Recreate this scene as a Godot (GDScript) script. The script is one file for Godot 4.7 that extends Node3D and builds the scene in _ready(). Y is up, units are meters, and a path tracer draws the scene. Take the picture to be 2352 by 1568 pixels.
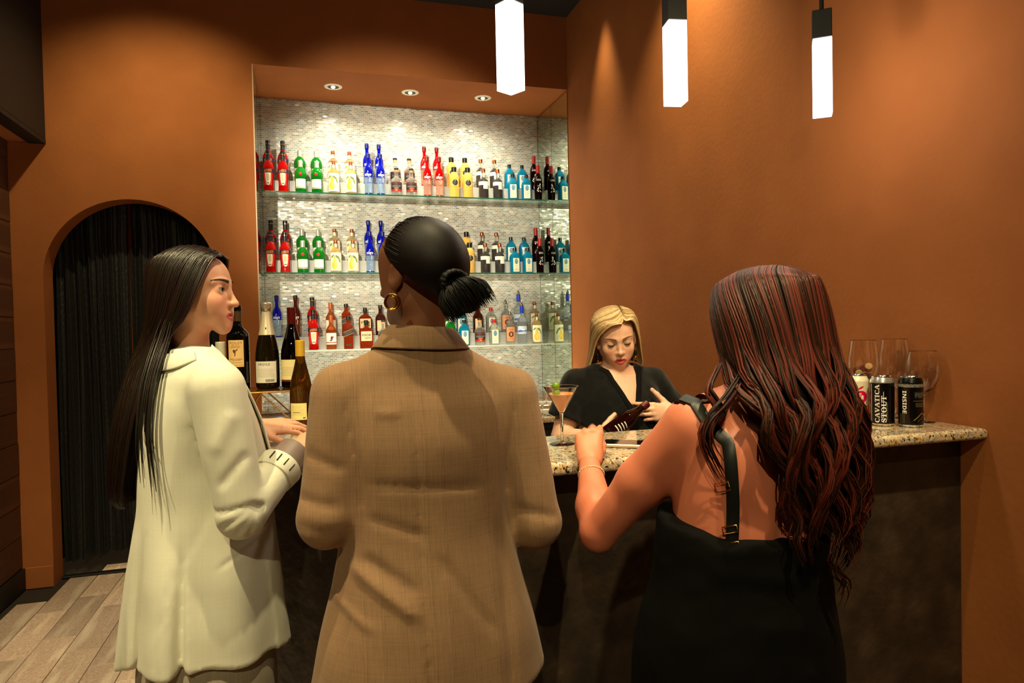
extends Node3D
# A bar: three guests at a granite counter, a bartender behind it, a lit bottle niche in the back wall.
# World: camera above the origin, y up, -z towards the back wall.

const WALL_Z := -4.72
const RIGHT_X := 1.848
const LEFT_X := -1.655
const CEIL_Y := 3.716
const BAR_Y := 1.18
const NICHE_L := -0.295
const NICHE_TOP := 3.2
const NICHE_Z := -5.39
var M := {}
var used := {}
var rng := RandomNumberGenerator.new()

func _ready() -> void:
	rng.seed = 7
	setup_camera()
	setup_environment()
	setup_lights()
	make_materials()
	var t0 := Time.get_ticks_msec()
	start_people()
	build_room()
	build_niche()
	build_bar()
	build_lamps()
	print("room ", Time.get_ticks_msec() - t0)
	build_shelf_bottles()
	print("bottles ", Time.get_ticks_msec() - t0)
	build_bar_items()
	print("items ", Time.get_ticks_msec() - t0)
	build_people()
	print("people ", Time.get_ticks_msec() - t0)

func setup_camera() -> void:
	var cam := Camera3D.new()
	cam.name = "camera"
	cam.fov = 52.54
	cam.near = 0.05
	cam.far = 40.0
	add_child(cam)
	var yaw := deg_to_rad(16.41)
	var pitch := deg_to_rad(1.308)
	var roll := deg_to_rad(-1.202)
	var f := Vector3(sin(yaw) * cos(pitch), -sin(pitch), -cos(yaw) * cos(pitch))
	var r := Vector3(cos(yaw), 0, sin(yaw))
	var u := r.cross(f)
	var r2 := r * cos(roll) + u * sin(roll)
	var u2 := -r * sin(roll) + u * cos(roll)
	cam.transform = Transform3D(Basis(r2, u2, -f), Vector3(0, 1.5, 0))
	cam.current = true

func setup_environment() -> void:
	var w := WorldEnvironment.new()
	w.name = "world"
	var e := Environment.new()
	e.background_mode = Environment.BG_COLOR
	e.background_color = Color(0.02, 0.015, 0.01)
	e.tonemap_mode = Environment.TONE_MAPPER_LINEAR
	e.tonemap_exposure = 1.0
	e.sdfgi_enabled = true
	e.ssao_enabled = true
	e.ssil_enabled = true
	w.environment = e
	add_child(w)

func spot(called: String, at: Vector3, to: Vector3, energy: float, angle: float, c: Color, size := 0.03, soft := 1.0) -> SpotLight3D:
	var l := SpotLight3D.new()
	l.name = called
	add_child(l, true)
	l.position = at
	var d := (to - at).normalized()
	l.basis = Basis.looking_at(d, Vector3.FORWARD if absf(d.y) > 0.9 else Vector3.UP)
	l.light_energy = energy
	l.spot_angle = angle
	l.spot_angle_attenuation = soft
	l.spot_range = 12.0
	l.spot_attenuation = 2.0
	l.light_color = c
	l.light_size = size
	l.shadow_enabled = true
	return l

const WARM := Color(1.0, 0.925, 0.70)
const SOFT := Color(1.0, 0.96, 0.84)
const DL_X := [0.214, 0.754, 1.295]
# ceiling spots of the room: position, target, energy, half angle
const SPOTS := [
	[Vector3(1.70, 3.69, -4.05), Vector3(1.79, 0.0, -4.12), 2.6, 24.0],
	[Vector3(1.50, 3.69, -2.95), Vector3(1.83, 0.9, -3.15), 3.6, 42.0],
	[Vector3(1.70, 3.69, -2.78), Vector3(1.80, 0.0, -2.88), 2.2, 32.0],
	[Vector3(-0.70, 3.66, 1.60), Vector3(0.35, 0.8, -1.6), 4.2, 40.0],
	[Vector3(-0.75, 3.69, -3.75), Vector3(-0.85, 1.9, -4.72), 2.8, 50.0],
	[Vector3(0.25, 3.69, -1.15), Vector3(0.20, 1.2, -1.40), 4.6, 38.0],
	[Vector3(-0.95, 3.69, -0.9), Vector3(-0.9, 0.0, -2.6), 10.5, 38.0],
	[Vector3(0.95, 3.69, -0.15), Vector3(1.08, 1.2, -1.70), 9.5, 21.0],
]

func setup_lights() -> void:
	for s in SPOTS:
		spot("ceiling_spot_light", s[0], s[1], s[2], s[3], WARM)
	# a track spot behind the viewer, aimed over the guests at the bottles
	spot("track_spot_light", Vector3(-1.25, 3.25, 1.6), Vector3(0.75, 2.25, -5.39), 50.0, 10.0, SOFT, 0.06, 0.7)
	for x in DL_X:
		spot("niche_spot_light", Vector3(x, NICHE_TOP - 0.015, -5.03), Vector3(x, 1.0, -5.06), 1.25, 80.0, SOFT, 0.02)
	var strip := AreaLight3D.new()
	strip.name = "niche_strip_light"
	add_child(strip)
	strip.area_size = Vector2(2.0, 0.02)
	strip.position = Vector3(0.77, 0.926, -4.72)
	strip.basis = Basis.looking_at(Vector3(0, 1, -0.35).normalized(), Vector3.FORWARD)
	strip.light_energy = 1.4
	strip.light_color = SOFT
	strip.shadow_enabled = true
	for x in [0.527, 1.011, 1.509]:
		var l := OmniLight3D.new()
		l.name = "pendant_glow"
		add_child(l, true)
		l.position = Vector3(x, 2.23, -1.75)
		l.light_energy = 0.15
		l.light_size = 0.05
		l.omni_range = 12.0
		l.omni_attenuation = 2.0
		l.light_color = Color(1.0, 0.93, 0.80)
		l.shadow_enabled = true

# ---------------------------------------------------------------- mesh building
class MB:
	var v := PackedVector3Array()
	var n := PackedVector3Array()
	var uv := PackedVector2Array()
	var col := PackedColorArray()
	var ix := PackedInt32Array()
	var tint := Color.WHITE

	func tri(a: Vector3, b: Vector3, c: Vector3) -> void:   # seen from outside a, b, c run anticlockwise
		var m := (b - a).cross(c - a).normalized()
		var k := v.size()
		for p in [a, b, c]:
			v.append(p); n.append(m); uv.append(Vector2(p.x + p.z, p.y)); col.append(tint)
		ix.append_array([k, k + 2, k + 1])

	func quad(a: Vector3, b: Vector3, c: Vector3, d: Vector3, uvs := [Vector2(0, 1), Vector2(1, 1), Vector2(1, 0), Vector2(0, 0)]) -> void:
		var m := (b - a).cross(c - a)
		if m.length_squared() < 1e-16:
			m = (c - a).cross(d - a)
		m = m.normalized()
		var k := v.size()
		var ps := [a, b, c, d]
		for i in 4:
			v.append(ps[i]); n.append(m); uv.append(uvs[i]); col.append(tint)
		ix.append_array([k, k + 2, k + 1, k, k + 3, k + 2])

	# pts[j * nu + i]; outside is on the side of (d/du x d/dv) unless flipped
	func grid(pts: PackedVector3Array, nu: int, nv: int, closed := false, flip := false, cols := PackedColorArray(), uscale := Vector2.ONE) -> void:
		var nn := PackedVector3Array()
		nn.resize(pts.size())
		var cu := nu if closed else nu - 1
		for j in nv - 1:
			for i in cu:
				var i2 := (i + 1) % nu
				var a := pts[j * nu + i]
				var b := pts[j * nu + i2]
				var c := pts[(j + 1) * nu + i2]
				var d := pts[(j + 1) * nu + i]
				var m := (c - a).cross(d - b)
				nn[j * nu + i] += m
				nn[j * nu + i2] += m
				nn[(j + 1) * nu + i] += m
				nn[(j + 1) * nu + i2] += m
		var k := v.size()
		var w := nu + 1 if closed else nu
		for j in nv:
			for i in w:
				var q := j * nu + i % nu
				v.append(pts[q])
				var m := nn[q].normalized()
				n.append(-m if flip else m)
				uv.append(Vector2(float(i) / (w - 1), 1.0 - float(j) / maxi(1, nv - 1)) * uscale)
				col.append(cols[q] if cols.size() else tint)
		for j in nv - 1:
			for i in w - 1:
				var a := k + j * w + i
				if flip:
					ix.append_array([a, a + 1, a + w + 1, a, a + w + 1, a + w])
				else:
					ix.append_array([a, a + w + 1, a + 1, a, a + w, a + w + 1])

	# profile: points (radius, y) from the bottom up; a doubled point is a crease. sq: 2 round, more = squarer. asp: depth over width
	func lathe(profile: Array, seg := 24, at := Vector3.ZERO, sq := 2.0, asp := 1.0, a0 := 0.0, a1 := TAU) -> void:
		var full := is_equal_approx(a1 - a0, TAU)
		var nu := seg if full else seg + 1
		var pts := PackedVector3Array()
		for q in profile:
			for i in nu:
				var a := a0 + (a1 - a0) * i / seg
				var c := cos(a)
				var s := sin(a)
				var k := 1.0
				if sq != 2.0:
					k = pow(pow(absf(c), sq) + pow(absf(s), sq), -1.0 / sq)
				pts.append(at + Vector3(q.x * c * k, q.y, -q.x * s * k * asp))
		var k0 := uv.size()
		grid(pts, nu, profile.size(), full)
		var y0: float = profile[0].y
		var y1: float = profile[-1].y
		if absf(y1 - y0) > 1e-6:
			for i in range(k0, uv.size()):
				uv[i].y = (y1 - (v[i].y - at.y)) / (y1 - y0)

	func tube(path: PackedVector3Array, radii: Array, sides := 8, cap := true, flat := 1.0, up := Vector3.UP) -> void:
		var m := path.size()
		var t0 := (path[1] - path[0]).normalized()
		var s := t0.cross(up)
		if s.length() < 0.05:
			s = t0.cross(Vector3.RIGHT)
		s = s.normalized()
		var pts := PackedVector3Array()
		var last := radii.size() - 1
		for j in m:
			var t := (path[mini(j + 1, m - 1)] - path[maxi(j - 1, 0)]).normalized()
			s = (s - t * s.dot(t)).normalized()
			var b := t.cross(s)
			var f := float(j) / (m - 1) * last
			var r := lerpf(radii[int(f)], radii[mini(int(f) + 1, last)], f - int(f))
			for i in sides:
				var a := TAU * i / sides
				pts.append(path[j] + (s * cos(a) + b * sin(a) * flat) * r)
		grid(pts, sides, m, true, false)
		if cap:
			for e in 2:
				var o := 0 if e == 0 else (m - 1) * sides
				var c := path[0] if e == 0 else path[m - 1]
				for i in sides:
					var p := pts[o + i]
					var q := pts[o + (i + 1) % sides]
					if e == 0:
						tri(c, q, p)
					else:
						tri(c, p, q)

	# chamfered box
	func box(c: Vector3, size: Vector3, bevel := 0.002, turn := Basis.IDENTITY) -> void:
		var h := size * 0.5
		var e := minf(bevel, minf(h.x, minf(h.y, h.z)) * 0.9)
		var f := func(sx: float, sy: float, sz: float, ax: int) -> Vector3:
			var p := Vector3(sx * (h.x - e), sy * (h.y - e), sz * (h.z - e))
			p[ax] += e * [sx, sy, sz][ax]
			return c + turn * p
		for ax in 3:
			var a1 := (ax + 1) % 3
			var a2 := (ax + 2) % 3
			for s: float in [-1.0, 1.0]:
				var ps := []
				for st in [[-1.0, -1.0], [1.0, -1.0], [1.0, 1.0], [-1.0, 1.0]]:
					var g := [0.0, 0.0, 0.0]
					g[ax] = s; g[a1] = st[0]; g[a2] = st[1]
					ps.append(f.call(g[0], g[1], g[2], ax))
				if s > 0: quad(ps[0], ps[1], ps[2], ps[3])
				else: quad(ps[0], ps[3], ps[2], ps[1])
		if e <= 0.0:
			return
		for ax in 3:      # edges that run along ax
			var a1 := (ax + 1) % 3
			var a2 := (ax + 2) % 3
			for s1: float in [-1.0, 1.0]:
				for s2: float in [-1.0, 1.0]:
					var ps := []
					for k in [[-1.0, a1], [1.0, a1], [1.0, a2], [-1.0, a2]]:
						var g := [0.0, 0.0, 0.0]
						g[ax] = k[0]; g[a1] = s1; g[a2] = s2
						ps.append(f.call(g[0], g[1], g[2], k[1]))
					if s1 * s2 < 0: quad(ps[0], ps[1], ps[2], ps[3])
					else: quad(ps[0], ps[3], ps[2], ps[1])
		for sx: float in [-1.0, 1.0]:
			for sy: float in [-1.0, 1.0]:
				for sz: float in [-1.0, 1.0]:
					var a: Vector3 = f.call(sx, sy, sz, 0)
					var b: Vector3 = f.call(sx, sy, sz, 1)
					var d: Vector3 = f.call(sx, sy, sz, 2)
					if sx * sy * sz > 0: tri(a, b, d)
					else: tri(a, d, b)

	func disc(c: Vector3, r: float, seg := 24, up := true) -> void:
		for i in seg:
			var a := TAU * i / seg
			var b := TAU * (i + 1) / seg
			var p := c + Vector3(cos(a) * r, 0, -sin(a) * r)
			var q := c + Vector3(cos(b) * r, 0, -sin(b) * r)
			if up: tri(c, p, q)
			else: tri(c, q, p)

	# convex or simple outline in x,z (seen from above), extruded from y0 to y1 with rounded rims
	func slab(outline: PackedVector2Array, y0: float, y1: float, r: float, steps := 5) -> void:
		var o := outline
		if Geometry2D.is_polygon_clockwise(o):
			o.reverse()
		# o is now anticlockwise in (x, z), which is clockwise from above in a right-handed y-up world
		var m := o.size()
		var inn := PackedVector2Array()
		for i in m:
			var p0 := o[(i + m - 1) % m]
			var p1 := o[i]
			var p2 := o[(i + 1) % m]
			var d1 := (p1 - p0).normalized()
			var d2 := (p2 - p1).normalized()
			var n1 := Vector2(-d1.y, d1.x)
			var n2 := Vector2(-d2.y, d2.x)
			var b := (n1 + n2).normalized()
			inn.append(b / maxf(0.3, b.dot(n1)))
		var rows := []
		for k in steps + 1:
			var a := PI * 0.5 * k / steps
			rows.append([r * (1.0 - sin(a)), y0 + r * (1.0 - cos(a))])
		for k in steps + 1:
			var a := PI * 0.5 * k / steps
			rows.append([r * (1.0 - cos(a)), y1 - r * (1.0 - sin(a))])
		for i in m:
			var j := (i + 1) % m
			var pts := PackedVector3Array()
			for row in rows:
				var a: Vector2 = o[i] + inn[i] * row[0]
				var b: Vector2 = o[j] + inn[j] * row[0]
				pts.append(Vector3(a.x, row[1], a.y))
				pts.append(Vector3(b.x, row[1], b.y))
			grid(pts, 2, rows.size(), false, true)
		var top := PackedVector2Array()
		for i in m:
			top.append(o[i] + inn[i] * r)
		var t := Geometry2D.triangulate_polygon(top)
		for k in range(0, t.size(), 3):
			var a := top[t[k]]
			var b := top[t[k + 1]]
			var c := top[t[k + 2]]
			if (b - a).cross(c - a) > 0:
				var s := b
				b = c
				c = s
			tri(Vector3(a.x, y1, a.y), Vector3(b.x, y1, b.y), Vector3(c.x, y1, c.y))
			tri(Vector3(a.x, y0, a.y), Vector3(c.x, y0, c.y), Vector3(b.x, y0, b.y))

	func mesh() -> ArrayMesh:
		var arr := []
		arr.resize(Mesh.ARRAY_MAX)
		arr[Mesh.ARRAY_VERTEX] = v
		arr[Mesh.ARRAY_NORMAL] = n
		arr[Mesh.ARRAY_TEX_UV] = uv
		arr[Mesh.ARRAY_COLOR] = col
		arr[Mesh.ARRAY_INDEX] = ix
		var m := ArrayMesh.new()
		m.add_surface_from_arrays(Mesh.PRIMITIVE_TRIANGLES, arr)
		return m

func put(called: String, m: Mesh, mat: Material, parent: Node = self, at := Vector3.ZERO) -> MeshInstance3D:
	var o := MeshInstance3D.new()
	o.name = called if parent != self else numbered(called)
	o.mesh = m
	o.material_override = null
	for i in m.get_surface_count():
		o.set_surface_override_material(i, mat)
	o.position = at
	parent.add_child(o, true)
	return o

func numbered(called: String) -> String:
	var k: int = used.get(called, 0)
	used[called] = k + 1
	return called if k == 0 else "%s_%03d" % [called, k]

func thing(called: String, label: String, category: String, at := Vector3.ZERO, group := "") -> Node3D:
	var o := Node3D.new()
	o.name = numbered(called)
	add_child(o)
	o.position = at
	return tag(o, label, category, group)

func tag(o: Node3D, label: String, category: String, group := "") -> Node3D:
	o.set_meta("label", label)
	o.set_meta("category", category)
	if group:
		o.set_meta("group", group)
	return o

func struct(o: Node3D, label: String, category: String) -> Node3D:
	o.set_meta("kind", "structure")
	return tag(o, label, category)

func copy(o: Node3D, called: String, label: String, at: Vector3, turn := 0.0) -> Node3D:
	var c := o.duplicate() as Node3D
	c.name = numbered(called)
	add_child(c)
	c.position = at
	c.rotation.y = turn
	c.set_meta("label", label)
	return c

# flat lettering as a mesh in the xy plane, bent round a vertical cylinder when radius > 0
func lettering(text: String, size: float, width: float, radius: float, font := "Droid Sans", bold := true, turn := 0.0, lift := 0.0006, slant := 0.0) -> ArrayMesh:
	var f := SystemFont.new()
	f.font_names = PackedStringArray([font])
	f.font_weight = 700 if bold else 400
	var tm := TextMesh.new()
	tm.font = f
	tm.text = text
	tm.font_size = 64
	tm.pixel_size = 0.01
	tm.depth = 0.0
	tm.curve_step = 2.0
	var arr := tm.surface_get_arrays(0)
	var v: PackedVector3Array = arr[Mesh.ARRAY_VERTEX]
	var lo := Vector3(1e9, 1e9, 0)
	var hi := -lo
	for p in v:
		lo = lo.min(p)
		hi = hi.max(p)
	var mid := (lo + hi) * 0.5
	var sy := size / maxf(0.001, hi.y - lo.y)
	var sx := width / maxf(0.001, hi.x - lo.x) if width > 0.0 else sy
	var nn := PackedVector3Array()
	nn.resize(v.size())
	for i in v.size():
		var q := Vector2((v[i].x - mid.x) * sx, (v[i].y - mid.y) * sy)
		q.x += q.y * slant
		q = q.rotated(turn)
		if radius > 0.0:
			var a := q.x / radius
			v[i] = Vector3(sin(a) * (radius + lift), q.y, cos(a) * (radius + lift))
			nn[i] = Vector3(sin(a), 0, cos(a))
		else:
			v[i] = Vector3(q.x, q.y, lift)
			nn[i] = Vector3(0, 0, 1)
	var out := []
	out.resize(Mesh.ARRAY_MAX)
	out[Mesh.ARRAY_VERTEX] = v
	out[Mesh.ARRAY_NORMAL] = nn
	if arr[Mesh.ARRAY_INDEX] != null:
		out[Mesh.ARRAY_INDEX] = arr[Mesh.ARRAY_INDEX]
	var m := ArrayMesh.new()
	m.add_surface_from_arrays(Mesh.PRIMITIVE_TRIANGLES, out)
	return m

# ---------------------------------------------------------------- materials
func mat(c: Color, rough := 0.6, metal := 0.0, spec := 0.5) -> StandardMaterial3D:
	var m := StandardMaterial3D.new()
	m.albedo_color = c
	m.roughness = rough
	m.metallic = metal
	m.metallic_specular = spec
	return m

func glass(c: Color, keep := 0.0, rough := 0.0) -> StandardMaterial3D:
	var m := mat(Color(c.r, c.g, c.b, keep), rough)
	m.refraction_enabled = true
	m.refraction_scale = 0.05
	m.transparency = BaseMaterial3D.TRANSPARENCY_ALPHA
	return m

func pane(c: Color, alpha: float) -> StandardMaterial3D:
	var m := mat(Color(c.r, c.g, c.b, alpha), 0.02)
	m.transparency = BaseMaterial3D.TRANSPARENCY_ALPHA
	return m

func glow(c: Color, e: float) -> StandardMaterial3D:
	var m := mat(c, 0.4)
	m.emission_enabled = true
	m.emission = c
	m.emission_energy_multiplier = e
	return m

func ramp(stops: Array) -> Gradient:
	var g := Gradient.new()
	var offs := PackedFloat32Array()
	var cs := PackedColorArray()
	for s in stops:
		offs.append(s[0])
		cs.append(s[1])
	g.offsets = offs
	g.colors = cs
	return g

func noise_tex(freq: float, stops: Array, size := 512, kind := FastNoiseLite.TYPE_SIMPLEX_SMOOTH, oct := 4, seed_ := 1, stretch := Vector3.ONE, normal := false, bump := 4.0) -> NoiseTexture2D:
	var f := FastNoiseLite.new()
	f.noise_type = kind
	f.frequency = freq
	f.fractal_octaves = oct
	f.seed = seed_
	f.domain_warp_enabled = false
	var t := NoiseTexture2D.new()
	t.width = size
	t.height = int(size * stretch.y)
	t.seamless = true
	t.noise = f
	t.as_normal_map = normal
	t.bump_strength = bump
	if not normal:
		t.color_ramp = ramp(stops)
	return t

func tri_map(m: StandardMaterial3D, scale: Vector3, world := false) -> StandardMaterial3D:
	m.uv1_triplanar = true
	m.uv1_world_triplanar = world
	m.uv1_scale = scale
	m.uv1_triplanar_sharpness = 6.0
	return m

func image_tex(im: Image) -> ImageTexture:
	return ImageTexture.create_from_image(im)

func weave(base: Color, vary: float, slub: float, size := 256, seed_ := 3) -> ImageTexture:
	var r := RandomNumberGenerator.new()
	r.seed = seed_
	var im := Image.create(size, size, false, Image.FORMAT_RGB8)
	# threads with a thickness of their own and slubs that come and go along them; repeats without a seam
	var th := [[], []]
	for k in 2:
		for i in size:
			th[k].append([r.randf_range(-1, 1) * vary, (r.randf_range(-1, 0.7) * slub if r.randf() < 0.35 else 0.0), float(r.randi_range(1, 3)), r.randf()])
	for y in size:
		for x in size:
			var a: Array = th[0][x]
			var b: Array = th[1][y]
			var k: float = a[0] + a[1] * maxf(0.0, sin(TAU * (a[2] * y / size + a[3]))) + 0.6 * (b[0] + b[1] * maxf(0.0, sin(TAU * (b[2] * x / size + b[3]))))
			k += vary * 0.6 if (x + y) % 2 == 0 else -vary * 0.6
			k = 1.0 + k
			im.set_pixel(x, y, Color(base.r * k, base.g * k, base.b * k))
	return image_tex(im)

func wood_tex(a: Color, b: Color, c: Color, w: int, h: int, seed_: int, rings := 7.0) -> ImageTexture:
	var im := Image.create(w, h, false, Image.FORMAT_RGB8)
	var f := FastNoiseLite.new()
	f.seed = seed_
	f.frequency = 0.01
	f.fractal_octaves = 4
	var g := FastNoiseLite.new()
	g.seed = seed_ + 5
	g.frequency = 0.03
	for y in h:
		for x in w:
			var k := f.get_noise_2d(x * 3.0, y * 0.35) * rings
			var s := absf(fposmod(k, 1.0) - 0.5) * 2.0
			var t := 0.5 + 0.5 * g.get_noise_2d(x * 8.0, y * 0.6)
			var q := a.lerp(b, clampf(s * 0.7 + t * 0.4, 0, 1))
			q = q.lerp(c, clampf((f.get_noise_2d(x * 0.8 + 300, y * 0.5) - 0.1) * 1.6, 0, 0.7))
			im.set_pixel(x, y, q)
	return image_tex(im)

func make_materials() -> void:
	var paint := mat(Color.WHITE, 0.78, 0.0, 0.25)
	paint.albedo_texture = noise_tex(0.006, [[0.0, Color(0.59, 0.352, 0.19)], [0.5, Color(0.61, 0.365, 0.198)], [1.0, Color(0.63, 0.38, 0.208)]], 512, FastNoiseLite.TYPE_SIMPLEX_SMOOTH, 5)
	tri_map(paint, Vector3.ONE * 0.8, true)
	paint.normal_enabled = true
	paint.normal_texture = noise_tex(0.08, [], 512, FastNoiseLite.TYPE_SIMPLEX_SMOOTH, 3, 9, Vector3.ONE, true, 1.5)
	paint.normal_scale = 0.12
	M.paint = paint
	M.black_paint = mat(Color(0.032, 0.028, 0.025), 0.6)
	M.ceiling = mat(Color(0.08, 0.066, 0.055), 0.7)
	M.white_ring = mat(Color(0.93, 0.91, 0.85), 0.4)
	M.chrome = mat(Color(0.86, 0.86, 0.86), 0.12, 1.0)
	M.gold = mat(Color(0.93, 0.68, 0.36), 0.18, 1.0)
	M.bulb = glow(Color(1.0, 0.9, 0.72), 6.0)
	M.tube = glow(Color(0.93, 0.965, 1.0), 3.2)
	M.mirror = mat(Color(0.83, 0.88, 0.82), 0.01, 1.0)
	M.dark_edge = mat(Color(0.06, 0.07, 0.06), 0.4)
	M.shelf_glass = pane(Color(0.75, 0.95, 0.86), 0.10)
	M.shelf_edge = mat(Color(0.10, 0.34, 0.26), 0.12)
	M.frost = pane(Color(0.88, 0.88, 0.86), 0.42)
	M.frost.roughness = 0.2
	M.clear = pane(Color(1, 1, 1), 0.06)
	M.crystal = glass(Color(1, 1, 1), 0.0)
	var pl := []
	for i in 5:
		var k := 0.92 + 0.05 * i
		var m := mat(Color(k, k, k), 0.42, 0.0, 0.5)
		m.albedo_texture = wood_tex(Color(0.82, 0.73, 0.66), Color(0.68, 0.57, 0.50), Color(0.90, 0.83, 0.74), 96, 320, 11 + i * 7, 5.0)
		m.normal_enabled = true
		m.normal_texture = noise_tex(0.05, [], 256, FastNoiseLite.TYPE_SIMPLEX_SMOOTH, 4, 20 + i, Vector3.ONE, true, 3.0)
		m.normal_scale = 0.25
		pl.append(m)
	M.planks = pl
	M.grout = mat(Color(0.16, 0.12, 0.09), 0.9)
	var wd := []
	for i in 3:
		var m := mat(Color.WHITE, 0.5)
		m.albedo_texture = wood_tex(Color(0.30, 0.17, 0.10), Color(0.20, 0.11, 0.06), Color(0.36, 0.22, 0.13), 320, 64, 91 + i * 3, 5.0)
		wd.append(m)
	M.boards = wd
	# granite: cream ground, brown and black flecks
	var g := mat(Color.WHITE, 0.12, 0.0, 0.5)
	g.albedo_texture = granite_tex()
	tri_map(g, Vector3.ONE * 2.6, true)
	g.clearcoat_enabled = true
	g.clearcoat = 0.6
	g.clearcoat_roughness = 0.04
	M.granite = g
	var bp := mat(Color.WHITE, 0.5)
	bp.albedo_texture = noise_tex(0.012, [[0.0, Color(0.12, 0.092, 0.066)], [0.5, Color(0.18, 0.138, 0.10)], [1.0, Color(0.27, 0.21, 0.155)]], 512, FastNoiseLite.TYPE_SIMPLEX_SMOOTH, 6, 4)
	tri_map(bp, Vector3.ONE * 0.9, true)
	bp.normal_enabled = true
	bp.normal_texture = noise_tex(0.03, [], 512, FastNoiseLite.TYPE_SIMPLEX_SMOOTH, 5, 8, Vector3.ONE, true, 4.0)
	bp.normal_scale = 0.35
	M.bar_panel = bp
	var cu := mat(Color(0.045, 0.04, 0.037), 0.55, 0.0, 0.5)
	cu.rim_enabled = true
	cu.rim = 0.35
	cu.normal_enabled = true
	cu.normal_texture = noise_tex(0.2, [], 256, FastNoiseLite.TYPE_SIMPLEX, 2, 31, Vector3.ONE, true, 2.0)
	cu.normal_scale = 0.2
	M.curtain = cu

func granite_tex() -> ImageTexture:
	var s := 512
	var im := Image.create(s, s, false, Image.FORMAT_RGB8)
	var c1 := FastNoiseLite.new()
	c1.noise_type = FastNoiseLite.TYPE_CELLULAR
	c1.cellular_return_type = FastNoiseLite.RETURN_CELL_VALUE
	c1.frequency = 0.10
	c1.domain_warp_enabled = true
	c1.domain_warp_amplitude = 14.0
	c1.domain_warp_frequency = 0.05
	var c2 := FastNoiseLite.new()
	c2.frequency = 0.018
	c2.fractal_octaves = 4
	var c3 := FastNoiseLite.new()
	c3.frequency = 0.12
	c3.seed = 5
	var c4 := FastNoiseLite.new()
	c4.frequency = 0.045
	c4.seed = 8
	c4.fractal_octaves = 3
	for y in s:
		for x in s:
			var a := c1.get_noise_2d(x, y)
			var b := c2.get_noise_2d(x, y)
			var d := c3.get_noise_2d(x, y)
			var e := c4.get_noise_2d(x, y)
			var c := Color(0.87, 0.80, 0.67).lerp(Color(0.76, 0.67, 0.54), clampf(0.5 + d, 0, 1))
			c = c.lerp(Color(0.66, 0.61, 0.58), clampf((b - 0.05) * 3.0, 0, 0.75))
			c = c.lerp(Color(0.80, 0.62, 0.38), clampf((-b - 0.12) * 3.0, 0, 0.6))
			if a + e * 0.9 > 0.62:
				c = Color(0.50, 0.36, 0.23)
			elif a - e * 1.1 < -0.62:
				c = Color(0.13, 0.10, 0.085)
			elif a > 0.28 and a < 0.40:
				c = c.lerp(Color(0.58, 0.52, 0.47), 0.8)
			elif a < -0.30 and a > -0.40:
				c = Color(0.94, 0.90, 0.82)
			im.set_pixel(x, y, c)
	im.resize(768, 768, Image.INTERPOLATE_CUBIC)
	return image_tex(im)

# ---------------------------------------------------------------- the room
func csg_box(parent: Node, lo: Vector3, hi: Vector3, m: Material, op := CSGShape3D.OPERATION_UNION) -> CSGBox3D:
	var b := CSGBox3D.new()
	b.name = "block" if op == CSGShape3D.OPERATION_UNION else "opening"
	b.size = hi - lo
	b.position = (lo + hi) * 0.5
	b.operation = op
	b.material = m
	parent.add_child(b, true)
	return b

func slab_box(called: String, lo: Vector3, hi: Vector3, m: Material, parent: Node = self, bevel := 0.0) -> MeshInstance3D:
	var b := MB.new()
	b.box((lo + hi) * 0.5, hi - lo, bevel)
	return put(called, b.mesh(), m, parent)

const ARCH_X := -1.018
const ARCH_R := 0.478
const ARCH_Y := 1.842

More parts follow.
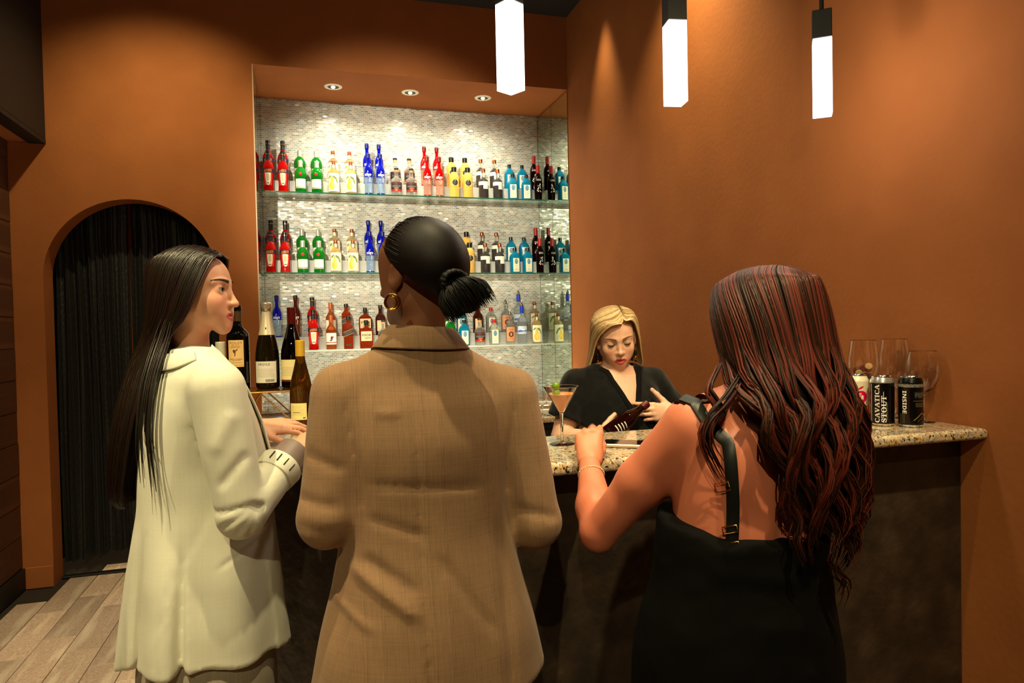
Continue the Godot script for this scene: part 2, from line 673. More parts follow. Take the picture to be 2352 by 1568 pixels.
func build_room() -> void:
	# floor: one base with a plank tile on it for each one that the photograph could show
	var fl := slab_box("floor", Vector3(-2.2, -0.12, -7.2), Vector3(2.2, -0.006, 3.3), M.grout)
	struct(fl, "pale wood-look plank tile floor", "floor")
	var shapes := []
	for k in 3:
		var b := MB.new()
		b.box(Vector3.ZERO, Vector3([0.1495, 0.1495, 0.1495][k], 0.012, [0.571, 0.571, 0.571][k]), 0.0018)
		shapes.append(b.mesh())
	for i in range(0, 23):
		var x0 := -1.604 + 0.153 * i
		var off: float = [-4.465, -4.28, -4.475, -4.28, -4.09][i % 5]
		for j in range(-1, 8):
			var z: float = off + 0.57 * j + 0.285 - 0.57 + 0.57
			if z < WALL_Z - 1.2 or z > -0.3:
				continue
			if z < WALL_Z + 0.2 and (x0 < -1.5 or x0 > -0.5):
				continue
			var p := put("plank", shapes[rng.randi() % 3], M.planks[rng.randi() % 5], fl, Vector3(x0 + 0.0765 - 0.0005, -0.006, z))
			p.rotation.y = PI if rng.randf() < 0.5 else 0.0
			p.position.y += rng.randf_range(-0.0006, 0.0006)
	# back wall with the arch and the niche cut out
	var wb := CSGCombiner3D.new()
	wb.name = "wall_back"
	add_child(wb)
	struct(wb, "burnt orange painted back wall with an arch and a bottle niche", "wall")
	csg_box(wb, Vector3(-2.2, -0.1, WALL_Z - 0.16), Vector3(2.1, 3.95, WALL_Z), M.paint)
	csg_box(wb, Vector3(NICHE_L, 0.0, WALL_Z - 0.3), Vector3(RIGHT_X - 0.004, NICHE_TOP, WALL_Z + 0.1), M.paint, CSGShape3D.OPERATION_SUBTRACTION)
	csg_box(wb, Vector3(ARCH_X - ARCH_R, -0.3, WALL_Z - 0.3), Vector3(ARCH_X + ARCH_R, ARCH_Y, WALL_Z + 0.1), M.paint, CSGShape3D.OPERATION_SUBTRACTION)
	var cy := CSGCylinder3D.new()
	cy.name = "opening"
	cy.radius = ARCH_R
	cy.height = 0.5
	cy.sides = 96
	cy.smooth_faces = true
	cy.operation = CSGShape3D.OPERATION_SUBTRACTION
	cy.material = M.paint
	cy.rotation.x = PI / 2
	cy.position = Vector3(ARCH_X, ARCH_Y, WALL_Z - 0.1)
	wb.add_child(cy, true)
	struct(slab_box("wall_right", Vector3(RIGHT_X, -0.1, -7.2), Vector3(RIGHT_X + 0.2, 3.95, 3.2), M.paint), "burnt orange painted side wall right of the bar", "wall")
	var wl := slab_box("wall_left", Vector3(LEFT_X - 0.25, -0.1, WALL_Z), Vector3(LEFT_X - 0.012, 3.95, 3.2), M.black_paint)
	struct(wl, "side wall left of the arch clad in dark rough boards", "wall")
	for j in 14:
		var z := WALL_Z
		var y := 0.13 + 0.185 * j
		if y > 2.62:
			break
		var k := 0
		while z < -1.4:
			var len := 0.7 + rng.randf() * 0.7
			if k == 0:
				len *= 0.6
			var b := MB.new()
			b.box(Vector3.ZERO, Vector3(0.012 + rng.randf() * 0.008, 0.182, len - 0.003), 0.002)
			var p := put("board", b.mesh(), M.boards[rng.randi() % 3], wl, Vector3(LEFT_X - 0.006, y + 0.092, z + len * 0.5))
			z += len
			k += 1
	struct(slab_box("baseboard_left", Vector3(LEFT_X - 0.012, 0, WALL_Z), Vector3(LEFT_X + 0.014, 0.125, 3.2), M.black_paint, self, 0.003), "black baseboard under the boarded wall", "baseboard")
	struct(slab_box("baseboard_back", Vector3(LEFT_X + 0.014, 0, WALL_Z), Vector3(ARCH_X - ARCH_R, 0.13, WALL_Z + 0.012), M.paint, self, 0.004), "orange painted baseboard left of the arch", "baseboard")
	struct(slab_box("wall_front", Vector3(-2.2, -0.1, 3.2), Vector3(2.2, 3.95, 3.4), M.paint), "wall behind the viewer", "wall")
	var ce := slab_box("ceiling", Vector3(-2.2, CEIL_Y + 0.012, -7.2), Vector3(2.2, CEIL_Y + 0.2, 3.4), M.ceiling)
	struct(ce, "black painted ceiling of wide boards", "ceiling")
	for i in 18:
		var b := MB.new()
		b.box(Vector3.ZERO, Vector3(3.52, 0.012, 0.293), 0.003)
		put("ceiling_board", b.mesh(), M.ceiling, ce, Vector3(0.1, CEIL_Y + 0.006, WALL_Z + 0.148 + 0.296 * i))
	# dropped soffit in the upper left
	var so := slab_box("trim_1", Vector3(LEFT_X, 2.655, WALL_Z), Vector3(-1.457, CEIL_Y, 3.2), M.black_paint, self, 0.004)
	struct(so, "black dropped beam along the left wall", "beam")
	slab_box("edge_strip", Vector3(-1.545, 2.63, WALL_Z), Vector3(-1.457, 2.655, 3.2), M.black_paint, so)
	slab_box("underside", Vector3(LEFT_X, 2.64, WALL_Z), Vector3(-1.545, 2.655, 3.2), M.paint, so)
	# the passage behind the arch
	struct(slab_box("wall_passage", Vector3(-2.2, -0.1, -7.2), Vector3(0.4, 3.9, -7.0), M.paint), "wall of the passage behind the curtain", "wall")
	struct(slab_box("wall_passage_side", Vector3(-2.2, -0.1, -7.0), Vector3(-2.0, 3.9, WALL_Z - 0.16), M.paint), "side wall of the passage behind the curtain", "wall")
	struct(slab_box("wall_passage_niche", Vector3(NICHE_L - 0.12, -0.1, -7.0), Vector3(NICHE_L - 0.10, 3.9, WALL_Z - 0.16), M.paint), "niche side of the passage behind the curtain", "wall")
	struct(slab_box("trim_2", Vector3(ARCH_X - ARCH_R, -0.002, WALL_Z - 0.17), Vector3(ARCH_X + ARCH_R, 0.012, WALL_Z - 0.12), M.black_paint, self, 0.003), "dark threshold strip under the arch", "threshold")
	spot("passage_light", Vector3(-1.0, 3.5, -6.0), Vector3(-1.0, 0, -5.6), 3.0, 50.0, WARM)
	# two curtain panels
	for k in 2:
		var side: float = [-1.0, 1.0][k]
		var b := MB.new()
		var nu := 110
		var nv := 40
		var pts := PackedVector3Array()
		var xa := ARCH_X - 0.52 if k == 0 else ARCH_X - 0.050
		var xb := ARCH_X - 0.066 if k == 0 else ARCH_X + 0.52
		for j in nv + 1:
			var f := float(j) / nv
			for i in nu + 1:
				var u := float(i) / nu
				var x := lerpf(xa, xb, u)
				var gap := 0.010 * exp(-pow((f - 0.86) / 0.06, 2.0)) - 0.006
				if k == 0: x -= maxf(gap, 0.0) * u
				else: x += maxf(gap, 0.0) * (1.0 - u)
				var w := u * (9.0 if k == 0 else 11.5) + 0.35 * sin(u * 9.0 + k) + 0.12 * sin(f * 4.0 + u * 7.0)
				var amp := lerpf(0.030, 0.018, f) * (0.75 + 0.35 * sin(u * 5.3 + k * 2.0))
				var z := WALL_Z - 0.215 + amp * sin(w * TAU) + 0.006 * sin(w * TAU * 2.3 + f * 3.0)
				var hem: float = 0.075 + 0.018 * sin(u * 8.0 + 2.0) + 0.008 * sin(u * 31.0) + (0.035 * u if k == 0 else 0.06 + 0.02 * u)
				pts.append(Vector3(x + 0.006 * cos(w * TAU), lerpf(hem, 2.42, f), z))
		b.grid(pts, nu + 1, nv + 1)
		var back := PackedVector3Array()
		for p in pts:
			back.append(p + Vector3(0, 0, -0.003))
		b.grid(back, nu + 1, nv + 1, false, true)
		var o := thing("curtain", ["black curtain panel hanging on the left side of the arch, longer at its hem", "black curtain panel hanging on the right side of the arch, behind the woman in white"][k], "curtain")
		put("cloth", b.mesh(), M.curtain, o)
		var hem_pts := PackedVector3Array()
		for j in 5:
			for i in nu + 1:
				hem_pts.append(pts[i] + Vector3(0, 0.05 * j / 4.0, 0.0022))
		var hb := MB.new()
		hb.grid(hem_pts, nu + 1, 5)
		put("hem", hb.mesh(), M.curtain, o)
	var rod := MB.new()
	rod.tube(PackedVector3Array([Vector3(ARCH_X - 0.6, 2.46, WALL_Z - 0.215), Vector3(ARCH_X + 0.6, 2.46, WALL_Z - 0.215)]), [0.012, 0.012], 12)
	tag(put("curtain_rod", rod.mesh(), M.dark_edge), "dark rod behind the top of the arch that carries the curtains", "rod")

# ---------------------------------------------------------------- the niche
func build_niche() -> void:
	var back := NICHE_Z
	var w := RIGHT_X - NICHE_L
	var h := NICHE_TOP - 0.9
	# mosaic of small glass tiles, running bond: too small to pick apart, so they are a material
	var cols := 70
	var rows := 164
	var pw := 24
	var ph := 12
	var al := Image.create(cols * pw, rows * ph, false, Image.FORMAT_RGB8)
	var ro := Image.create(cols * pw, rows * ph, false, Image.FORMAT_R8)
	var no := Image.create(cols * pw, rows * ph, false, Image.FORMAT_RGB8)
	al.fill(Color(0.82, 0.80, 0.74))
	ro.fill(Color(0.8, 0.8, 0.8))
	no.fill(Color(0.5, 0.5, 1.0))
	var tones := [Color(0.63, 0.64, 0.62), Color(0.69, 0.69, 0.67), Color(0.57, 0.59, 0.58), Color(0.72, 0.70, 0.66), Color(0.66, 0.62, 0.58), Color(0.60, 0.64, 0.63)]
	for j in rows:
		for i in range(-1, cols):
			var x := i * pw + (pw / 2 if j % 2 else 0)
			var c: Color = tones[rng.randi() % 6]
			var k := rng.randf_range(0.9, 1.1)
			c = Color(c.r * k, c.g * k, c.b * k)
			var rough := rng.randf_range(0.12, 0.32)
			var shine := rng.randf() < 0.05
			if shine:
				c = c.lerp(Color(0.95, 0.93, 0.86), 0.5)
			var r := Rect2i(maxi(x + 1, 0), j * ph + 1, pw - 2 + mini(x + 1, 0), ph - 3)
			al.fill_rect(r, c)
			ro.fill_rect(r, Color(rough, rough, rough))
			var tl := 0.035 if not shine else 0.09
			no.fill_rect(r, Color(0.5 + rng.randf_range(-tl, tl), 0.5 + rng.randf_range(-tl, tl), 1.0))
	var tm := mat(Color.WHITE, 1.0, 0.0, 0.6)
	tm.albedo_texture = image_tex(al)
	tm.roughness_texture = image_tex(ro)
	tm.roughness_texture_channel = BaseMaterial3D.TEXTURE_CHANNEL_RED
	tm.normal_enabled = true
	tm.normal_texture = image_tex(no)
	M.mosaic = tm
	var b := MB.new()
	b.quad(Vector3(NICHE_L, 0.9, back), Vector3(RIGHT_X, 0.9, back), Vector3(RIGHT_X, NICHE_TOP, back), Vector3(NICHE_L, NICHE_TOP, back))
	var wall := put("wall_niche", b.mesh(), tm)
	struct(wall, "niche back of small grey and beige glass mosaic tiles", "wall")
	slab_box("backing", Vector3(NICHE_L - 0.1, 0.0, back - 0.1), Vector3(RIGHT_X, NICHE_TOP + 0.2, back - 0.001), M.paint, wall)
	struct(slab_box("ceiling_niche", Vector3(NICHE_L - 0.1, NICHE_TOP, back - 0.1), Vector3(RIGHT_X, NICHE_TOP + 0.2, WALL_Z - 0.16), M.paint), "orange painted soffit of the bottle niche", "ceiling")
	struct(slab_box("wall_niche_left", Vector3(NICHE_L - 0.1, 0.0, back - 0.1), Vector3(NICHE_L - 0.006, NICHE_TOP + 0.2, WALL_Z - 0.16), M.paint), "left side of the bottle niche", "wall")
	# mirror panes on both sides
	for k in 2:
		var o := thing("mirror", ["mirror of two tall panes on the right side of the niche, doubling the bottles", "narrow mirror of two tall panes on the left side of the niche"][k], "mirror")
		var x := RIGHT_X - 0.004 if k == 0 else NICHE_L - 0.002
		for s in [[back + 0.002, -5.0665], [-5.0635, WALL_Z + 0.001]]:
			var mb := MB.new()
			mb.box(Vector3(x, 0.93 + (NICHE_TOP - 0.94) * 0.5, (s[0] + s[1]) * 0.5), Vector3(0.005, NICHE_TOP - 0.95, s[1] - s[0]), 0.0008)
			put("pane", mb.mesh(), M.mirror, o)
		var st := MB.new()
		for z in [back + 0.003, -5.065]:
			st.box(Vector3(x + (-0.0022 if k == 0 else 0.0022), 0.93 + (NICHE_TOP - 0.94) * 0.5, z), Vector3(0.002, NICHE_TOP - 0.95, 0.003), 0.0)
		put("joint", st.mesh(), M.dark_edge, o)
	var ed := MB.new()
	ed.box(Vector3(NICHE_L - 0.001, (0.95 + NICHE_TOP) * 0.5, WALL_Z + 0.002), Vector3(0.008, NICHE_TOP - 0.95, 0.006), 0.001)
	struct(put("trim_3", ed.mesh(), mat(Color(0.75, 0.62, 0.48), 0.4)), "pale metal edge on the left corner of the niche", "trim")
	# slim light strip along the back counter
	var ls := thing("light_strip", "slim glowing light strip lying along the back counter under the niche", "light strip", Vector3(0.77, 0.906, -4.72))
	var lh := MB.new()
	lh.box(Vector3(0, 0.006, 0), Vector3(2.04, 0.012, 0.026), 0.002)
	put("housing", lh.mesh(), M.chrome, ls)
	var lg := MB.new()
	lg.box(Vector3(0, 0.0145, 0), Vector3(2.0, 0.005, 0.018), 0.002)
	put("glow_face", lg.mesh(), glow(Color(1.0, 0.95, 0.8), 1.5), ls)
	# recessed lights
	for i in 3:
		var o := thing("downlight", "recessed niche downlight with a white ring, %s of the three" % ["left", "middle", "right"][i], "downlight", Vector3(DL_X[i], NICHE_TOP, -5.03), "downlights in the niche soffit")
		var r := MB.new()
		r.lathe([Vector2(0.040, 0.0), Vector2(0.040, -0.004), Vector2(0.043, -0.006), Vector2(0.060, -0.004), Vector2(0.062, 0.0)], 40)
		put("ring", r.mesh(), M.white_ring, o)
		var c := MB.new()
		c.lathe([Vector2(0.041, -0.003), Vector2(0.036, -0.001), Vector2(0.030, 0.0), Vector2(0.030, -0.0005), Vector2(0.0, -0.0005)], 32)
		put("baffle", c.mesh(), M.dark_edge, o)
		var l := MB.new()
		l.lathe([Vector2(0.0, -0.012), Vector2(0.010, -0.011), Vector2(0.014, -0.006), Vector2(0.014, -0.001)], 20)
		put("bulb", l.mesh(), M.bulb, o)
	# glass shelves with a frosted riser behind for the second row
	for s in 3:
		var y: float = SHELF_Y[s]
		var o := thing("glass_shelf", "clear glass shelf with a green front edge across the niche, %s of three" % ["highest", "middle", "lowest"][s], "shelf", Vector3.ZERO, "glass shelves in the niche")
		var g := MB.new()
		g.box(Vector3((NICHE_L + RIGHT_X) * 0.5, y - 0.005, -5.287), Vector3(w - 0.016, 0.010, 0.196), 0.001)
		put("pane", g.mesh(), M.shelf_glass, o)
		var e := MB.new()
		e.box(Vector3((NICHE_L + RIGHT_X) * 0.5, y - 0.005, -5.189), Vector3(w - 0.016, 0.0095, 0.003), 0.0008)
		put("front_edge", e.mesh(), M.shelf_edge if s < 2 else mat(Color(0.75, 0.80, 0.76), 0.15), o)
		for q in 6:
			var c := MB.new()
			c.box(Vector3(NICHE_L + 0.01 if q % 2 == 0 else RIGHT_X - 0.017, y - 0.014, [-5.21, -5.29, -5.37][q / 2]), Vector3(0.014, 0.008, 0.012), 0.001)
			put("clip", c.mesh(), M.chrome, o)
		var rb := MB.new()
		rb.box(Vector3((NICHE_L + RIGHT_X) * 0.5, y + RISER * 0.5, -5.331), Vector3(w - 0.06, RISER, 0.092), 0.003)
		tag(put("bottle_riser", rb.mesh(), M.frost), "low frosted riser under the back row of bottles on the %s glass shelf" % ["highest", "middle", "lowest"][s], "riser", "bottle risers on the shelves")

const SHELF_Y := [2.49, 1.914, 1.354]
const RISER := 0.095

# ---------------------------------------------------------------- the bar
func build_bar() -> void:
	var base := thing("bar_base", "dark brown panelled bar front under the granite top", "bar")
	var top := PackedVector2Array([Vector2(RIGHT_X - 0.003, -1.5), Vector2(0.145, -1.5), Vector2(-0.335, -2.16), Vector2(-0.335, -2.95), Vector2(0.14, -2.95), Vector2(0.14, -1.885), Vector2(RIGHT_X - 0.003, -1.885)])
	var t := MB.new()
	t.slab(top, BAR_Y - 0.032, BAR_Y, 0.012, 6)
	tag(put("countertop", t.mesh(), M.granite), "speckled cream and brown granite bar top with a rounded edge", "countertop")
	var bp := PackedVector2Array([Vector2(RIGHT_X - 0.003, -1.585), Vector2(0.19, -1.585), Vector2(-0.265, -2.19), Vector2(-0.265, -2.9), Vector2(0.1, -2.9), Vector2(0.1, -1.82), Vector2(RIGHT_X - 0.003, -1.82)])
	var p := MB.new()
	p.slab(bp, 0.0, BAR_Y - 0.033, 0.002, 2)
	put("panel", p.mesh(), M.bar_panel, base)
	# low counter along the back wall
	# stands in front of the wall and inside the niche
	var cb := thing("back_cabinet", "dark low cabinet under the back counter below the niche", "cabinet")
	var q := MB.new()
	q.box(Vector3(0.775, 0.43, -4.485), Vector3(2.12, 0.86, 0.46), 0.003)
	put("body", q.mesh(), M.black_paint, cb)
	for i in 4:
		var d := MB.new()
		d.box(Vector3(0.02 + 0.52 * i, 0.45, -4.243), Vector3(0.505, 0.74, 0.016), 0.003)
		var dd := put("door", d.mesh(), M.black_paint, cb)
		var hd := MB.new()
		hd.tube(PackedVector3Array([Vector3(0.2 + 0.52 * i, 0.6, -4.225), Vector3(0.2 + 0.52 * i, 0.74, -4.225)]), [0.005, 0.005], 8)
		put("handle", hd.mesh(), M.chrome, dd)
	var ct := MB.new()
	ct.slab(PackedVector2Array([Vector2(NICHE_L - 0.02, -4.2), Vector2(RIGHT_X - 0.004, -4.2), Vector2(RIGHT_X - 0.004, NICHE_Z + 0.002), Vector2(NICHE_L + 0.003, NICHE_Z + 0.002), Vector2(NICHE_L + 0.003, WALL_Z + 0.002), Vector2(NICHE_L - 0.02, WALL_Z + 0.002)]), 0.87, 0.905, 0.008, 4)
	tag(put("back_countertop", ct.mesh(), M.granite), "pale granite back counter under the niche behind the bartender", "countertop")

func build_lamps() -> void:
	for i in 3:
		var x: float = [0.527, 1.011, 1.509][i]
		var o := thing("pendant_lamp", "square white glowing pendant tube hanging over the bar, %s" % ["leftmost, in front of the niche", "the middle one", "rightmost, with its black stem in view"][i], "pendant lamp", Vector3(x, 2.115, -1.75), "pendant lamps over the bar")
		var turn := Basis(Vector3.UP, deg_to_rad([28.0, -10.0, -38.0][i]))
		var a := MB.new()
		a.box(Vector3(0, 0.112, 0), Vector3(0.053, 0.224, 0.053), 0.0012, turn)
		put("light_tube", a.mesh(), M.tube, o)
		var c := MB.new()
		c.box(Vector3(0, 0.266, 0), Vector3(0.054, 0.084, 0.054), 0.0015, turn)
		put("cap", c.mesh(), M.black_paint, o)
		var s := MB.new()
		s.tube(PackedVector3Array([Vector3(0, 0.3, 0), Vector3(0, CEIL_Y - 2.13, 0)]), [0.0065, 0.0065], 10)
		put("stem", s.mesh(), M.black_paint, o)
		var cn := MB.new()
		cn.lathe([Vector2(0.0, 0.0), Vector2(0.055, 0.0), Vector2(0.06, 0.006), Vector2(0.06, 0.025)], 24, Vector3(0, CEIL_Y - 2.115 - 0.026, 0))
		put("canopy", cn.mesh(), M.black_paint, o)

# ---------------------------------------------------------------- bottles
# label pictures: stripes, blocks and simple drawings; letters are meshes on top
func label_pic(kind: String) -> ImageTexture:
	var w := 96
	var h := 96
	var im := Image.create(w, h, false, Image.FORMAT_RGB8)
	var lines := func(x0: int, x1: int, y0: int, y1: int, step: int, c: Color) -> void:
		var r := RandomNumberGenerator.new()
		r.seed = hash(kind)
		for y in range(y0, y1, step):
			var a := x0 + r.randi() % 8
			im.fill_rect(Rect2i(a, y, maxi(4, x1 - a - r.randi() % 12), 1), c)
	var blob := func(cx: float, cy: float, rx: float, ry: float, c: Color, turn := 0.0) -> void:
		for y in h:
			for x in w:
				var q := Vector2(x - cx, y - cy).rotated(-turn)
				if (q.x / rx) * (q.x / rx) + (q.y / ry) * (q.y / ry) <= 1.0:
					im.set_pixel(x, y, c)
	match kind:
		"red_aperitif":
			im.fill(Color(0.80, 0.12, 0.08))
			blob.call(48, 40, 30, 60, Color(0.95, 0.90, 0.78))
			im.fill_rect(Rect2i(18, 0, 60, 50), Color(0.95, 0.90, 0.78))
			blob.call(48, 34, 20, 30, Color(0.86, 0.84, 0.70))
			lines.call(32, 66, 12, 60, 5, Color(0.75, 0.45, 0.2))
			im.fill_rect(Rect2i(34, 78, 28, 6), Color(0.1, 0.1, 0.2))
		"green_gin":
			im.fill(Color(0.93, 0.92, 0.88))
			lines.call(20, 76, 40, 62, 6, Color(0.55, 0.58, 0.62))
			im.fill_rect(Rect2i(0, 78, 96, 18), Color(0.66, 0.66, 0.62))
		"pear":
			im.fill(Color(0.96, 0.93, 0.84))
			blob.call(36, 66, 20, 22, Color(0.93, 0.76, 0.22))
			blob.call(38, 42, 12, 20, Color(0.93, 0.78, 0.28))
			blob.call(44, 62, 7, 12, Color(0.97, 0.86, 0.45))
			im.fill_rect(Rect2i(38, 14, 3, 14), Color(0.35, 0.25, 0.1))
			blob.call(58, 24, 16, 6, Color(0.42, 0.50, 0.16), 0.5)
			blob.call(72, 40, 16, 6, Color(0.48, 0.55, 0.20), 1.1)
			blob.call(22, 20, 13, 5, Color(0.50, 0.56, 0.22), -0.5)
			lines.call(62, 92, 60, 88, 6, Color(0.5, 0.45, 0.3))
		"black_label":
			im.fill(Color(0.09, 0.08, 0.10))
			im.fill_rect(Rect2i(0, 0, 96, 22), Color(0.36, 0.13, 0.10))
			lines.call(10, 86, 34, 50, 5, Color(0.9, 0.88, 0.82))
			blob.call(48, 62, 18, 8, Color(0.78, 0.36, 0.16))
			im.fill_rect(Rect2i(0, 74, 96, 22), Color(0.62, 0.14, 0.10))
			blob.call(48, 82, 9, 8, Color(0.8, 0.5, 0.4))
		"medal":
			im.fill(Color(0.93, 0.80, 0.48))
			blob.call(48, 48, 46, 46, Color(0.10, 0.09, 0.09))
			blob.call(48, 18, 6, 8, Color(0.85, 0.75, 0.5))
			lines.call(26, 74, 36, 66, 9, Color(0.92, 0.82, 0.55))
		"blue_gin":
			im.fill(Color(0.92, 0.88, 0.76))
			im.fill_rect(Rect2i(0, 0, 4, 96), Color(0.5, 0.65, 0.68))
			im.fill_rect(Rect2i(92, 0, 4, 96), Color(0.5, 0.65, 0.68))
			blob.call(48, 30, 26, 17, Color(0.16, 0.42, 0.58))
			blob.call(48, 30, 16, 11, Color(0.62, 0.72, 0.68))
			blob.call(48, 31, 9, 8, Color(0.2, 0.4, 0.5))
			lines.call(18, 78, 54, 90, 6, Color(0.45, 0.5, 0.5))
		"band":
			im.fill(Color(0.95, 0.92, 0.84))
			lines.call(14, 82, 30, 66, 12, Color(0.75, 0.70, 0.60))
		"rum":
			im.fill(Color(0.95, 0.92, 0.86))
			blob.call(50, 42, 8, 16, Color(0.25, 0.1, 0.08))
			blob.call(58, 34, 9, 6, Color(0.6, 0.12, 0.08), 0.4)
			blob.call(44, 62, 9, 5, Color(0.2, 0.1, 0.08))
			im.fill_rect(Rect2i(0, 76, 96, 8), Color(0.62, 0.3, 0.22))
		"whisky":
			im.fill(Color(0.07, 0.065, 0.05))
			im.fill_rect(Rect2i(0, 8, 96, 5), Color(0.78, 0.62, 0.3))
			im.fill_rect(Rect2i(0, 82, 96, 5), Color(0.78, 0.62, 0.3))
			lines.call(12, 84, 34, 66, 12, Color(0.85, 0.75, 0.5))
		"cream":
			im.fill(Color(0.88, 0.78, 0.60))
			lines.call(10, 86, 8, 20, 6, Color(0.4, 0.3, 0.2))
			lines.call(10, 60, 76, 92, 6, Color(0.35, 0.28, 0.2))
		"copper":
			im.fill(Color(0.87, 0.58, 0.38))
			blob.call(48, 48, 24, 19, Color(0.26, 0.09, 0.06))
			blob.call(48, 48, 10, 12, Color(0.85, 0.5, 0.32))
			lines.call(14, 82, 72, 90, 6, Color(0.5, 0.22, 0.12))
		"peaks":
			im.fill(Color(0.80, 0.84, 0.90))
			blob.call(30, 60, 26, 14, Color(0.30, 0.45, 0.72), -0.3)
			blob.call(66, 58, 28, 12, Color(0.42, 0.56, 0.80), 0.2)
			blob.call(48, 44, 14, 8, Color(0.95, 0.96, 0.98))
		"wine":
			im.fill(Color(0.90, 0.74, 0.48))
			blob.call(40, 40, 9, 6, Color(0.35, 0.22, 0.12), 0.4)
			blob.call(52, 36, 10, 3, Color(0.45, 0.3, 0.16), -0.4)
			blob.call(44, 50, 3, 9, Color(0.4, 0.26, 0.14), 0.2)
			lines.call(20, 80, 72, 84, 8, Color(0.45, 0.28, 0.15))
			im.fill_rect(Rect2i(2, 90, 92, 1), Color(0.5, 0.3, 0.2))
		"sparkling", "backlabel":
			im.fill(Color(0.90, 0.87, 0.80) if kind == "sparkling" else Color(0.93, 0.86, 0.62))
			lines.call(8, 88, 34, 74, 5, Color(0.62, 0.57, 0.5))
			if kind == "sparkling":
				for i in 12:
					im.fill_rect(Rect2i(50 + i * 3, 80, 1 + (i * 7) % 2, 12), Color(0.2, 0.18, 0.16))
			else:
				im.fill_rect(Rect2i(0, 88, 96, 8), Color(0.4, 0.1, 0.1))
		"white_back":
			im.fill(Color(0.93, 0.86, 0.58))
			lines.call(8, 80, 14, 70, 5, Color(0.7, 0.6, 0.35))
			im.fill_rect(Rect2i(20, 52, 40, 3), Color(0.3, 0.25, 0.15))
			im.fill_rect(Rect2i(76, 82, 12, 6), Color(0.2, 0.18, 0.1))
	im.resize(192, 192, Image.INTERPOLATE_BILINEAR)
	return image_tex(im)

func pic_mat(kind: String) -> StandardMaterial3D:
	var key := "pic_" + kind
	if not M.has(key):
		var m := mat(Color.WHITE, 0.55)
		m.albedo_texture = label_pic(kind)
		M[key] = m
	return M[key]

func label_patch(profile: Array, half: float, sq := 2.0, asp := 1.0, turn := 0.0) -> ArrayMesh:
	var b := MB.new()
	b.lathe(profile, 18, Vector3.ZERO, sq, asp, -PI / 2 - half + turn, -PI / 2 + half + turn)
	return b.mesh()

func lathe_mesh(profile: Array, seg := 22, sq := 2.0, asp := 1.0) -> ArrayMesh:
	var b := MB.new()
	b.lathe(profile, seg, Vector3.ZERO, sq, asp)
	return b.mesh()

func P(a: Array) -> Array:     # [r, y, r, y ...] in millimetres
	var o := []
	for i in range(0, a.size(), 2):
		o.append(Vector2(a[i] * 0.001, a[i + 1] * 0.001))
	return o

func bottle_root(called := "bottle") -> Node3D:
	var o := Node3D.new()
	o.name = called
	o.set_meta("category", "bottle")
	return o

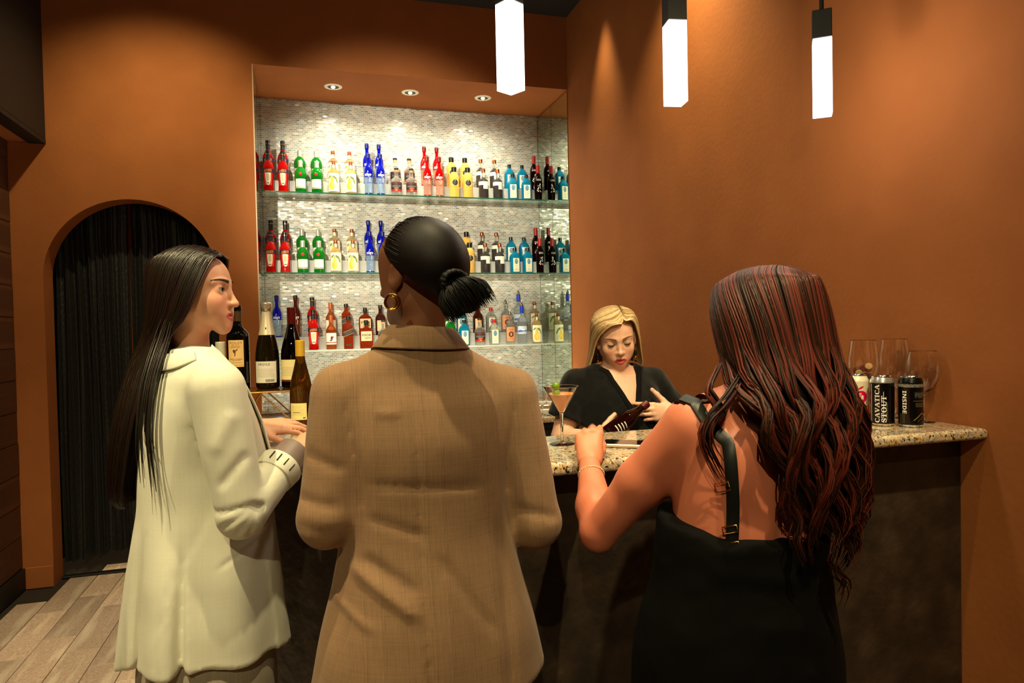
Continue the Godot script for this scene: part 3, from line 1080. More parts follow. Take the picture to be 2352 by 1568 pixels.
func make_bottle(kind: String) -> Node3D:
	var o := bottle_root()
	match kind:
		"red_aperitif":
			put("glass_body", lathe_mesh(P([0, 0, 30, 0, 33, 2, 34, 8, 31, 40, 31, 60, 35, 108, 36, 150, 34, 166, 26, 184, 16, 200, 13.5, 214, 13, 236, 14, 237, 14, 242, 0, 242])), glass(Color(0.86, 0.06, 0.03), 0.45), o)
			put("neck_band", lathe_mesh(P([14.4, 206, 14.4, 240])), mat(Color(0.06, 0.07, 0.14), 0.4), o)
			put("cap", lathe_mesh(P([15, 238, 15.5, 240, 15.5, 268, 14.5, 272, 0, 272])), mat(Color(0.05, 0.06, 0.10), 0.3), o)
			put("gold_ring", lathe_mesh(P([15.8, 246, 15.8, 252])), M.gold, o)
			put("label_band", label_patch(P([36.3, 122, 36.6, 148]), 1.4), mat(Color(0.07, 0.09, 0.22), 0.45), o)
			put("lettering", lettering("APEROL", 0.017, 0.052, 0.0368, "Droid Sans", true, 0.12, 0.0005, 0.25), mat(Color(0.95, 0.55, 0.12), 0.4), o, Vector3(0, 0.135, 0))
			put("label", label_patch(P([32.2, 40, 32.2, 62, 35.6, 106, 36.2, 121]), 0.8), pic_mat("red_aperitif"), o)
		"green_gin":
			put("glass_body", lathe_mesh(P([0, 0, 34, 0, 37, 3, 37, 10, 37, 96, 37, 97, 39.5, 102, 40, 122, 37, 142, 28, 158, 18, 168, 15, 174, 14, 186, 0, 186]), 20), glass(Color(0.03, 0.55, 0.12), 0.42), o)
			put("cap", lathe_mesh(P([16, 168, 16, 172, 15, 178, 15, 210, 14, 216, 0, 216])), mat(Color(0.80, 0.80, 0.76), 0.3, 0.6), o)
			put("label", label_patch(P([37.5, 24, 37.5, 88]), 1.0), pic_mat("green_gin"), o)
			var s := MB.new()
			s.lathe([Vector2(0, 0.004), Vector2(0.007, 0.0035), Vector2(0.011, 0.001), Vector2(0.0115, -0.003)], 18)
			var seal := put("seal", s.mesh(), mat(Color(0.75, 0.07, 0.12), 0.35), o, Vector3(0, 0.120, 0.0405))
			seal.rotation.x = PI / 2
		"pear":
			put("glass_body", lathe_mesh(P([0, 0, 34, 0, 37, 3, 37, 140, 34, 152, 22, 164, 13, 172, 12, 178, 12, 200, 13.5, 201, 13.5, 206, 0, 206])), glass(Color(0.97, 0.88, 0.70), 0.12), o)
			put("cap", lathe_mesh(P([12.5, 198, 13.5, 200, 13.5, 221, 12, 223, 0, 223])), mat(Color(0.62, 0.34, 0.2), 0.35, 0.5), o)
			put("neck_label", label_patch(P([12.6, 172, 12.6, 198]), 0.6), mat(Color(0.93, 0.9, 0.82), 0.5), o)
			put("label", label_patch(P([37.5, 12, 37.5, 136]), 1.25), pic_mat("pear"), o)
		"blue_tequila", "red_tequila", "bronze_tequila":
			var c: Color = {"blue_tequila": Color(0.02, 0.09, 0.75), "red_tequila": Color(0.72, 0.03, 0.04), "bronze_tequila": Color(0.36, 0.10, 0.05)}[kind]
			var low: Color = {"blue_tequila": Color(0.75, 0.85, 0.97), "red_tequila": Color(0.95, 0.76, 0.68), "bronze_tequila": Color(0.62, 0.34, 0.2)}[kind]
			put("glass_body", lathe_mesh(P([0, 0, 25, 0, 28, 3, 28, 10, 26, 40, 27, 80, 29.5, 120])), glass(low, 0.22), o)
			put("tinted_shoulder", lathe_mesh(P([29.5, 120, 30.5, 150, 29, 172, 22, 192, 14, 206, 11.5, 220, 11, 244, 13.5, 246, 14, 252, 12, 255, 0, 255])), glass(c, 0.5), o)
			put("cap", lathe_mesh(P([13, 253, 14, 255, 15, 276, 14, 284, 11, 287, 0, 287])), mat(c * 0.5 + Color(0.01, 0.01, 0.02), 0.3), o)
			put("foot_band", lathe_mesh(P([28.3, 3, 28.3, 11])), mat(c * 0.8, 0.3), o)
			put("lettering", lettering("milagro", 0.026, 0.046, 0.0300, "Droid Serif", true, 0.0, 0.0008, 0.2), mat(Color(0.95, 0.95, 0.95), 0.4), o, Vector3(0, 0.134, 0))
			var sp := MB.new()
			sp.tube(PackedVector3Array([Vector3(0.012, 0.12, 0.0285), Vector3(0.0135, 0.105, 0.0275), Vector3(0.010, 0.092, 0.0280), Vector3(0.013, 0.086, 0.0265)]), [0.0013, 0.0013, 0.001], 6)
			sp.tube(PackedVector3Array([Vector3(-0.004, 0.151, 0.0305), Vector3(0.0, 0.162, 0.0305), Vector3(0.004, 0.151, 0.0305)]), [0.001, 0.001], 6)
			put("flourish", sp.mesh(), mat(Color(0.95, 0.95, 0.95), 0.4), o)
		"black_label":
			put("glass_body", lathe_mesh(P([0, 0, 35, 0, 38, 4, 38, 104, 36, 114, 25, 124, 15, 132, 13, 140, 13, 160, 14.5, 162, 14.5, 167, 0, 167])), glass(Color(0.97, 0.96, 0.93), 0.08), o)
			put("stopper", lathe_mesh(P([12, 166, 13, 167, 13, 182])), mat(Color(0.78, 0.58, 0.34), 0.7), o)
			put("cap", lathe_mesh(P([13, 181, 15.5, 182, 15.5, 192, 14, 194, 0, 194])), mat(Color(0.06, 0.055, 0.05), 0.4), o)
			put("label", label_patch(P([38.5, 26, 38.5, 92]), 1.3), pic_mat("black_label"), o)
		"yellow_liqueur":
			put("glass_body", lathe_mesh(P([0, 0, 33, 0, 35.5, 3, 35.5, 46, 34, 48, 35.5, 50, 35.5, 66, 34, 68, 35.5, 70, 35.5, 118, 34, 120, 35.5, 122, 36, 140, 34, 156, 28, 166, 22, 171, 21, 180, 0, 180])), glass(Color(0.93, 0.74, 0.36), 0.75), o)
			put("cap", lathe_mesh(P([16, 178, 17.5, 180, 19, 214, 18, 218, 0, 218])), mat(Color(0.05, 0.045, 0.04), 0.35), o)
			put("medallion", label_patch(P([36.2, 82, 36.2, 126]), 0.62), pic_mat("medal"), o)
		"dark_amaro":
			put("glass_body", lathe_mesh(P([0, 0, 33, 0, 35.5, 4, 35.5, 118, 33, 130, 24, 140, 15, 148, 12, 156, 12, 184, 13, 186, 13, 190, 0, 190])), glass(Color(0.97, 0.95, 0.92), 0.03), o)
			put("liquid", lathe_mesh(P([0, 3, 32, 3, 34.8, 6, 34.8, 117, 32, 128, 27, 134, 0, 134])), mat(Color(0.085, 0.022, 0.02), 0.12), o)
			put("cap", lathe_mesh(P([13, 189, 15, 191, 15.5, 208, 14, 216, 11, 217, 0, 217])), mat(Color(0.80, 0.42, 0.26), 0.25, 0.9), o)
			put("label", label_patch(P([36.1, 94, 36.1, 120]), 1.5), pic_mat("band"), o)
			put("small_label", label_patch(P([36.3, 66, 36.3, 94]), 0.55, 2.0, 1.0, 0.42), pic_mat("band"), o)
		"blue_gin", "clear_gin":
			var cg := glass(Color(0.05, 0.55, 0.72), 0.5) if kind == "blue_gin" else glass(Color(0.95, 0.97, 0.96), 0.06)
			put("glass_body", lathe_mesh(P([0, 0, 34, 0, 36, 3, 36, 112, 33, 128, 23, 142, 15, 150, 13, 154, 13, 164, 0, 164]), 24, 4.5, 0.9), cg, o)
			put("cap", lathe_mesh(P([13.5, 160, 14, 161, 14, 184, 13, 186, 0, 186]), 18), mat(Color(0.05, 0.06, 0.07), 0.3) if kind == "blue_gin" else mat(Color(0.70, 0.06, 0.06), 0.35), o)
			put("label", label_patch(P([36.6, 8, 36.6, 104, 33, 118]), 0.62, 4.5, 0.9), pic_mat("blue_gin"), o)
		"pomegranate":
			put("glass_body", lathe_mesh(P([0, 0, 25, 0, 27, 3, 27.5, 20, 30, 110, 30.5, 140, 29, 162, 22, 180, 15, 190, 13, 200, 13, 220, 0, 220])), glass(Color(0.07, 0.012, 0.012), 0.85), o)
			put("cap", lathe_mesh(P([14, 200, 14.5, 201, 14.5, 256, 13, 259, 0, 259])), mat(Color(0.62, 0.05, 0.06), 0.35), o)
			put("lettering", lettering("PAMA", 0.013, 0.034, 0.0303, "Droid Serif", false), mat(Color(0.9, 0.88, 0.85), 0.4), o, Vector3(0, 0.148, 0))
			var fr := MB.new()
			var rr := RandomNumberGenerator.new()
			rr.seed = 12
			for i in 14:
				var a := rr.randf_range(-0.5, 0.5)
				var y := rr.randf_range(0.06, 0.125)
				var r0 := lerpf(0.0288, 0.0305, (y - 0.05) / 0.08)
				var g := Vector3(sin(a), 0, cos(a))
				var right := Vector3(cos(a), 0, -sin(a)) * rr.randf_range(0.0025, 0.005)
				var up := Vector3(0, rr.randf_range(0.003, 0.006), 0)
				var p := g * (r0 + 0.0007) + Vector3(0, y, 0)
				fr.quad(p - right - up * 0.4, p + right - up, p + right * 0.6 + up, p - right * 0.7 + up * 0.6)
			put("fruit_print", fr.mesh(), mat(Color(0.85, 0.83, 0.8), 0.4), o)
		"rum":
			put("glass_body", lathe_mesh(P([0, 0, 32, 0, 35, 3, 35, 118, 33, 134, 24, 152, 15, 166, 13, 180, 13, 204, 0, 204])), glass(Color(0.90, 0.52, 0.26), 0.1), o)
			put("cap", lathe_mesh(P([14, 190, 14.5, 192, 14.5, 232, 13, 234, 0, 234])), mat(Color(0.72, 0.36, 0.2), 0.35, 0.5), o)
			put("label", label_patch(P([35.5, 34, 35.5, 112]), 1.25), pic_mat("rum"), o)
		"whisky":
			put("glass_body", lathe_mesh(P([0, 0, 30, 0, 32, 2, 32, 150, 29, 160, 18, 172, 13, 182, 13, 204, 0, 204]), 24, 5.0), glass(Color(0.75, 0.28, 0.10), 0.2), o)
			put("cap", lathe_mesh(P([14, 196, 14.5, 197, 14.5, 222, 13, 224, 0, 224]), 18), mat(Color(0.05, 0.045, 0.04), 0.3), o)
			var t := MB.new()
			var tr := Basis(Vector3.BACK, 0.42)
			t.quad(Vector3(-0.033, 0.078, 0.0326), Vector3(0.033, 0.104, 0.0326), Vector3(0.033, 0.144, 0.0326), Vector3(-0.033, 0.118, 0.0326))
			put("slanted_label", t.mesh(), pic_mat("whisky"), o)
			var t2 := MB.new()
			t2.quad(Vector3(-0.018, 0.022, 0.0326), Vector3(0.018, 0.022, 0.0326), Vector3(0.018, 0.034, 0.0326), Vector3(-0.018, 0.034, 0.0326))
			put("foot_label", t2.mesh(), mat(Color(0.15, 0.10, 0.05), 0.5), o)
		"flask_bourbon":
			put("glass_body", lathe_mesh(P([0, 0, 42, 0, 45, 3, 45, 112, 42, 128, 30, 140, 16, 146, 12, 150, 12, 172, 0, 172]), 28, 5.0, 0.55), glass(Color(0.72, 0.25, 0.09), 0.25), o)
			put("cap", lathe_mesh(P([12.5, 160, 14, 162, 14, 194, 12, 196, 0, 196]), 18), mat(Color(0.06, 0.05, 0.045), 0.3), o)
			var t := MB.new()
			t.quad(Vector3(-0.036, 0.052, 0.0256), Vector3(0.036, 0.052, 0.0256), Vector3(0.036, 0.118, 0.0256), Vector3(-0.036, 0.118, 0.0256))
			put("label", t.mesh(), pic_mat("cream"), o)
			put("lettering", lettering("KNOB", 0.017, 0.058, 0.0), mat(Color(0.12, 0.08, 0.05), 0.5), o, Vector3(0, 0.093, 0.0257))
			put("lettering", lettering("CREEK", 0.010, 0.044, 0.0), mat(Color(0.12, 0.08, 0.05), 0.5), o, Vector3(0.008, 0.072, 0.0257))
		"copper_vodka":
			put("glass_body", lathe_mesh(P([0, 0, 31, 0, 34, 3, 34, 128, 31, 142, 20, 160, 13, 174, 12, 186, 12, 212, 0, 212])), glass(Color(0.95, 0.96, 0.96), 0.05), o)
			pourer(o, 0.210)
			put("label", label_patch(P([34.6, 22, 34.6, 126]), 1.1), pic_mat("copper"), o)
			put("lettering", lettering("Tito's", 0.018, 0.036, 0.0346, "Droid Serif", false, 0.0, 0.0007, 0.3), mat(Color(0.35, 0.12, 0.06), 0.5), o, Vector3(0, 0.109, 0))
		"tall_vodka":
			put("glass_body", lathe_mesh(P([0, 0, 32, 0, 35, 3, 35, 168, 32, 184, 20, 200, 13, 212, 12, 226, 12, 252, 0, 252])), glass(Color(0.92, 0.95, 0.98), 0.08), o)
			put("cap", lathe_mesh(P([13, 226, 14, 228, 14.5, 276, 13, 280, 0, 280])), mat(Color(0.05, 0.20, 0.72), 0.35), o)
			pourer(o, 0.276)
			put("label", label_patch(P([35.4, 74, 35.4, 132]), 1.5), pic_mat("peaks"), o)
		"dark_whiskey":
			put("glass_body", lathe_mesh(P([0, 0, 34, 0, 36, 3, 36, 120, 33, 134, 20, 150, 13, 160, 13, 196, 0, 196]), 24, 4.0), glass(Color(0.35, 0.12, 0.05), 0.3), o)
			put("cap", lathe_mesh(P([14, 186, 14.5, 188, 14.5, 212, 13, 214, 0, 214]), 18), mat(Color(0.05, 0.04, 0.035), 0.3), o)
			put("label", label_patch(P([36.5, 30, 36.5, 104]), 0.6, 4.0), pic_mat("cream"), o)
	return o

func pourer(o: Node3D, y: float) -> void:
	var b := MB.new()
	b.lathe(P([10, 0, 11, 2, 12, 8, 13, 14, 10, 20, 6, 26, 4, 34, 3.4, 46]), 14, Vector3(0, y, 0))
	put("pourer", b.mesh(), mat(Color(0.75, 0.70, 0.62), 0.18, 1.0), o)

const COLUMNS := [-0.243, -0.14, -0.024, 0.09, 0.21, 0.331, 0.457, 0.551, 0.667, 0.778, 0.897, 0.994, 1.106, 1.214, 1.339, 1.453, 1.576, 1.685, 1.786]
const KINDS := ["red_aperitif", "green_gin", "pear", "blue_tequila", "black_label", "red_tequila", "yellow_liqueur", "dark_amaro", "blue_gin", "pomegranate"]
const WORDS := {
	"red_aperitif": "red aperitif bottle, dark blue band", "green_gin": "round green gin bottle, red seal", "pear": "clear bottle, yellow pear label",
	"blue_tequila": "slim cobalt blue bottle, white script", "red_tequila": "slim red bottle, white script", "bronze_tequila": "slim bronze brown bottle",
	"black_label": "clear squat bottle, black red label", "yellow_liqueur": "pale yellow bottle, black medallion", "dark_amaro": "dark brown bottle, two white labels",
	"blue_gin": "square turquoise bottle, beige label", "clear_gin": "square clear bottle, red cap", "pomegranate": "dark red bottle, red cap",
	"rum": "amber bottle, white figure label", "whisky": "square amber bottle, slanted black label", "flask_bourbon": "wide amber flask, cream label",
	"copper_vodka": "clear bottle, copper label, pourer", "tall_vodka": "tall clear bottle, blue cap", "dark_whiskey": "dark brown square bottle, cream label"}
var proto := {}
var placed := {}

func stand(kind: String, x: float, y: float, z: float, words: String, group: String) -> Node3D:
	var o: Node3D
	if not proto.has(kind):
		o = make_bottle(kind)
		proto[kind] = o
		o.name = numbered("bottle")
		add_child(o)
	else:
		o = (proto[kind] as Node3D).duplicate()
		o.name = numbered("bottle")
		add_child(o)
	o.position = Vector3(x, y, z)
	o.scale = Vector3.ONE * 1.07
	o.rotation.y = rng.randf_range(-0.22, 0.10)
	tag(o, WORDS[kind] + ", " + words, "bottle", group)
	return o

func build_shelf_bottles() -> void:
	for s in 2:
		var name_: String = ["top", "middle"][s]
		for k in KINDS.size():
			for side in 2:
				var c := k * 2 + side
				if c >= COLUMNS.size():
					continue
				for row in 2:
					var words: String = "%s row of %s shelf" % [["front", "back"][row], name_]
					if k < 9:
						words += ", %s of its pair" % ["left", "right"][side]
					var z: float = -5.237 if row == 0 else -5.328
					stand(KINDS[k], COLUMNS[c] + rng.randf_range(-0.003, 0.003), SHELF_Y[s] + (0.0 if row == 0 else RISER) + 0.0005, z, words, "bottles on the %s glass shelf" % name_)
	var low := [["red_aperitif", 0.038, 0], ["rum", 0.162, 0], ["whisky", 0.286, 0], ["flask_bourbon", 0.415, 0], ["black_label", 0.542, 0], ["dark_whiskey", 0.661, 0], ["clear_gin", 0.780, 0], ["yellow_liqueur", 0.911, 0],
		["green_gin", 1.049, 0], ["blue_gin", 1.159, 0], ["black_label", 1.283, 0], ["clear_gin", 1.399, 0], ["copper_vodka", 1.531, 0], ["tall_vodka", 1.628, 0], ["pear", 1.750, 0],
		["blue_tequila", -0.214, 1], ["bronze_tequila", -0.083, 1], ["red_aperitif", 0.035, 1], ["rum", 0.165, 1], ["whisky", 0.278, 1], ["flask_bourbon", 0.417, 1], ["dark_whiskey", 0.531, 1],
		["green_gin", 1.046, 1], ["blue_gin", 1.158, 1], ["dark_whiskey", 1.290, 1], ["clear_gin", 1.398, 1], ["copper_vodka", 1.519, 1], ["tall_vodka", 1.629, 1], ["pear", 1.764, 1]]
	var by := {0.542: "left of the green gin", 1.283: "right of the turquoise bottles", 0.780: "left of the green gin", 1.399: "left of the copper label", 0.531: "left of centre", 1.290: "right of centre"}
	for q in low:
		var words: String = "%s row of bottom shelf" % ["front", "back"][q[2]]
		if by.has(q[1]):
			words += ", " + by[q[1]]
		stand(q[0], q[1], SHELF_Y[2] + (0.0 if q[2] == 0 else RISER) + 0.0005, -5.237 if q[2] == 0 else -5.328, words, "bottles on the lowest glass shelf")

# ---------------------------------------------------------------- things on the bar
func ink(c: Color) -> StandardMaterial3D:
	return mat(c, 0.5)

func can_mat(kind: String) -> StandardMaterial3D:
	var w := 512
	var h := 340
	var im := Image.create(w, h, false, Image.FORMAT_RGB8)
	if kind == "cider":
		im.fill(Color(0.96, 0.91, 0.78))
		for x in w:
			var y := int(h * 0.61 + 14.0 * cos((x - w * 0.5) / w * TAU * 1.5) )
			im.fill_rect(Rect2i(x, y, 1, h - y), Color(0.97, 0.62, 0.27))
			im.fill_rect(Rect2i(x, y - 3, 1, 3), Color(0.98, 0.80, 0.55))
		for y in h:
			for x in w:
				var p := Vector2(x - w * 0.5, (y - h * 0.40))
				# an apple: two lobes
				var a := Vector2((absf(p.x) - 26.0) / 50.0, (p.y + 6.0) / 52.0)
				var b := Vector2((absf(p.x) - 12.0) / 46.0, (p.y - 16.0) / 52.0)
				if a.length() < 1.0 or b.length() < 1.0:
					im.set_pixel(x, y, Color(0.90, 0.07, 0.32))
				var lf := Vector2((p.x - 26.0), (p.y + 82.0)).rotated(0.6)
				if Vector2(lf.x / 24.0, lf.y / 8.0).length() < 1.0 or (absf(p.x - (p.y + 60.0) * -0.15) < 4.0 and p.y > -84.0 and p.y < -50.0):
					im.set_pixel(x, y, Color(0.90, 0.07, 0.32))
		for k in 2:
			im.fill_rect(Rect2i(w / 2 - 70, h - 62 + k * 14, 140, 4), Color(0.55, 0.30, 0.12))
	else:
		im.fill(Color(0.035, 0.035, 0.035))
		var r := RandomNumberGenerator.new()
		r.seed = 5 if kind == "stout" else 9
		if kind == "stout":
			im.fill_rect(Rect2i(172, 10, 4, h - 20), Color(0.9, 0.9, 0.88))
			im.fill_rect(Rect2i(262, 70, 4, h - 80), Color(0.9, 0.9, 0.88))
			for k in 3:
				im.fill_rect(Rect2i(276 + k * 7, 150 + r.randi() % 30, 2, 150), Color(0.55, 0.55, 0.5))
		else:
			im.fill_rect(Rect2i(0, 4, w, 26), Color(0.55, 0.54, 0.50))
			for k in 90:
				im.fill_rect(Rect2i(r.randi() % w, 4 + r.randi() % 24, 3 + r.randi() % 8, 3), Color(0.12, 0.11, 0.10))
			for k in 34:
				im.fill_rect(Rect2i(280 + k * 4, 78 - r.randi() % 12, 2, 34 + r.randi() % 14), Color(0.45, 0.44, 0.42))
			im.fill_rect(Rect2i(270, 140, 120, 4), Color(0.5, 0.45, 0.33))
			for k in 4:
				im.fill_rect(Rect2i(284, 160 + k * 9, 70 + r.randi() % 30, 3), Color(0.5, 0.45, 0.33))
			for k in 60:    # a gold peak
				im.fill_rect(Rect2i(270 + k, 300 - k, 5, 3), Color(0.72, 0.60, 0.36))
				im.fill_rect(Rect2i(330 + k, 240 + k / 2, 5, 3), Color(0.72, 0.60, 0.36))
				im.fill_rect(Rect2i(300 + k, 310 - k, 3, 2), Color(0.55, 0.46, 0.28))
			for k in 5:
				im.fill_rect(Rect2i(172 + k * 9, 250, 3, 80), Color(0.42, 0.38, 0.28))
	var m := mat(Color.WHITE, 0.22, 0.25, 0.6)
	m.albedo_texture = image_tex(im)
	return m

func beer_can(at: Vector3, label: String, kind: String, neck: Material, turn: float) -> Node3D:
	var o := thing("drink_can", label, "can", at, "")
	o.rotation.y = turn
	var b := MB.new()
	# u = 0.5 of the print faces +z
	b.lathe(P([33, 8, 33.1, 9, 33.1, 128]), 48, Vector3.ZERO, 2.0, 1.0, PI / 2, PI / 2 + TAU)
	put("body", b.mesh(), can_mat(kind), o)
	var lo := MB.new()
	lo.lathe(P([0, 3, 22, 3, 24, 0, 27, 0, 29, 3, 33, 8]), 40)
	put("foot", lo.mesh(), M.chrome, o)
	var hi := MB.new()
	hi.lathe(P([33.1, 128, 32.5, 133, 28.5, 142, 27.4, 144.5]), 40)
	put("shoulder", hi.mesh(), neck, o)
	var ld := MB.new()
	ld.lathe(P([27.4, 144.5, 28.2, 145, 28.2, 147.6, 26.6, 147.6, 26.0, 145, 24.5, 143.6, 0, 143.6]), 40)
	var lid := put("lid", ld.mesh(), M.chrome, o)
	var tb := MB.new()
	tb.box(Vector3(0.004, 0.1452, 0), Vector3(0.024, 0.0016, 0.014), 0.0006)
	put("pull_tab", tb.mesh(), M.chrome, lid)
	return o

func wine_glass(at: Vector3, h: float, r: float, label: String, group: String) -> Node3D:
	var o := thing("wine_glass", label, "wine glass", at, group)
	var b := MB.new()
	var k := h * 0.40
	b.lathe([Vector2(0, 0.0), Vector2(0.034, 0.0), Vector2(0.034, 0.0015), Vector2(0.012, 0.004), Vector2(0.0042, 0.012), Vector2(0.0036, k * 0.5), Vector2(0.004, k * 0.92), Vector2(0.012, k + 0.003),
		Vector2(r * 0.62, k + 0.017), Vector2(r * 0.92, k + 0.043), Vector2(r, k + 0.068), Vector2(r * 0.97, k + 0.095), Vector2(r * 0.80, h - 0.002), Vector2(r * 0.795, h),
		Vector2(r * 0.78, h - 0.001), Vector2(r * 0.95, k + 0.095), Vector2(r * 0.975, k + 0.068), Vector2(r * 0.90, k + 0.045), Vector2(r * 0.60, k + 0.0195), Vector2(0.008, k + 0.007), Vector2(0, k + 0.006)], 44)
	put("glass", b.mesh(), M.crystal, o)
	return o

func wine_bottle(at: Vector3, label: String, kind: String) -> Node3D:
	var o := thing("wine_bottle", label, "wine bottle", at)
	var prof: Array
	var col: Color
	match kind:
		"bordeaux":
			prof = P([0, 4, 20, 3, 34, 0, 38, 4, 39, 10, 39, 190, 37, 204, 28, 216, 18, 226, 15, 236, 14.2, 250, 14, 284, 15.2, 285, 15.6, 290, 15, 300, 14.6, 305, 9, 305, 9, 296, 0, 296])
			col = Color(0.035, 0.03, 0.015)
		"sparkling":
			prof = P([0, 5, 20, 4, 36, 0, 41, 4, 42.5, 12, 42.5, 110, 41, 132, 36, 166, 28, 200, 20, 236, 16, 262, 15, 290, 0, 292])
			col = Color(0.13, 0.10, 0.02)
		"burgundy":
			prof = P([0, 5, 20, 4, 35, 0, 40, 4, 41, 12, 41, 118, 39, 140, 33, 166, 25, 192, 17, 222, 14.5, 240, 14, 290, 0, 291])
			col = Color(0.03, 0.012, 0.01)
		_:
			prof = P([0, 5, 20, 4, 33, 0, 36, 4, 36.5, 12, 36.5, 118, 35, 136, 29, 166, 22, 194, 16, 222, 14.2, 240, 14, 280, 0, 281])
			col = Color(0.42, 0.27, 0.06) if kind == "white" else Color(0.22, 0.11, 0.03)
	put("glass_body", lathe_mesh(prof, 40), glass(col, 0.35 if kind != "white" else 0.12), o)
	match kind:
		"bordeaux":
			put("label", label_patch(P([39.5, 84, 39.5, 180]), 0.72, 2.0, 1.0, -0.15), pic_mat("wine"), o)
			var dark := ink(Color(0.38, 0.22, 0.10))
			var q := Basis(Vector3.UP, -0.15)
			for t in [["NATALIE'S", 0.0062, 0.043, 0.171], ["ESTATE", 0.0050, 0.026, 0.163], ["WINERY", 0.0062, 0.034, 0.155], ["Cabernet Sauvignon", 0.0050, 0.044, 0.112]]:
				var l := put("lettering", lettering(t[0], t[1], t[2], 0.0396, "Droid Serif", false, 0.0, 0.0006), dark, o, Vector3(0, t[3], 0))
				l.basis = q
			put("neck_sleeve", lathe_mesh(P([14.4, 248, 14.4, 284]), 30), mat(Color(0.26, 0.16, 0.06), 0.4), o)
		"sparkling":
			put("label", label_patch(P([43, 22, 43, 100]), 1.0, 2.0, 1.0, -0.2), pic_mat("sparkling"), o)
			var l := put("lettering", lettering("ARGYLE", 0.0085, 0.044, 0.0431, "Droid Sans", false, 0.0, 0.0006), ink(Color(0.25, 0.22, 0.2)), o, Vector3(0, 0.090, 0))
			l.basis = Basis(Vector3.UP, -0.28)
			var foil := mat(Color(0.86, 0.80, 0.68), 0.38, 0.35)
			put("foil_neck", lathe_mesh(P([29.5, 196, 24.5, 220, 20.5, 240, 17, 262, 16, 280, 16.5, 283]), 40), foil, o)
			var w := MB.new()
			var pts := PackedVector3Array()
			for j in 15:
				for i in 36:
					var a := TAU * i / 36
					var f := j / 14.0
					var r := lerpf(0.0165, 0.0205, smoothstep(0.0, 0.4, f)) * (1.0 - 0.9 * smoothstep(0.86, 1.0, f)) + 0.0011 * sin(a * 7 + j * 1.7) * sin(j * 1.3 + a * 3.0)
					pts.append(Vector3(cos(a) * r, 0.281 + 0.037 * f, -sin(a) * r))
			w.grid(pts, 36, 15, true)
			put("foil_cap", w.mesh(), mat(Color(0.90, 0.86, 0.78), 0.25, 0.85), o)
			var sq := MB.new()
			sq.quad(Vector3(-0.004, 0.217, 0.0262), Vector3(0.0, 0.217, 0.0266), Vector3(0.0, 0.224, 0.0252), Vector3(-0.004, 0.224, 0.0248))
			put("emblem", sq.mesh(), ink(Color(0.06, 0.05, 0.05)), o)
		"burgundy":
			put("label", label_patch(P([41.5, 24, 41.5, 104]), 1.0, 2.0, 1.0, -0.35), pic_mat("backlabel"), o)
			put("cap", lathe_mesh(P([15, 232, 15.5, 234, 15.5, 250, 15, 251, 15.5, 252, 15.5, 276, 15, 277, 15.5, 278, 15.5, 283, 15, 284, 15.5, 285, 15.5, 294, 14.5, 296, 0, 296]), 30), mat(Color(0.38, 0.07, 0.06), 0.3, 0.5), o)
		"white", "rose":
			var cc := Color(0.88, 0.70, 0.22) if kind == "white" else Color(0.80, 0.78, 0.70)
			put("cap", lathe_mesh(P([15, 234, 15.4, 235, 15.4, 262, 15, 263, 15.4, 264, 15.4, 268, 15, 269, 15.4, 270, 15.4, 274, 15, 275, 15.4, 276, 15.4, 285, 14.5, 287, 0, 287]), 30), mat(cc, 0.35, 0.3), o)
			put("label", label_patch(P([37, 28, 37, 82]), 0.8, 2.0, 1.0, -0.35), pic_mat("white_back"), o)
	return o

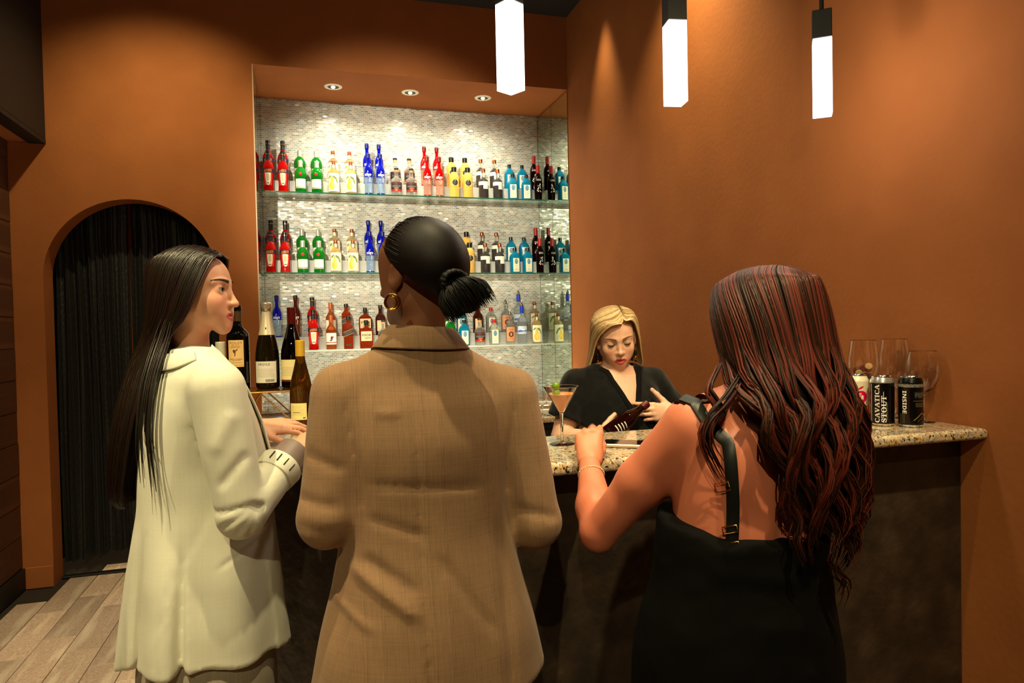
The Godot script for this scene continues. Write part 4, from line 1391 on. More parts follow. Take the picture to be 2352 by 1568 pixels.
func build_bar_items() -> void:
	# wine stand of gold wire with a thin top
	var st := thing("bottle_stand", "geometric gold wire stand with a thin dark top carrying three wine bottles", "stand", Vector3(-0.145, BAR_Y, -2.68))
	var tp := MB.new()
	tp.box(Vector3(0, 0.1045, 0), Vector3(0.32, 0.008, 0.20), 0.001)
	put("top_plate", tp.mesh(), mat(Color(0.30, 0.17, 0.09), 0.06, 0.0, 0.8), st)
	var rim := PackedVector3Array()
	for c in [[-1, -1], [1, -1], [1, 1], [-1, 1], [-1, -1]]:
		rim.append(Vector3(c[0] * 0.162, 0.104, c[1] * 0.102))
	for i in 4:
		var e := MB.new()
		e.tube(PackedVector3Array([rim[i], rim[i + 1]]), [0.0032, 0.0032], 8)
		put("rim_bar", e.mesh(), M.gold, st)
	for s: float in [-1.0, 1.0]:
		var zz := 0.098 * s
		for q in [[-0.16, -0.09], [-0.02, -0.09], [-0.02, 0.075], [0.14, 0.075], [-0.16, -0.16], [0.16, 0.16]]:
			var e := MB.new()
			e.tube(PackedVector3Array([Vector3(q[0], 0.1, zz), Vector3(q[1], 0.003, zz)]), [0.0026, 0.0026], 8)
			put("wire", e.mesh(), M.gold, st)
		var e2 := MB.new()
		e2.tube(PackedVector3Array([Vector3(-0.16, 0.003, zz), Vector3(0.16, 0.003, zz)]), [0.0026, 0.0026], 8)
		put("foot_wire", e2.mesh(), M.gold, st)
	var ry := BAR_Y + 0.109
	wine_bottle(Vector3(-0.245, ry, -2.69), "dark red wine bottle with an orange winery label, left one on the gold stand", "bordeaux")
	wine_bottle(Vector3(-0.146, ry, -2.70), "sparkling wine bottle with silver foil neck and white label on the gold stand", "sparkling")
	wine_bottle(Vector3(-0.058, ry, -2.69), "dark wine bottle with a dark red screw cap on the gold stand", "burgundy")
	wine_bottle(Vector3(-0.027, BAR_Y, -2.385), "amber white wine bottle with a yellow screw cap standing on the bar", "white")
	wine_bottle(Vector3(-0.280, BAR_Y, -2.47), "brown wine bottle with a white screw cap beside the woman in white", "rose")
	# napkins
	var nk := MB.new()
	for k in 2:
		pass
	nk.box(Vector3.ZERO, Vector3(0.165, 0.010, 0.165), 0.003, Basis(Vector3.UP, 0.5))
	tag(put("napkin_stack", nk.mesh(), mat(Color(0.40, 0.38, 0.37), 0.85), self, Vector3(-0.135, BAR_Y + 0.014, -2.41)), "stack of grey paper napkins beside the gold stand", "napkins")
	var mn := MB.new()
	mn.slab(PackedVector2Array([Vector2(-0.09, -0.07), Vector2(0.08, -0.10), Vector2(0.105, 0.05), Vector2(-0.06, 0.11)]), 0, 0.007, 0.002, 2)
	tag(put("black_napkin", mn.mesh(), mat(Color(0.03, 0.03, 0.03), 0.8), self, Vector3(-0.125, BAR_Y + 0.0005, -2.395)), "black napkin lying under the grey napkins on the bar", "napkin")
	# cocktail
	var mg := thing("martini_glass", "martini glass of peach cocktail on the bar by the guest's hand", "cocktail glass", Vector3(0.645, BAR_Y, -1.735))
	var g := MB.new()
	g.lathe([Vector2(0, 0), Vector2(0.034, 0), Vector2(0.034, 0.0015), Vector2(0.010, 0.004), Vector2(0.0045, 0.010), Vector2(0.004, 0.05), Vector2(0.0055, 0.078), Vector2(0.0075, 0.086), Vector2(0.0475, 0.1545), Vector2(0.0475, 0.156), Vector2(0.0462, 0.1555), Vector2(0.006, 0.0885), Vector2(0, 0.088)], 48)
	put("glass", g.mesh(), M.crystal, mg)
	var dr := MB.new()
	dr.lathe([Vector2(0, 0.0887), Vector2(0.0058, 0.0892), Vector2(0.0335, 0.1350), Vector2(0.0335, 0.1355), Vector2(0, 0.1355)], 40)
	var dm := glass(Color(1.0, 0.68, 0.40), 0.55)
	tag(put("cocktail", dr.mesh(), dm, self, mg.position), "cloudy peach coloured cocktail inside the martini glass", "drink")
	for k in 2:
		var ol := MB.new()
		ol.lathe(P([0, -11, 5, -10, 9, -6, 10.5, 0, 9, 6, 5, 10, 0, 11]), 20)
		tag(put("olive", ol.mesh(), mat(Color(0.42, 0.55, 0.10), 0.25), self, mg.position + [Vector3(-0.019, 0.157, 0.012), Vector3(-0.017, 0.139, 0.010)][k]), ["green olive on the rim of the martini glass, upper one", "green olive sunk in the cocktail, lower one"][k], "olive")
	var pk := MB.new()
	pk.tube(PackedVector3Array([mg.position + Vector3(-0.033, 0.155, 0.016), mg.position + Vector3(0.0, 0.160, 0.004)]), [0.0008, 0.0008], 6)
	tag(put("cocktail_pick", pk.mesh(), M.chrome), "thin pick through the upper olive on the martini glass", "pick")
	# phone
	var ph := thing("phone", "smartphone with a dark screen lying on the bar", "phone", Vector3(0.80, BAR_Y + 0.001, -1.635))
	ph.rotation.y = -0.62
	var pb := MB.new()
	pb.box(Vector3(0, 0.0045, 0), Vector3(0.152, 0.009, 0.074), 0.0025)
	put("body", pb.mesh(), mat(Color(0.80, 0.72, 0.62), 0.3, 0.3), ph)
	var ps := MB.new()
	ps.box(Vector3(0, 0.0091, 0), Vector3(0.146, 0.0008, 0.068), 0.0003)
	put("screen", ps.mesh(), mat(Color(0.015, 0.012, 0.012), 0.06), ph)
	# cans
	var silver := mat(Color(0.80, 0.80, 0.80), 0.25, 0.8)
	var can1 := beer_can(Vector3(1.618, BAR_Y, -1.742), "white and orange cider can with a pink apple, leftmost of the three cans", "cider", mat(Color(0.94, 0.90, 0.80), 0.3, 0.2), -0.72)
	var w1 := ink(Color(0.98, 0.95, 0.88))
	put("lettering", lettering("CIDER", 0.0125, 0.038, 0.0332), w1, can1, Vector3(0, 0.080, 0))
	put("lettering", lettering("Co", 0.0085, 0.013, 0.0332), w1, can1, Vector3(0, 0.066, 0))
	put("lettering", lettering("PORTLAND", 0.0042, 0.024, 0.0332), w1, can1, Vector3(0, 0.091, 0))
	put("lettering", lettering("KINDA", 0.0085, 0.030, 0.0332), ink(Color(0.98, 0.85, 0.55)), can1, Vector3(0, 0.044, 0))
	put("lettering", lettering("DRY", 0.0085, 0.021, 0.0332), ink(Color(0.98, 0.85, 0.55)), can1, Vector3(0, 0.0335, 0))
	var can2 := beer_can(Vector3(1.637, BAR_Y, -1.664), "black stout can with silver shoulder and white lettering, middle of the three cans", "stout", silver, -0.75)
	var w2 := ink(Color(0.92, 0.90, 0.86))
	var s1 := put("lettering", lettering("CAVATICA", 0.0125, 0.108, 0.0, "Droid Serif", true), w2, can2)
	s1.mesh = turned_text("CAVATICA", 0.0125, 0.112, 0.0333, -0.42, 0.068)
	var s2 := put("lettering", turned_text("STOUT", 0.0135, 0.078, 0.0333, 0.12, 0.052), w2, can2)
	var can3 := beer_can(Vector3(1.690, BAR_Y, -1.612), "black can with gold peak print and sideways lettering, rightmost of the three cans", "side", mat(Color(0.05, 0.05, 0.05), 0.3, 0.5), -0.78)
	put("lettering", turned_text("INSIDE", -0.0115, 0.066, 0.0333, -0.52, 0.074), w2, can3)
	# wine glasses
	wine_glass(Vector3(1.713, BAR_Y, -1.815), 0.250, 0.047, "tall empty wine glass behind the cider can with corks in it", "")
	wine_glass(Vector3(1.797, BAR_Y, -1.775), 0.252, 0.046, "tall empty wine glass in the middle, behind the stout can", "")
	wine_glass(Vector3(1.795, BAR_Y, -1.668), 0.217, 0.047, "shorter empty wine glass right of the cans by the wall", "")
	for k in 5:
		var ck := MB.new()
		ck.lathe(P([0, -19, 10, -19, 11, -18, 11, 18, 10, 19, 0, 19]), 16)
		var c := put("cork", ck.mesh(), mat([Color(0.80, 0.60, 0.36), Color(0.40, 0.16, 0.11), Color(0.84, 0.66, 0.42), Color(0.45, 0.20, 0.13), Color(0.78, 0.58, 0.36)][k], 0.85), self, Vector3(1.713, BAR_Y, -1.815) + [Vector3(-0.020, 0.138, 0.010), Vector3(0.0, 0.134, 0.014), Vector3(0.016, 0.160, 0.004), Vector3(-0.006, 0.155, -0.012), Vector3(0.010, 0.128, -0.014)][k])
		c.rotation = [Vector3(0.3, 0.2, 1.0), Vector3(0.2, 0.5, 1.5), Vector3(0.9, 0.3, 0.9), Vector3(0.4, 1.5, 1.2), Vector3(0.1, 0.7, 1.5)][k]
		tag(c, "%s wine cork heaped in the tall glass behind the cider can" % ["leftmost pale", "dark stained", "topmost pale", "rear dark stained", "lowest pale"][k], "cork", "corks in the wine glass")
	# check holder
	var ch := thing("bill_tray", "dark bill tray with silver foil scraps behind the cider can", "tray", Vector3(1.60, BAR_Y, -1.83))
	var cbx := MB.new()
	cbx.box(Vector3(0, 0.012, 0), Vector3(0.12, 0.024, 0.07), 0.004)
	put("tray", cbx.mesh(), mat(Color(0.12, 0.08, 0.05), 0.4), ch)
	var fo := MB.new()
	fo.box(Vector3(0.0, 0.027, 0.0), Vector3(0.09, 0.006, 0.05), 0.002, Basis(Vector3.UP, 0.2))
	put("foil", fo.mesh(), mat(Color(0.85, 0.85, 0.85), 0.3, 0.7), ch)
	# tumblers on the back counter
	var n := 0
	for q in [[1.40, -4.31], [1.475, -4.33], [1.44, -4.40], [1.52, -4.29], [-0.18, -4.36], [-0.09, -4.33], [-0.02, -4.42], [0.07, -4.35]]:
		var o := thing("stem_glass", "small clear stemmed glass on the back counter, %s" % ["front left of four by bartender", "front middle of four by bartender", "rear one of four by bartender", "right of four by bartender", "leftmost under the gold stand", "second under the gold stand", "rear one under the gold stand", "rightmost under the gold stand"][n], "glass", Vector3(q[0], 0.9055, q[1]), "glasses on the back counter")
		var b := MB.new()
		b.lathe(P([0, 0, 30, 0, 30, 2, 8, 5, 4, 12, 4, 55, 10, 62, 28, 80, 34, 105, 32, 140, 31, 141, 30, 140, 32, 105, 26, 82, 8, 66, 0, 65]), 28)
		put("glass", b.mesh(), M.crystal, o)
		n += 1

# lettering that reads upwards along a can (downwards for a negative size), bent round the can at angle a
func turned_text(text: String, size: float, length: float, radius: float, a: float, y: float) -> ArrayMesh:
	var m := lettering(text, absf(size), length, 0.0, "Droid Serif" if size > 0.0 else "Droid Sans", true)
	var arr := m.surface_get_arrays(0)
	var v: PackedVector3Array = arr[Mesh.ARRAY_VERTEX]
	var n: PackedVector3Array = arr[Mesh.ARRAY_NORMAL]
	for i in v.size():
		var q := Vector2(v[i].x, v[i].y).rotated(PI / 2 if size > 0.0 else -PI / 2)
		var b := q.x / radius + a
		v[i] = Vector3(sin(b) * (radius + 0.0006), q.y + y, cos(b) * (radius + 0.0006))
		n[i] = Vector3(sin(b), 0, cos(b))
	arr[Mesh.ARRAY_VERTEX] = v
	arr[Mesh.ARRAY_NORMAL] = n
	var o := ArrayMesh.new()
	o.add_surface_from_arrays(Mesh.PRIMITIVE_TRIANGLES, arr)
	return o

# ---------------------------------------------------------------- soft shapes: distance fields meshed as surface nets
class Prim:
	var kind := 0            # 0 tapered capsule, 1 ellipsoid, 2 loft of ellipses along y, 3 half space
	var op := 0              # 0 join, 1 cut, 2 keep inside
	var k := 0.0
	var a := Vector3.ZERO
	var ba := Vector3.ZERO
	var inv := 0.0
	var ra := 0.0
	var rb := 0.0
	var bi := Basis.IDENTITY
	var rad := Vector3.ONE
	var y0 := 0.0
	var y1 := 0.0
	var rows := PackedFloat32Array()   # cx, cz, rx, rz per slice
	var slices := 0
	var slack := 1.0

	func d(p: Vector3) -> float:
		if kind == 0:
			var pa := p - a
			var h := clampf(pa.dot(ba) * inv, 0.0, 1.0)
			return (pa - ba * h).length() - (ra + (rb - ra) * h)
		if kind == 1:
			var q := bi * (p - a)
			var u := q / rad
			var k0 := u.length()
			var k1 := (u / rad).length()
			if k1 < 1e-6:
				return -minf(rad.x, minf(rad.y, rad.z))
			return k0 * (k0 - 1.0) / k1
		if kind == 2:
			var q := bi * (p - a)
			var f := (q.y - y0) / (y1 - y0) * (slices - 1)
			f = clampf(f, 0.0, slices - 1.001)
			var i := int(f) * 4
			f -= int(f)
			var cx := rows[i] + (rows[i + 4] - rows[i]) * f
			var cz := rows[i + 1] + (rows[i + 5] - rows[i + 1]) * f
			var rx := rows[i + 2] + (rows[i + 6] - rows[i + 2]) * f
			var rz := rows[i + 3] + (rows[i + 7] - rows[i + 3]) * f
			var x := q.x - cx
			var z := q.z - cz
			var ux := x / rx
			var uz := z / rz
			var k0 := sqrt(ux * ux + uz * uz)
			var k1 := sqrt(ux * ux / (rx * rx) + uz * uz / (rz * rz))
			var d2 := -minf(rx, rz) if k1 < 1e-5 else k0 * (k0 - 1.0) / k1
			var dy := maxf(y0 - q.y, q.y - y1)
			if dy <= 0.0:
				return maxf(d2, dy)
			return sqrt(maxf(d2, 0.0) * maxf(d2, 0.0) + dy * dy)
		return (p - a).dot(ba)

class Field:
	var prims: Array[Prim] = []
	var disp: Callable
	var disp_max := 0.0
	var all := PackedInt32Array()

	func add(p: Prim, op: int, k: float) -> Prim:
		p.op = op
		p.k = k
		all.append(prims.size())
		prims.append(p)
		return p

	func cap(a: Vector3, b: Vector3, ra: float, rb: float, k := 0.02, op := 0) -> Prim:
		var p := Prim.new()
		p.kind = 0
		p.a = a
		p.ba = b - a
		p.inv = 1.0 / maxf(1e-9, (b - a).length_squared())
		p.ra = ra
		p.rb = rb
		return add(p, op, k)

	func ell(c: Vector3, rad: Vector3, k := 0.02, op := 0, b := Basis.IDENTITY) -> Prim:
		var p := Prim.new()
		p.kind = 1
		p.a = c
		p.rad = rad
		p.bi = b.inverse()
		p.slack = maxf(rad.x, maxf(rad.y, rad.z)) / minf(rad.x, minf(rad.y, rad.z))
		return add(p, op, k)

	# table rows: [y, cx, cz, rx, rz]
	func loft(table: Array, k := 0.02, op := 0, at := Vector3.ZERO, b := Basis.IDENTITY) -> Prim:
		var p := Prim.new()
		p.kind = 2
		p.a = at
		p.bi = b.inverse()
		p.y0 = table[0][0]
		p.y1 = table[-1][0]
		p.slices = 72
		var j := 0
		for i in p.slices:
			var y := lerpf(p.y0, p.y1, i / 71.0)
			while j < table.size() - 2 and y > table[j + 1][0]:
				j += 1
			var f: float = (y - table[j][0]) / (table[j + 1][0] - table[j][0])
			var r0: Array = table[maxi(j - 1, 0)]
			var r1: Array = table[j]
			var r2: Array = table[j + 1]
			var r3: Array = table[mini(j + 2, table.size() - 1)]
			for c in range(1, 5):
				p.rows.append(cubic_interpolate(r1[c], r2[c], r0[c], r3[c], f))
		return add(p, op, k)

	func plane(at: Vector3, n: Vector3, op := 2, k := 0.0) -> Prim:
		var p := Prim.new()
		p.kind = 3
		p.a = at
		p.ba = n.normalized()
		return add(p, op, k)

	func eval(p: Vector3, idx: PackedInt32Array) -> float:
		var d := 1e3
		for i in idx:
			var q := prims[i]
			var e := q.d(p)
			var k := q.k
			if q.op == 0:
				var h := maxf(k - absf(d - e), 0.0)
				d = minf(d, e) - (h * h / k * 0.25 if k > 0.0 else 0.0)
			elif q.op == 1:
				var h := maxf(k - absf(d + e), 0.0)
				d = maxf(d, -e) + (h * h / k * 0.25 if k > 0.0 else 0.0)
			else:
				var h := maxf(k - absf(d - e), 0.0)
				d = maxf(d, e) + (h * h / k * 0.25 if k > 0.0 else 0.0)
		if disp.is_valid():
			d -= disp.call(p)
		return d

	func at(p: Vector3) -> float:
		return eval(p, all)

	func grad(p: Vector3, h := 0.002) -> Vector3:
		return Vector3(at(p + Vector3(h, 0, 0)) - at(p - Vector3(h, 0, 0)), at(p + Vector3(0, h, 0)) - at(p - Vector3(0, h, 0)), at(p + Vector3(0, 0, h)) - at(p - Vector3(0, 0, h))).normalized()

	# walks a point onto the surface
	func land(p: Vector3, lift := 0.0) -> Vector3:
		for i in 6:
			var g := grad(p)
			p -= g * (at(p) - lift) * 0.9
		return p

	# marches from o along dir to the surface
	func hit(o: Vector3, dir: Vector3, far := 1.0) -> Vector3:
		var t := 0.0
		dir = dir.normalized()
		for i in 90:
			var d := at(o + dir * t)
			if d < 0.0004:
				break
			t += maxf(d * 0.7, 0.0003)
			if t > far:
				break
		return o + dir * t

	func mesh_into(out: Dictionary, lo: Vector3, hi: Vector3, h: float, color: Callable, shift: Vector3) -> void:
		var n := 8
		var m := n + 1
		var bs := h * n
		var nb := Vector3i(((hi - lo) / bs).ceil())
		var cells := {}
		var verts := PackedVector3Array()
		var edges := PackedInt32Array()   # packed cell coordinates, axis and side
		var reach := bs * 0.87
		var sx := nb.x * n + 2
		var sy := nb.y * n + 2
		var val := PackedFloat32Array()
		val.resize(m * m * m)
		for bz in nb.z:
			for by in nb.y:
				for bx in nb.x:
					var o := lo + Vector3(bx, by, bz) * bs
					var c := o + Vector3.ONE * bs * 0.5
					var idx := PackedInt32Array()
					var unions := 0
					var dmin := 1e3
					for i in all:
						var q := prims[i]
						var e := q.d(c)
						if q.op == 0:
							if e < reach * (1.0 + 0.6 * (q.slack - 1.0)) + 3.2 * q.k + disp_max + 0.008:
								idx.append(i)
								unions += 1
						elif q.op == 1:
							if e < reach * q.slack * 1.2 + 3.2 * q.k + 0.008:
								idx.append(i)
						else:
							if e > -reach - q.k - 0.004:
								idx.append(i)
					if unions == 0:
						continue
					dmin = eval(c, idx)
					if absf(dmin) > reach * 1.5 + disp_max + 0.012:
						continue
					for sub in 8:
						var so := Vector3i(sub & 1, (sub >> 1) & 1, sub >> 2) * 4
						var o2 := o + Vector3(so) * h
						var c2 := o2 + Vector3.ONE * h * 2.0
						var r2 := h * 3.48
						var idx2 := PackedInt32Array()
						for i in idx:
							var q := prims[i]
							var e := q.d(c2)
							if q.op == 0:
								if e < r2 * (1.0 + 0.6 * (q.slack - 1.0)) + 3.2 * q.k + disp_max + 0.004:
									idx2.append(i)
							elif q.op == 1:
								if e < r2 * q.slack * 1.2 + 3.2 * q.k + 0.004:
									idx2.append(i)
							else:
								idx2.append(i)
						if idx2.is_empty() or absf(eval(c2, idx2)) > r2 * 1.45 + disp_max * 0.5 + 0.003:
							continue
						var neg := 0
						var w := 0
						for z in 5:
							for y in 5:
								for x in 5:
									var d := eval(o2 + Vector3(x, y, z) * h, idx2)
									val[w] = d
									w += 1
									if d < 0.0: neg += 1
						if neg == 0 or neg == 125:
							continue
						for z in 4:
							for y in 4:
								for x in 4:
									var b := (z * 5 + y) * 5 + x
									var v0 := val[b]
									var v1 := val[b + 1]
									var v2 := val[b + 5]
									var v3 := val[b + 6]
									var v4 := val[b + 25]
									var v5 := val[b + 26]
									var v6 := val[b + 30]
									var v7 := val[b + 31]
									var s0 := v0 < 0.0
									if s0 == (v1 < 0.0) and s0 == (v2 < 0.0) and s0 == (v3 < 0.0) and s0 == (v4 < 0.0) and s0 == (v5 < 0.0) and s0 == (v6 < 0.0) and s0 == (v7 < 0.0):
										continue
									var sum := Vector3.ZERO
									var cnt := 0
									if s0 != (v1 < 0.0): sum += Vector3(v0 / (v0 - v1), 0, 0); cnt += 1
									if (v2 < 0.0) != (v3 < 0.0): sum += Vector3(v2 / (v2 - v3), 1, 0); cnt += 1
									if (v4 < 0.0) != (v5 < 0.0): sum += Vector3(v4 / (v4 - v5), 0, 1); cnt += 1
									if (v6 < 0.0) != (v7 < 0.0): sum += Vector3(v6 / (v6 - v7), 1, 1); cnt += 1
									if s0 != (v2 < 0.0): sum += Vector3(0, v0 / (v0 - v2), 0); cnt += 1
									if (v1 < 0.0) != (v3 < 0.0): sum += Vector3(1, v1 / (v1 - v3), 0); cnt += 1
									if (v4 < 0.0) != (v6 < 0.0): sum += Vector3(0, v4 / (v4 - v6), 1); cnt += 1
									if (v5 < 0.0) != (v7 < 0.0): sum += Vector3(1, v5 / (v5 - v7), 1); cnt += 1
									if s0 != (v4 < 0.0): sum += Vector3(0, 0, v0 / (v0 - v4)); cnt += 1
									if (v1 < 0.0) != (v5 < 0.0): sum += Vector3(1, 0, v1 / (v1 - v5)); cnt += 1
									if (v2 < 0.0) != (v6 < 0.0): sum += Vector3(0, 1, v2 / (v2 - v6)); cnt += 1
									if (v3 < 0.0) != (v7 < 0.0): sum += Vector3(1, 1, v3 / (v3 - v7)); cnt += 1
									var gx := bx * n + so.x + x
									var gy := by * n + so.y + y
									var gz := bz * n + so.z + z
									cells[(gz * sy + gy) * sx + gx] = verts.size()
									verts.append(o2 + (Vector3(x, y, z) + sum / cnt) * h)
									if s0 != (v1 < 0.0): edges.append_array([gx, gy, gz, 0 if s0 else 3])
									if s0 != (v2 < 0.0): edges.append_array([gx, gy, gz, 1 if s0 else 4])
									if s0 != (v4 < 0.0): edges.append_array([gx, gy, gz, 2 if s0 else 5])
		var ix := PackedInt32Array()
		var nn := PackedVector3Array()
		nn.resize(verts.size())
		for e in range(0, edges.size(), 4):
			var g := (edges[e + 2] * sy + edges[e + 1]) * sx + edges[e]
			var ax := edges[e + 3] % 3
			var d1: int = [sx, sx * sy, 1][ax]
			var d2: int = [sx * sy, 1, sx][ax]
			var a: int = cells.get(g, -1)
			var b: int = cells.get(g - d1, -1)
			var c: int = cells.get(g - d1 - d2, -1)
			var d: int = cells.get(g - d2, -1)
			var lack := int(a < 0) + int(b < 0) + int(c < 0) + int(d < 0)
			if lack > 2 or (lack > 0 and mini(edges[e], mini(edges[e + 1], edges[e + 2])) == 0):
				continue
			if lack > 0:      # close pinholes with a point on the edge itself
				var at_edge := lo + Vector3(edges[e], edges[e + 1], edges[e + 2]) * h
				at_edge[ax] += h * 0.5
				for q in 4:
					if [a, b, c, d][q] < 0:
						cells[g - [0, d1, d1 + d2, d2][q]] = verts.size()
						if q == 0: a = verts.size()
						elif q == 1: b = verts.size()
						elif q == 2: c = verts.size()
						else: d = verts.size()
						verts.append(at_edge)
						nn.append(Vector3.ZERO)
			if edges[e + 3] >= 3:
				var s := b
				b = d
				d = s
			# outward is along +axis when the near end is inside
			var m2 := (verts[c] - verts[a]).cross(verts[d] - verts[b])
			nn[a] += m2; nn[b] += m2; nn[c] += m2; nn[d] += m2
			ix.append_array([a, c, b, a, d, c])
		var base: int = out.v.size()
		var vv: PackedVector3Array = out.v
		var on: PackedVector3Array = out.n
		var oc: PackedColorArray = out.c
		var oi: PackedInt32Array = out.i
		for i in verts.size():
			var nrm := nn[i].normalized()
			vv.append(verts[i] - shift)
			on.append(nrm)
			oc.append(color.call(verts[i], nrm) if color.is_valid() else Color.WHITE)
		for i in ix:
			oi.append(base + i)
		out.v = vv
		out.n = on
		out.c = oc
		out.i = oi

func soft() -> Dictionary:
	return {"v": PackedVector3Array(), "n": PackedVector3Array(), "c": PackedColorArray(), "i": PackedInt32Array()}

func soft_mesh(s: Dictionary) -> ArrayMesh:
	var arr := []
	arr.resize(Mesh.ARRAY_MAX)
	arr[Mesh.ARRAY_VERTEX] = s.v
	arr[Mesh.ARRAY_NORMAL] = s.n
	arr[Mesh.ARRAY_COLOR] = s.c
	arr[Mesh.ARRAY_INDEX] = s.i
	var m := ArrayMesh.new()
	m.add_surface_from_arrays(Mesh.PRIMITIVE_TRIANGLES, arr)
	return m

# jobs run side by side: [field, lo, hi, cell, colour, shift, result]
var jobs := []

func job(f: Field, lo: Vector3, hi: Vector3, h: float, color: Callable, shift: Vector3, out: Dictionary) -> void:
	jobs.append([f, lo, hi, h, color, shift, out])

func run_job(i: int) -> void:
	var j: Array = jobs[i]
	(j[0] as Field).mesh_into(j[6], j[1], j[2], j[3], j[4], j[5])

# ---------------------------------------------------------------- people: heads and hands
func frame(at: Vector3, forward: Vector3, up: Vector3, s: float) -> Transform3D:
	var f := forward.normalized()
	var x := up.cross(f).normalized()          # the person's left
	var y := f.cross(x).normalized()
	return Transform3D(Basis(x, y, f) * s, at)

# canonical head: z forward, x to the person's left, y up, eyes near y = 0; o.open mouth opening, o.lid how far the lids are shut
func head_prims(f: Field, X: Transform3D, o: Dictionary) -> void:
	var s := X.basis.get_scale().x
	var R := X.basis.orthonormalized()
	var E := func(c: Vector3, r: Vector3, k: float, op := 0, b := Basis.IDENTITY) -> void:
		f.ell(X * c, r * s, k * s, op, R * b)
	var C := func(a: Vector3, b: Vector3, ra: float, rb: float, k: float, op := 0) -> void:
		f.cap(X * a, X * b, ra * s, rb * s, k * s, op)
	var wide: float = o.get("wide", 1.0)
	var lt: float = o.get("lip_thin", 1.0)
	var ns: float = o.get("nose", 0.0)
	E.call(Vector3(0, 0.032, -0.014), Vector3(0.072, 0.080, 0.091), 0.01)
	E.call(Vector3(0, 0.030, 0.020), Vector3(0.064, 0.062, 0.062), 0.02)
	E.call(Vector3(0, -0.022, 0.026), Vector3(0.059 * wide, 0.066, 0.056), 0.025)
	if o.get("plain", false):
		C.call(Vector3(0.040, -0.060, 0.0), Vector3(0, -0.092, 0.055), 0.024, 0.020, 0.03)
		C.call(Vector3(-0.040, -0.060, 0.0), Vector3(0, -0.092, 0.055), 0.024, 0.020, 0.03)
		C.call(Vector3(0, 0.008, 0.078), Vector3(0, -0.036, 0.097), 0.008, 0.011, 0.012)
	else:
		for sd: float in [-1.0, 1.0]:
			C.call(Vector3(0.044 * sd * wide, -0.048, 0.002), Vector3(0.009 * sd, -0.092, 0.060), 0.021 * wide, 0.0150, 0.028)
			E.call(Vector3(0.033 * sd * wide, -0.030, 0.055), Vector3(0.025, 0.022, 0.022) * wide, 0.022)
			E.call(Vector3(0.029 * sd, -0.058, 0.056), Vector3(0.019, 0.022, 0.018), 0.026)
			C.call(Vector3(0.012 * sd, 0.020, 0.0775), Vector3(0.044 * sd, 0.021, 0.058), 0.0085, 0.008, 0.014)
			E.call(Vector3(0.0315 * sd, 0.002, 0.0885), Vector3(0.0175, 0.0105, 0.0150), 0.014, 1)
			# lids as a shell over the eyeball, opened by a lens-shaped cut
			E.call(Vector3(0.0315 * sd, 0.0005, 0.0685), Vector3(0.0158, 0.0136, 0.0140), 0.005)
			var lid: float = o.get("lid", 0.0)
			if lid < 1.0:
				E.call(Vector3(0.0322 * sd, 0.0008 - 0.003 * lid, 0.0825), Vector3(0.0138, 0.0064 * (1.0 - lid), 0.0140), 0.0015, 1, Basis(Vector3.FORWARD, -0.10 * sd))
			E.call(Vector3(0.0108 * sd, -0.0380, 0.0835), Vector3(0.0062, 0.0058, 0.0080), 0.008)
			C.call(Vector3(0.0235 * sd, -0.0665, 0.0715), Vector3(0.004 * sd, -0.0625 + 0.001, 0.0825 + 0.002 * lt), 0.0032 * lt, 0.0052 * lt, 0.007)
			C.call(Vector3(0.0225 * sd, -0.0680, 0.0712), Vector3(0.0, -0.0735 - o.get("open", 0.0), 0.0808 + 0.0022 * lt), 0.0032 * lt, 0.0066 * lt, 0.007)
		E.call(Vector3(0, -0.098, 0.0640), Vector3(0.0140, 0.0130, 0.0130), 0.024)
		C.call(Vector3(0, 0.010, 0.0770 + 0.002 * ns), Vector3(0, -0.030 - 0.003 * ns, 0.0940 + 0.005 * ns), 0.0060, 0.0070, 0.014)
		E.call(Vector3(0, -0.0345 - 0.004 * ns, 0.0950 + 0.0045 * ns), Vector3(0.0085, 0.0075, 0.0085), 0.009)
		E.call(Vector3(0, -0.066, 0.0685), Vector3(0.030, 0.022, 0.0130), 0.018)
		for sd: float in [-1.0, 1.0]:
			E.call(Vector3(0.0056 * sd, -0.0440, 0.0895), Vector3(0.0028, 0.0024, 0.0040), 0.003, 1)
		E.call(Vector3(0, -0.0678 - o.get("open", 0.0) * 0.5, 0.0900), Vector3(0.0185, 0.0012 + o.get("open", 0.0) * 0.62, 0.0075), 0.004, 1)
	for sd: float in [-1.0, 1.0]:
		var eb := Basis(Vector3.UP, 0.45 * sd) * Basis(Vector3.RIGHT, -0.15)
		E.call(Vector3(0.0745 * sd, -0.008, -0.008), Vector3(0.0075, 0.031, 0.0185), 0.006, 0, eb)
		E.call(Vector3(0.0830 * sd, -0.005, -0.003), Vector3(0.0055, 0.019, 0.0105), 0.004, 1, eb)
		E.call(Vector3(0.0735 * sd, -0.034, -0.002), Vector3(0.0060, 0.009, 0.0085), 0.005)
	var nb: Vector3 = o.get("neck", X * Vector3(0, -0.19, -0.045))
	f.cap(X * Vector3(0, -0.050, -0.026), nb, 0.046 * s * o.get("neck_w", 1.0), 0.051 * s * o.get("neck_w", 1.0), 0.03 * s)

func lin(c: Color) -> Color:
	return c.srgb_to_linear()

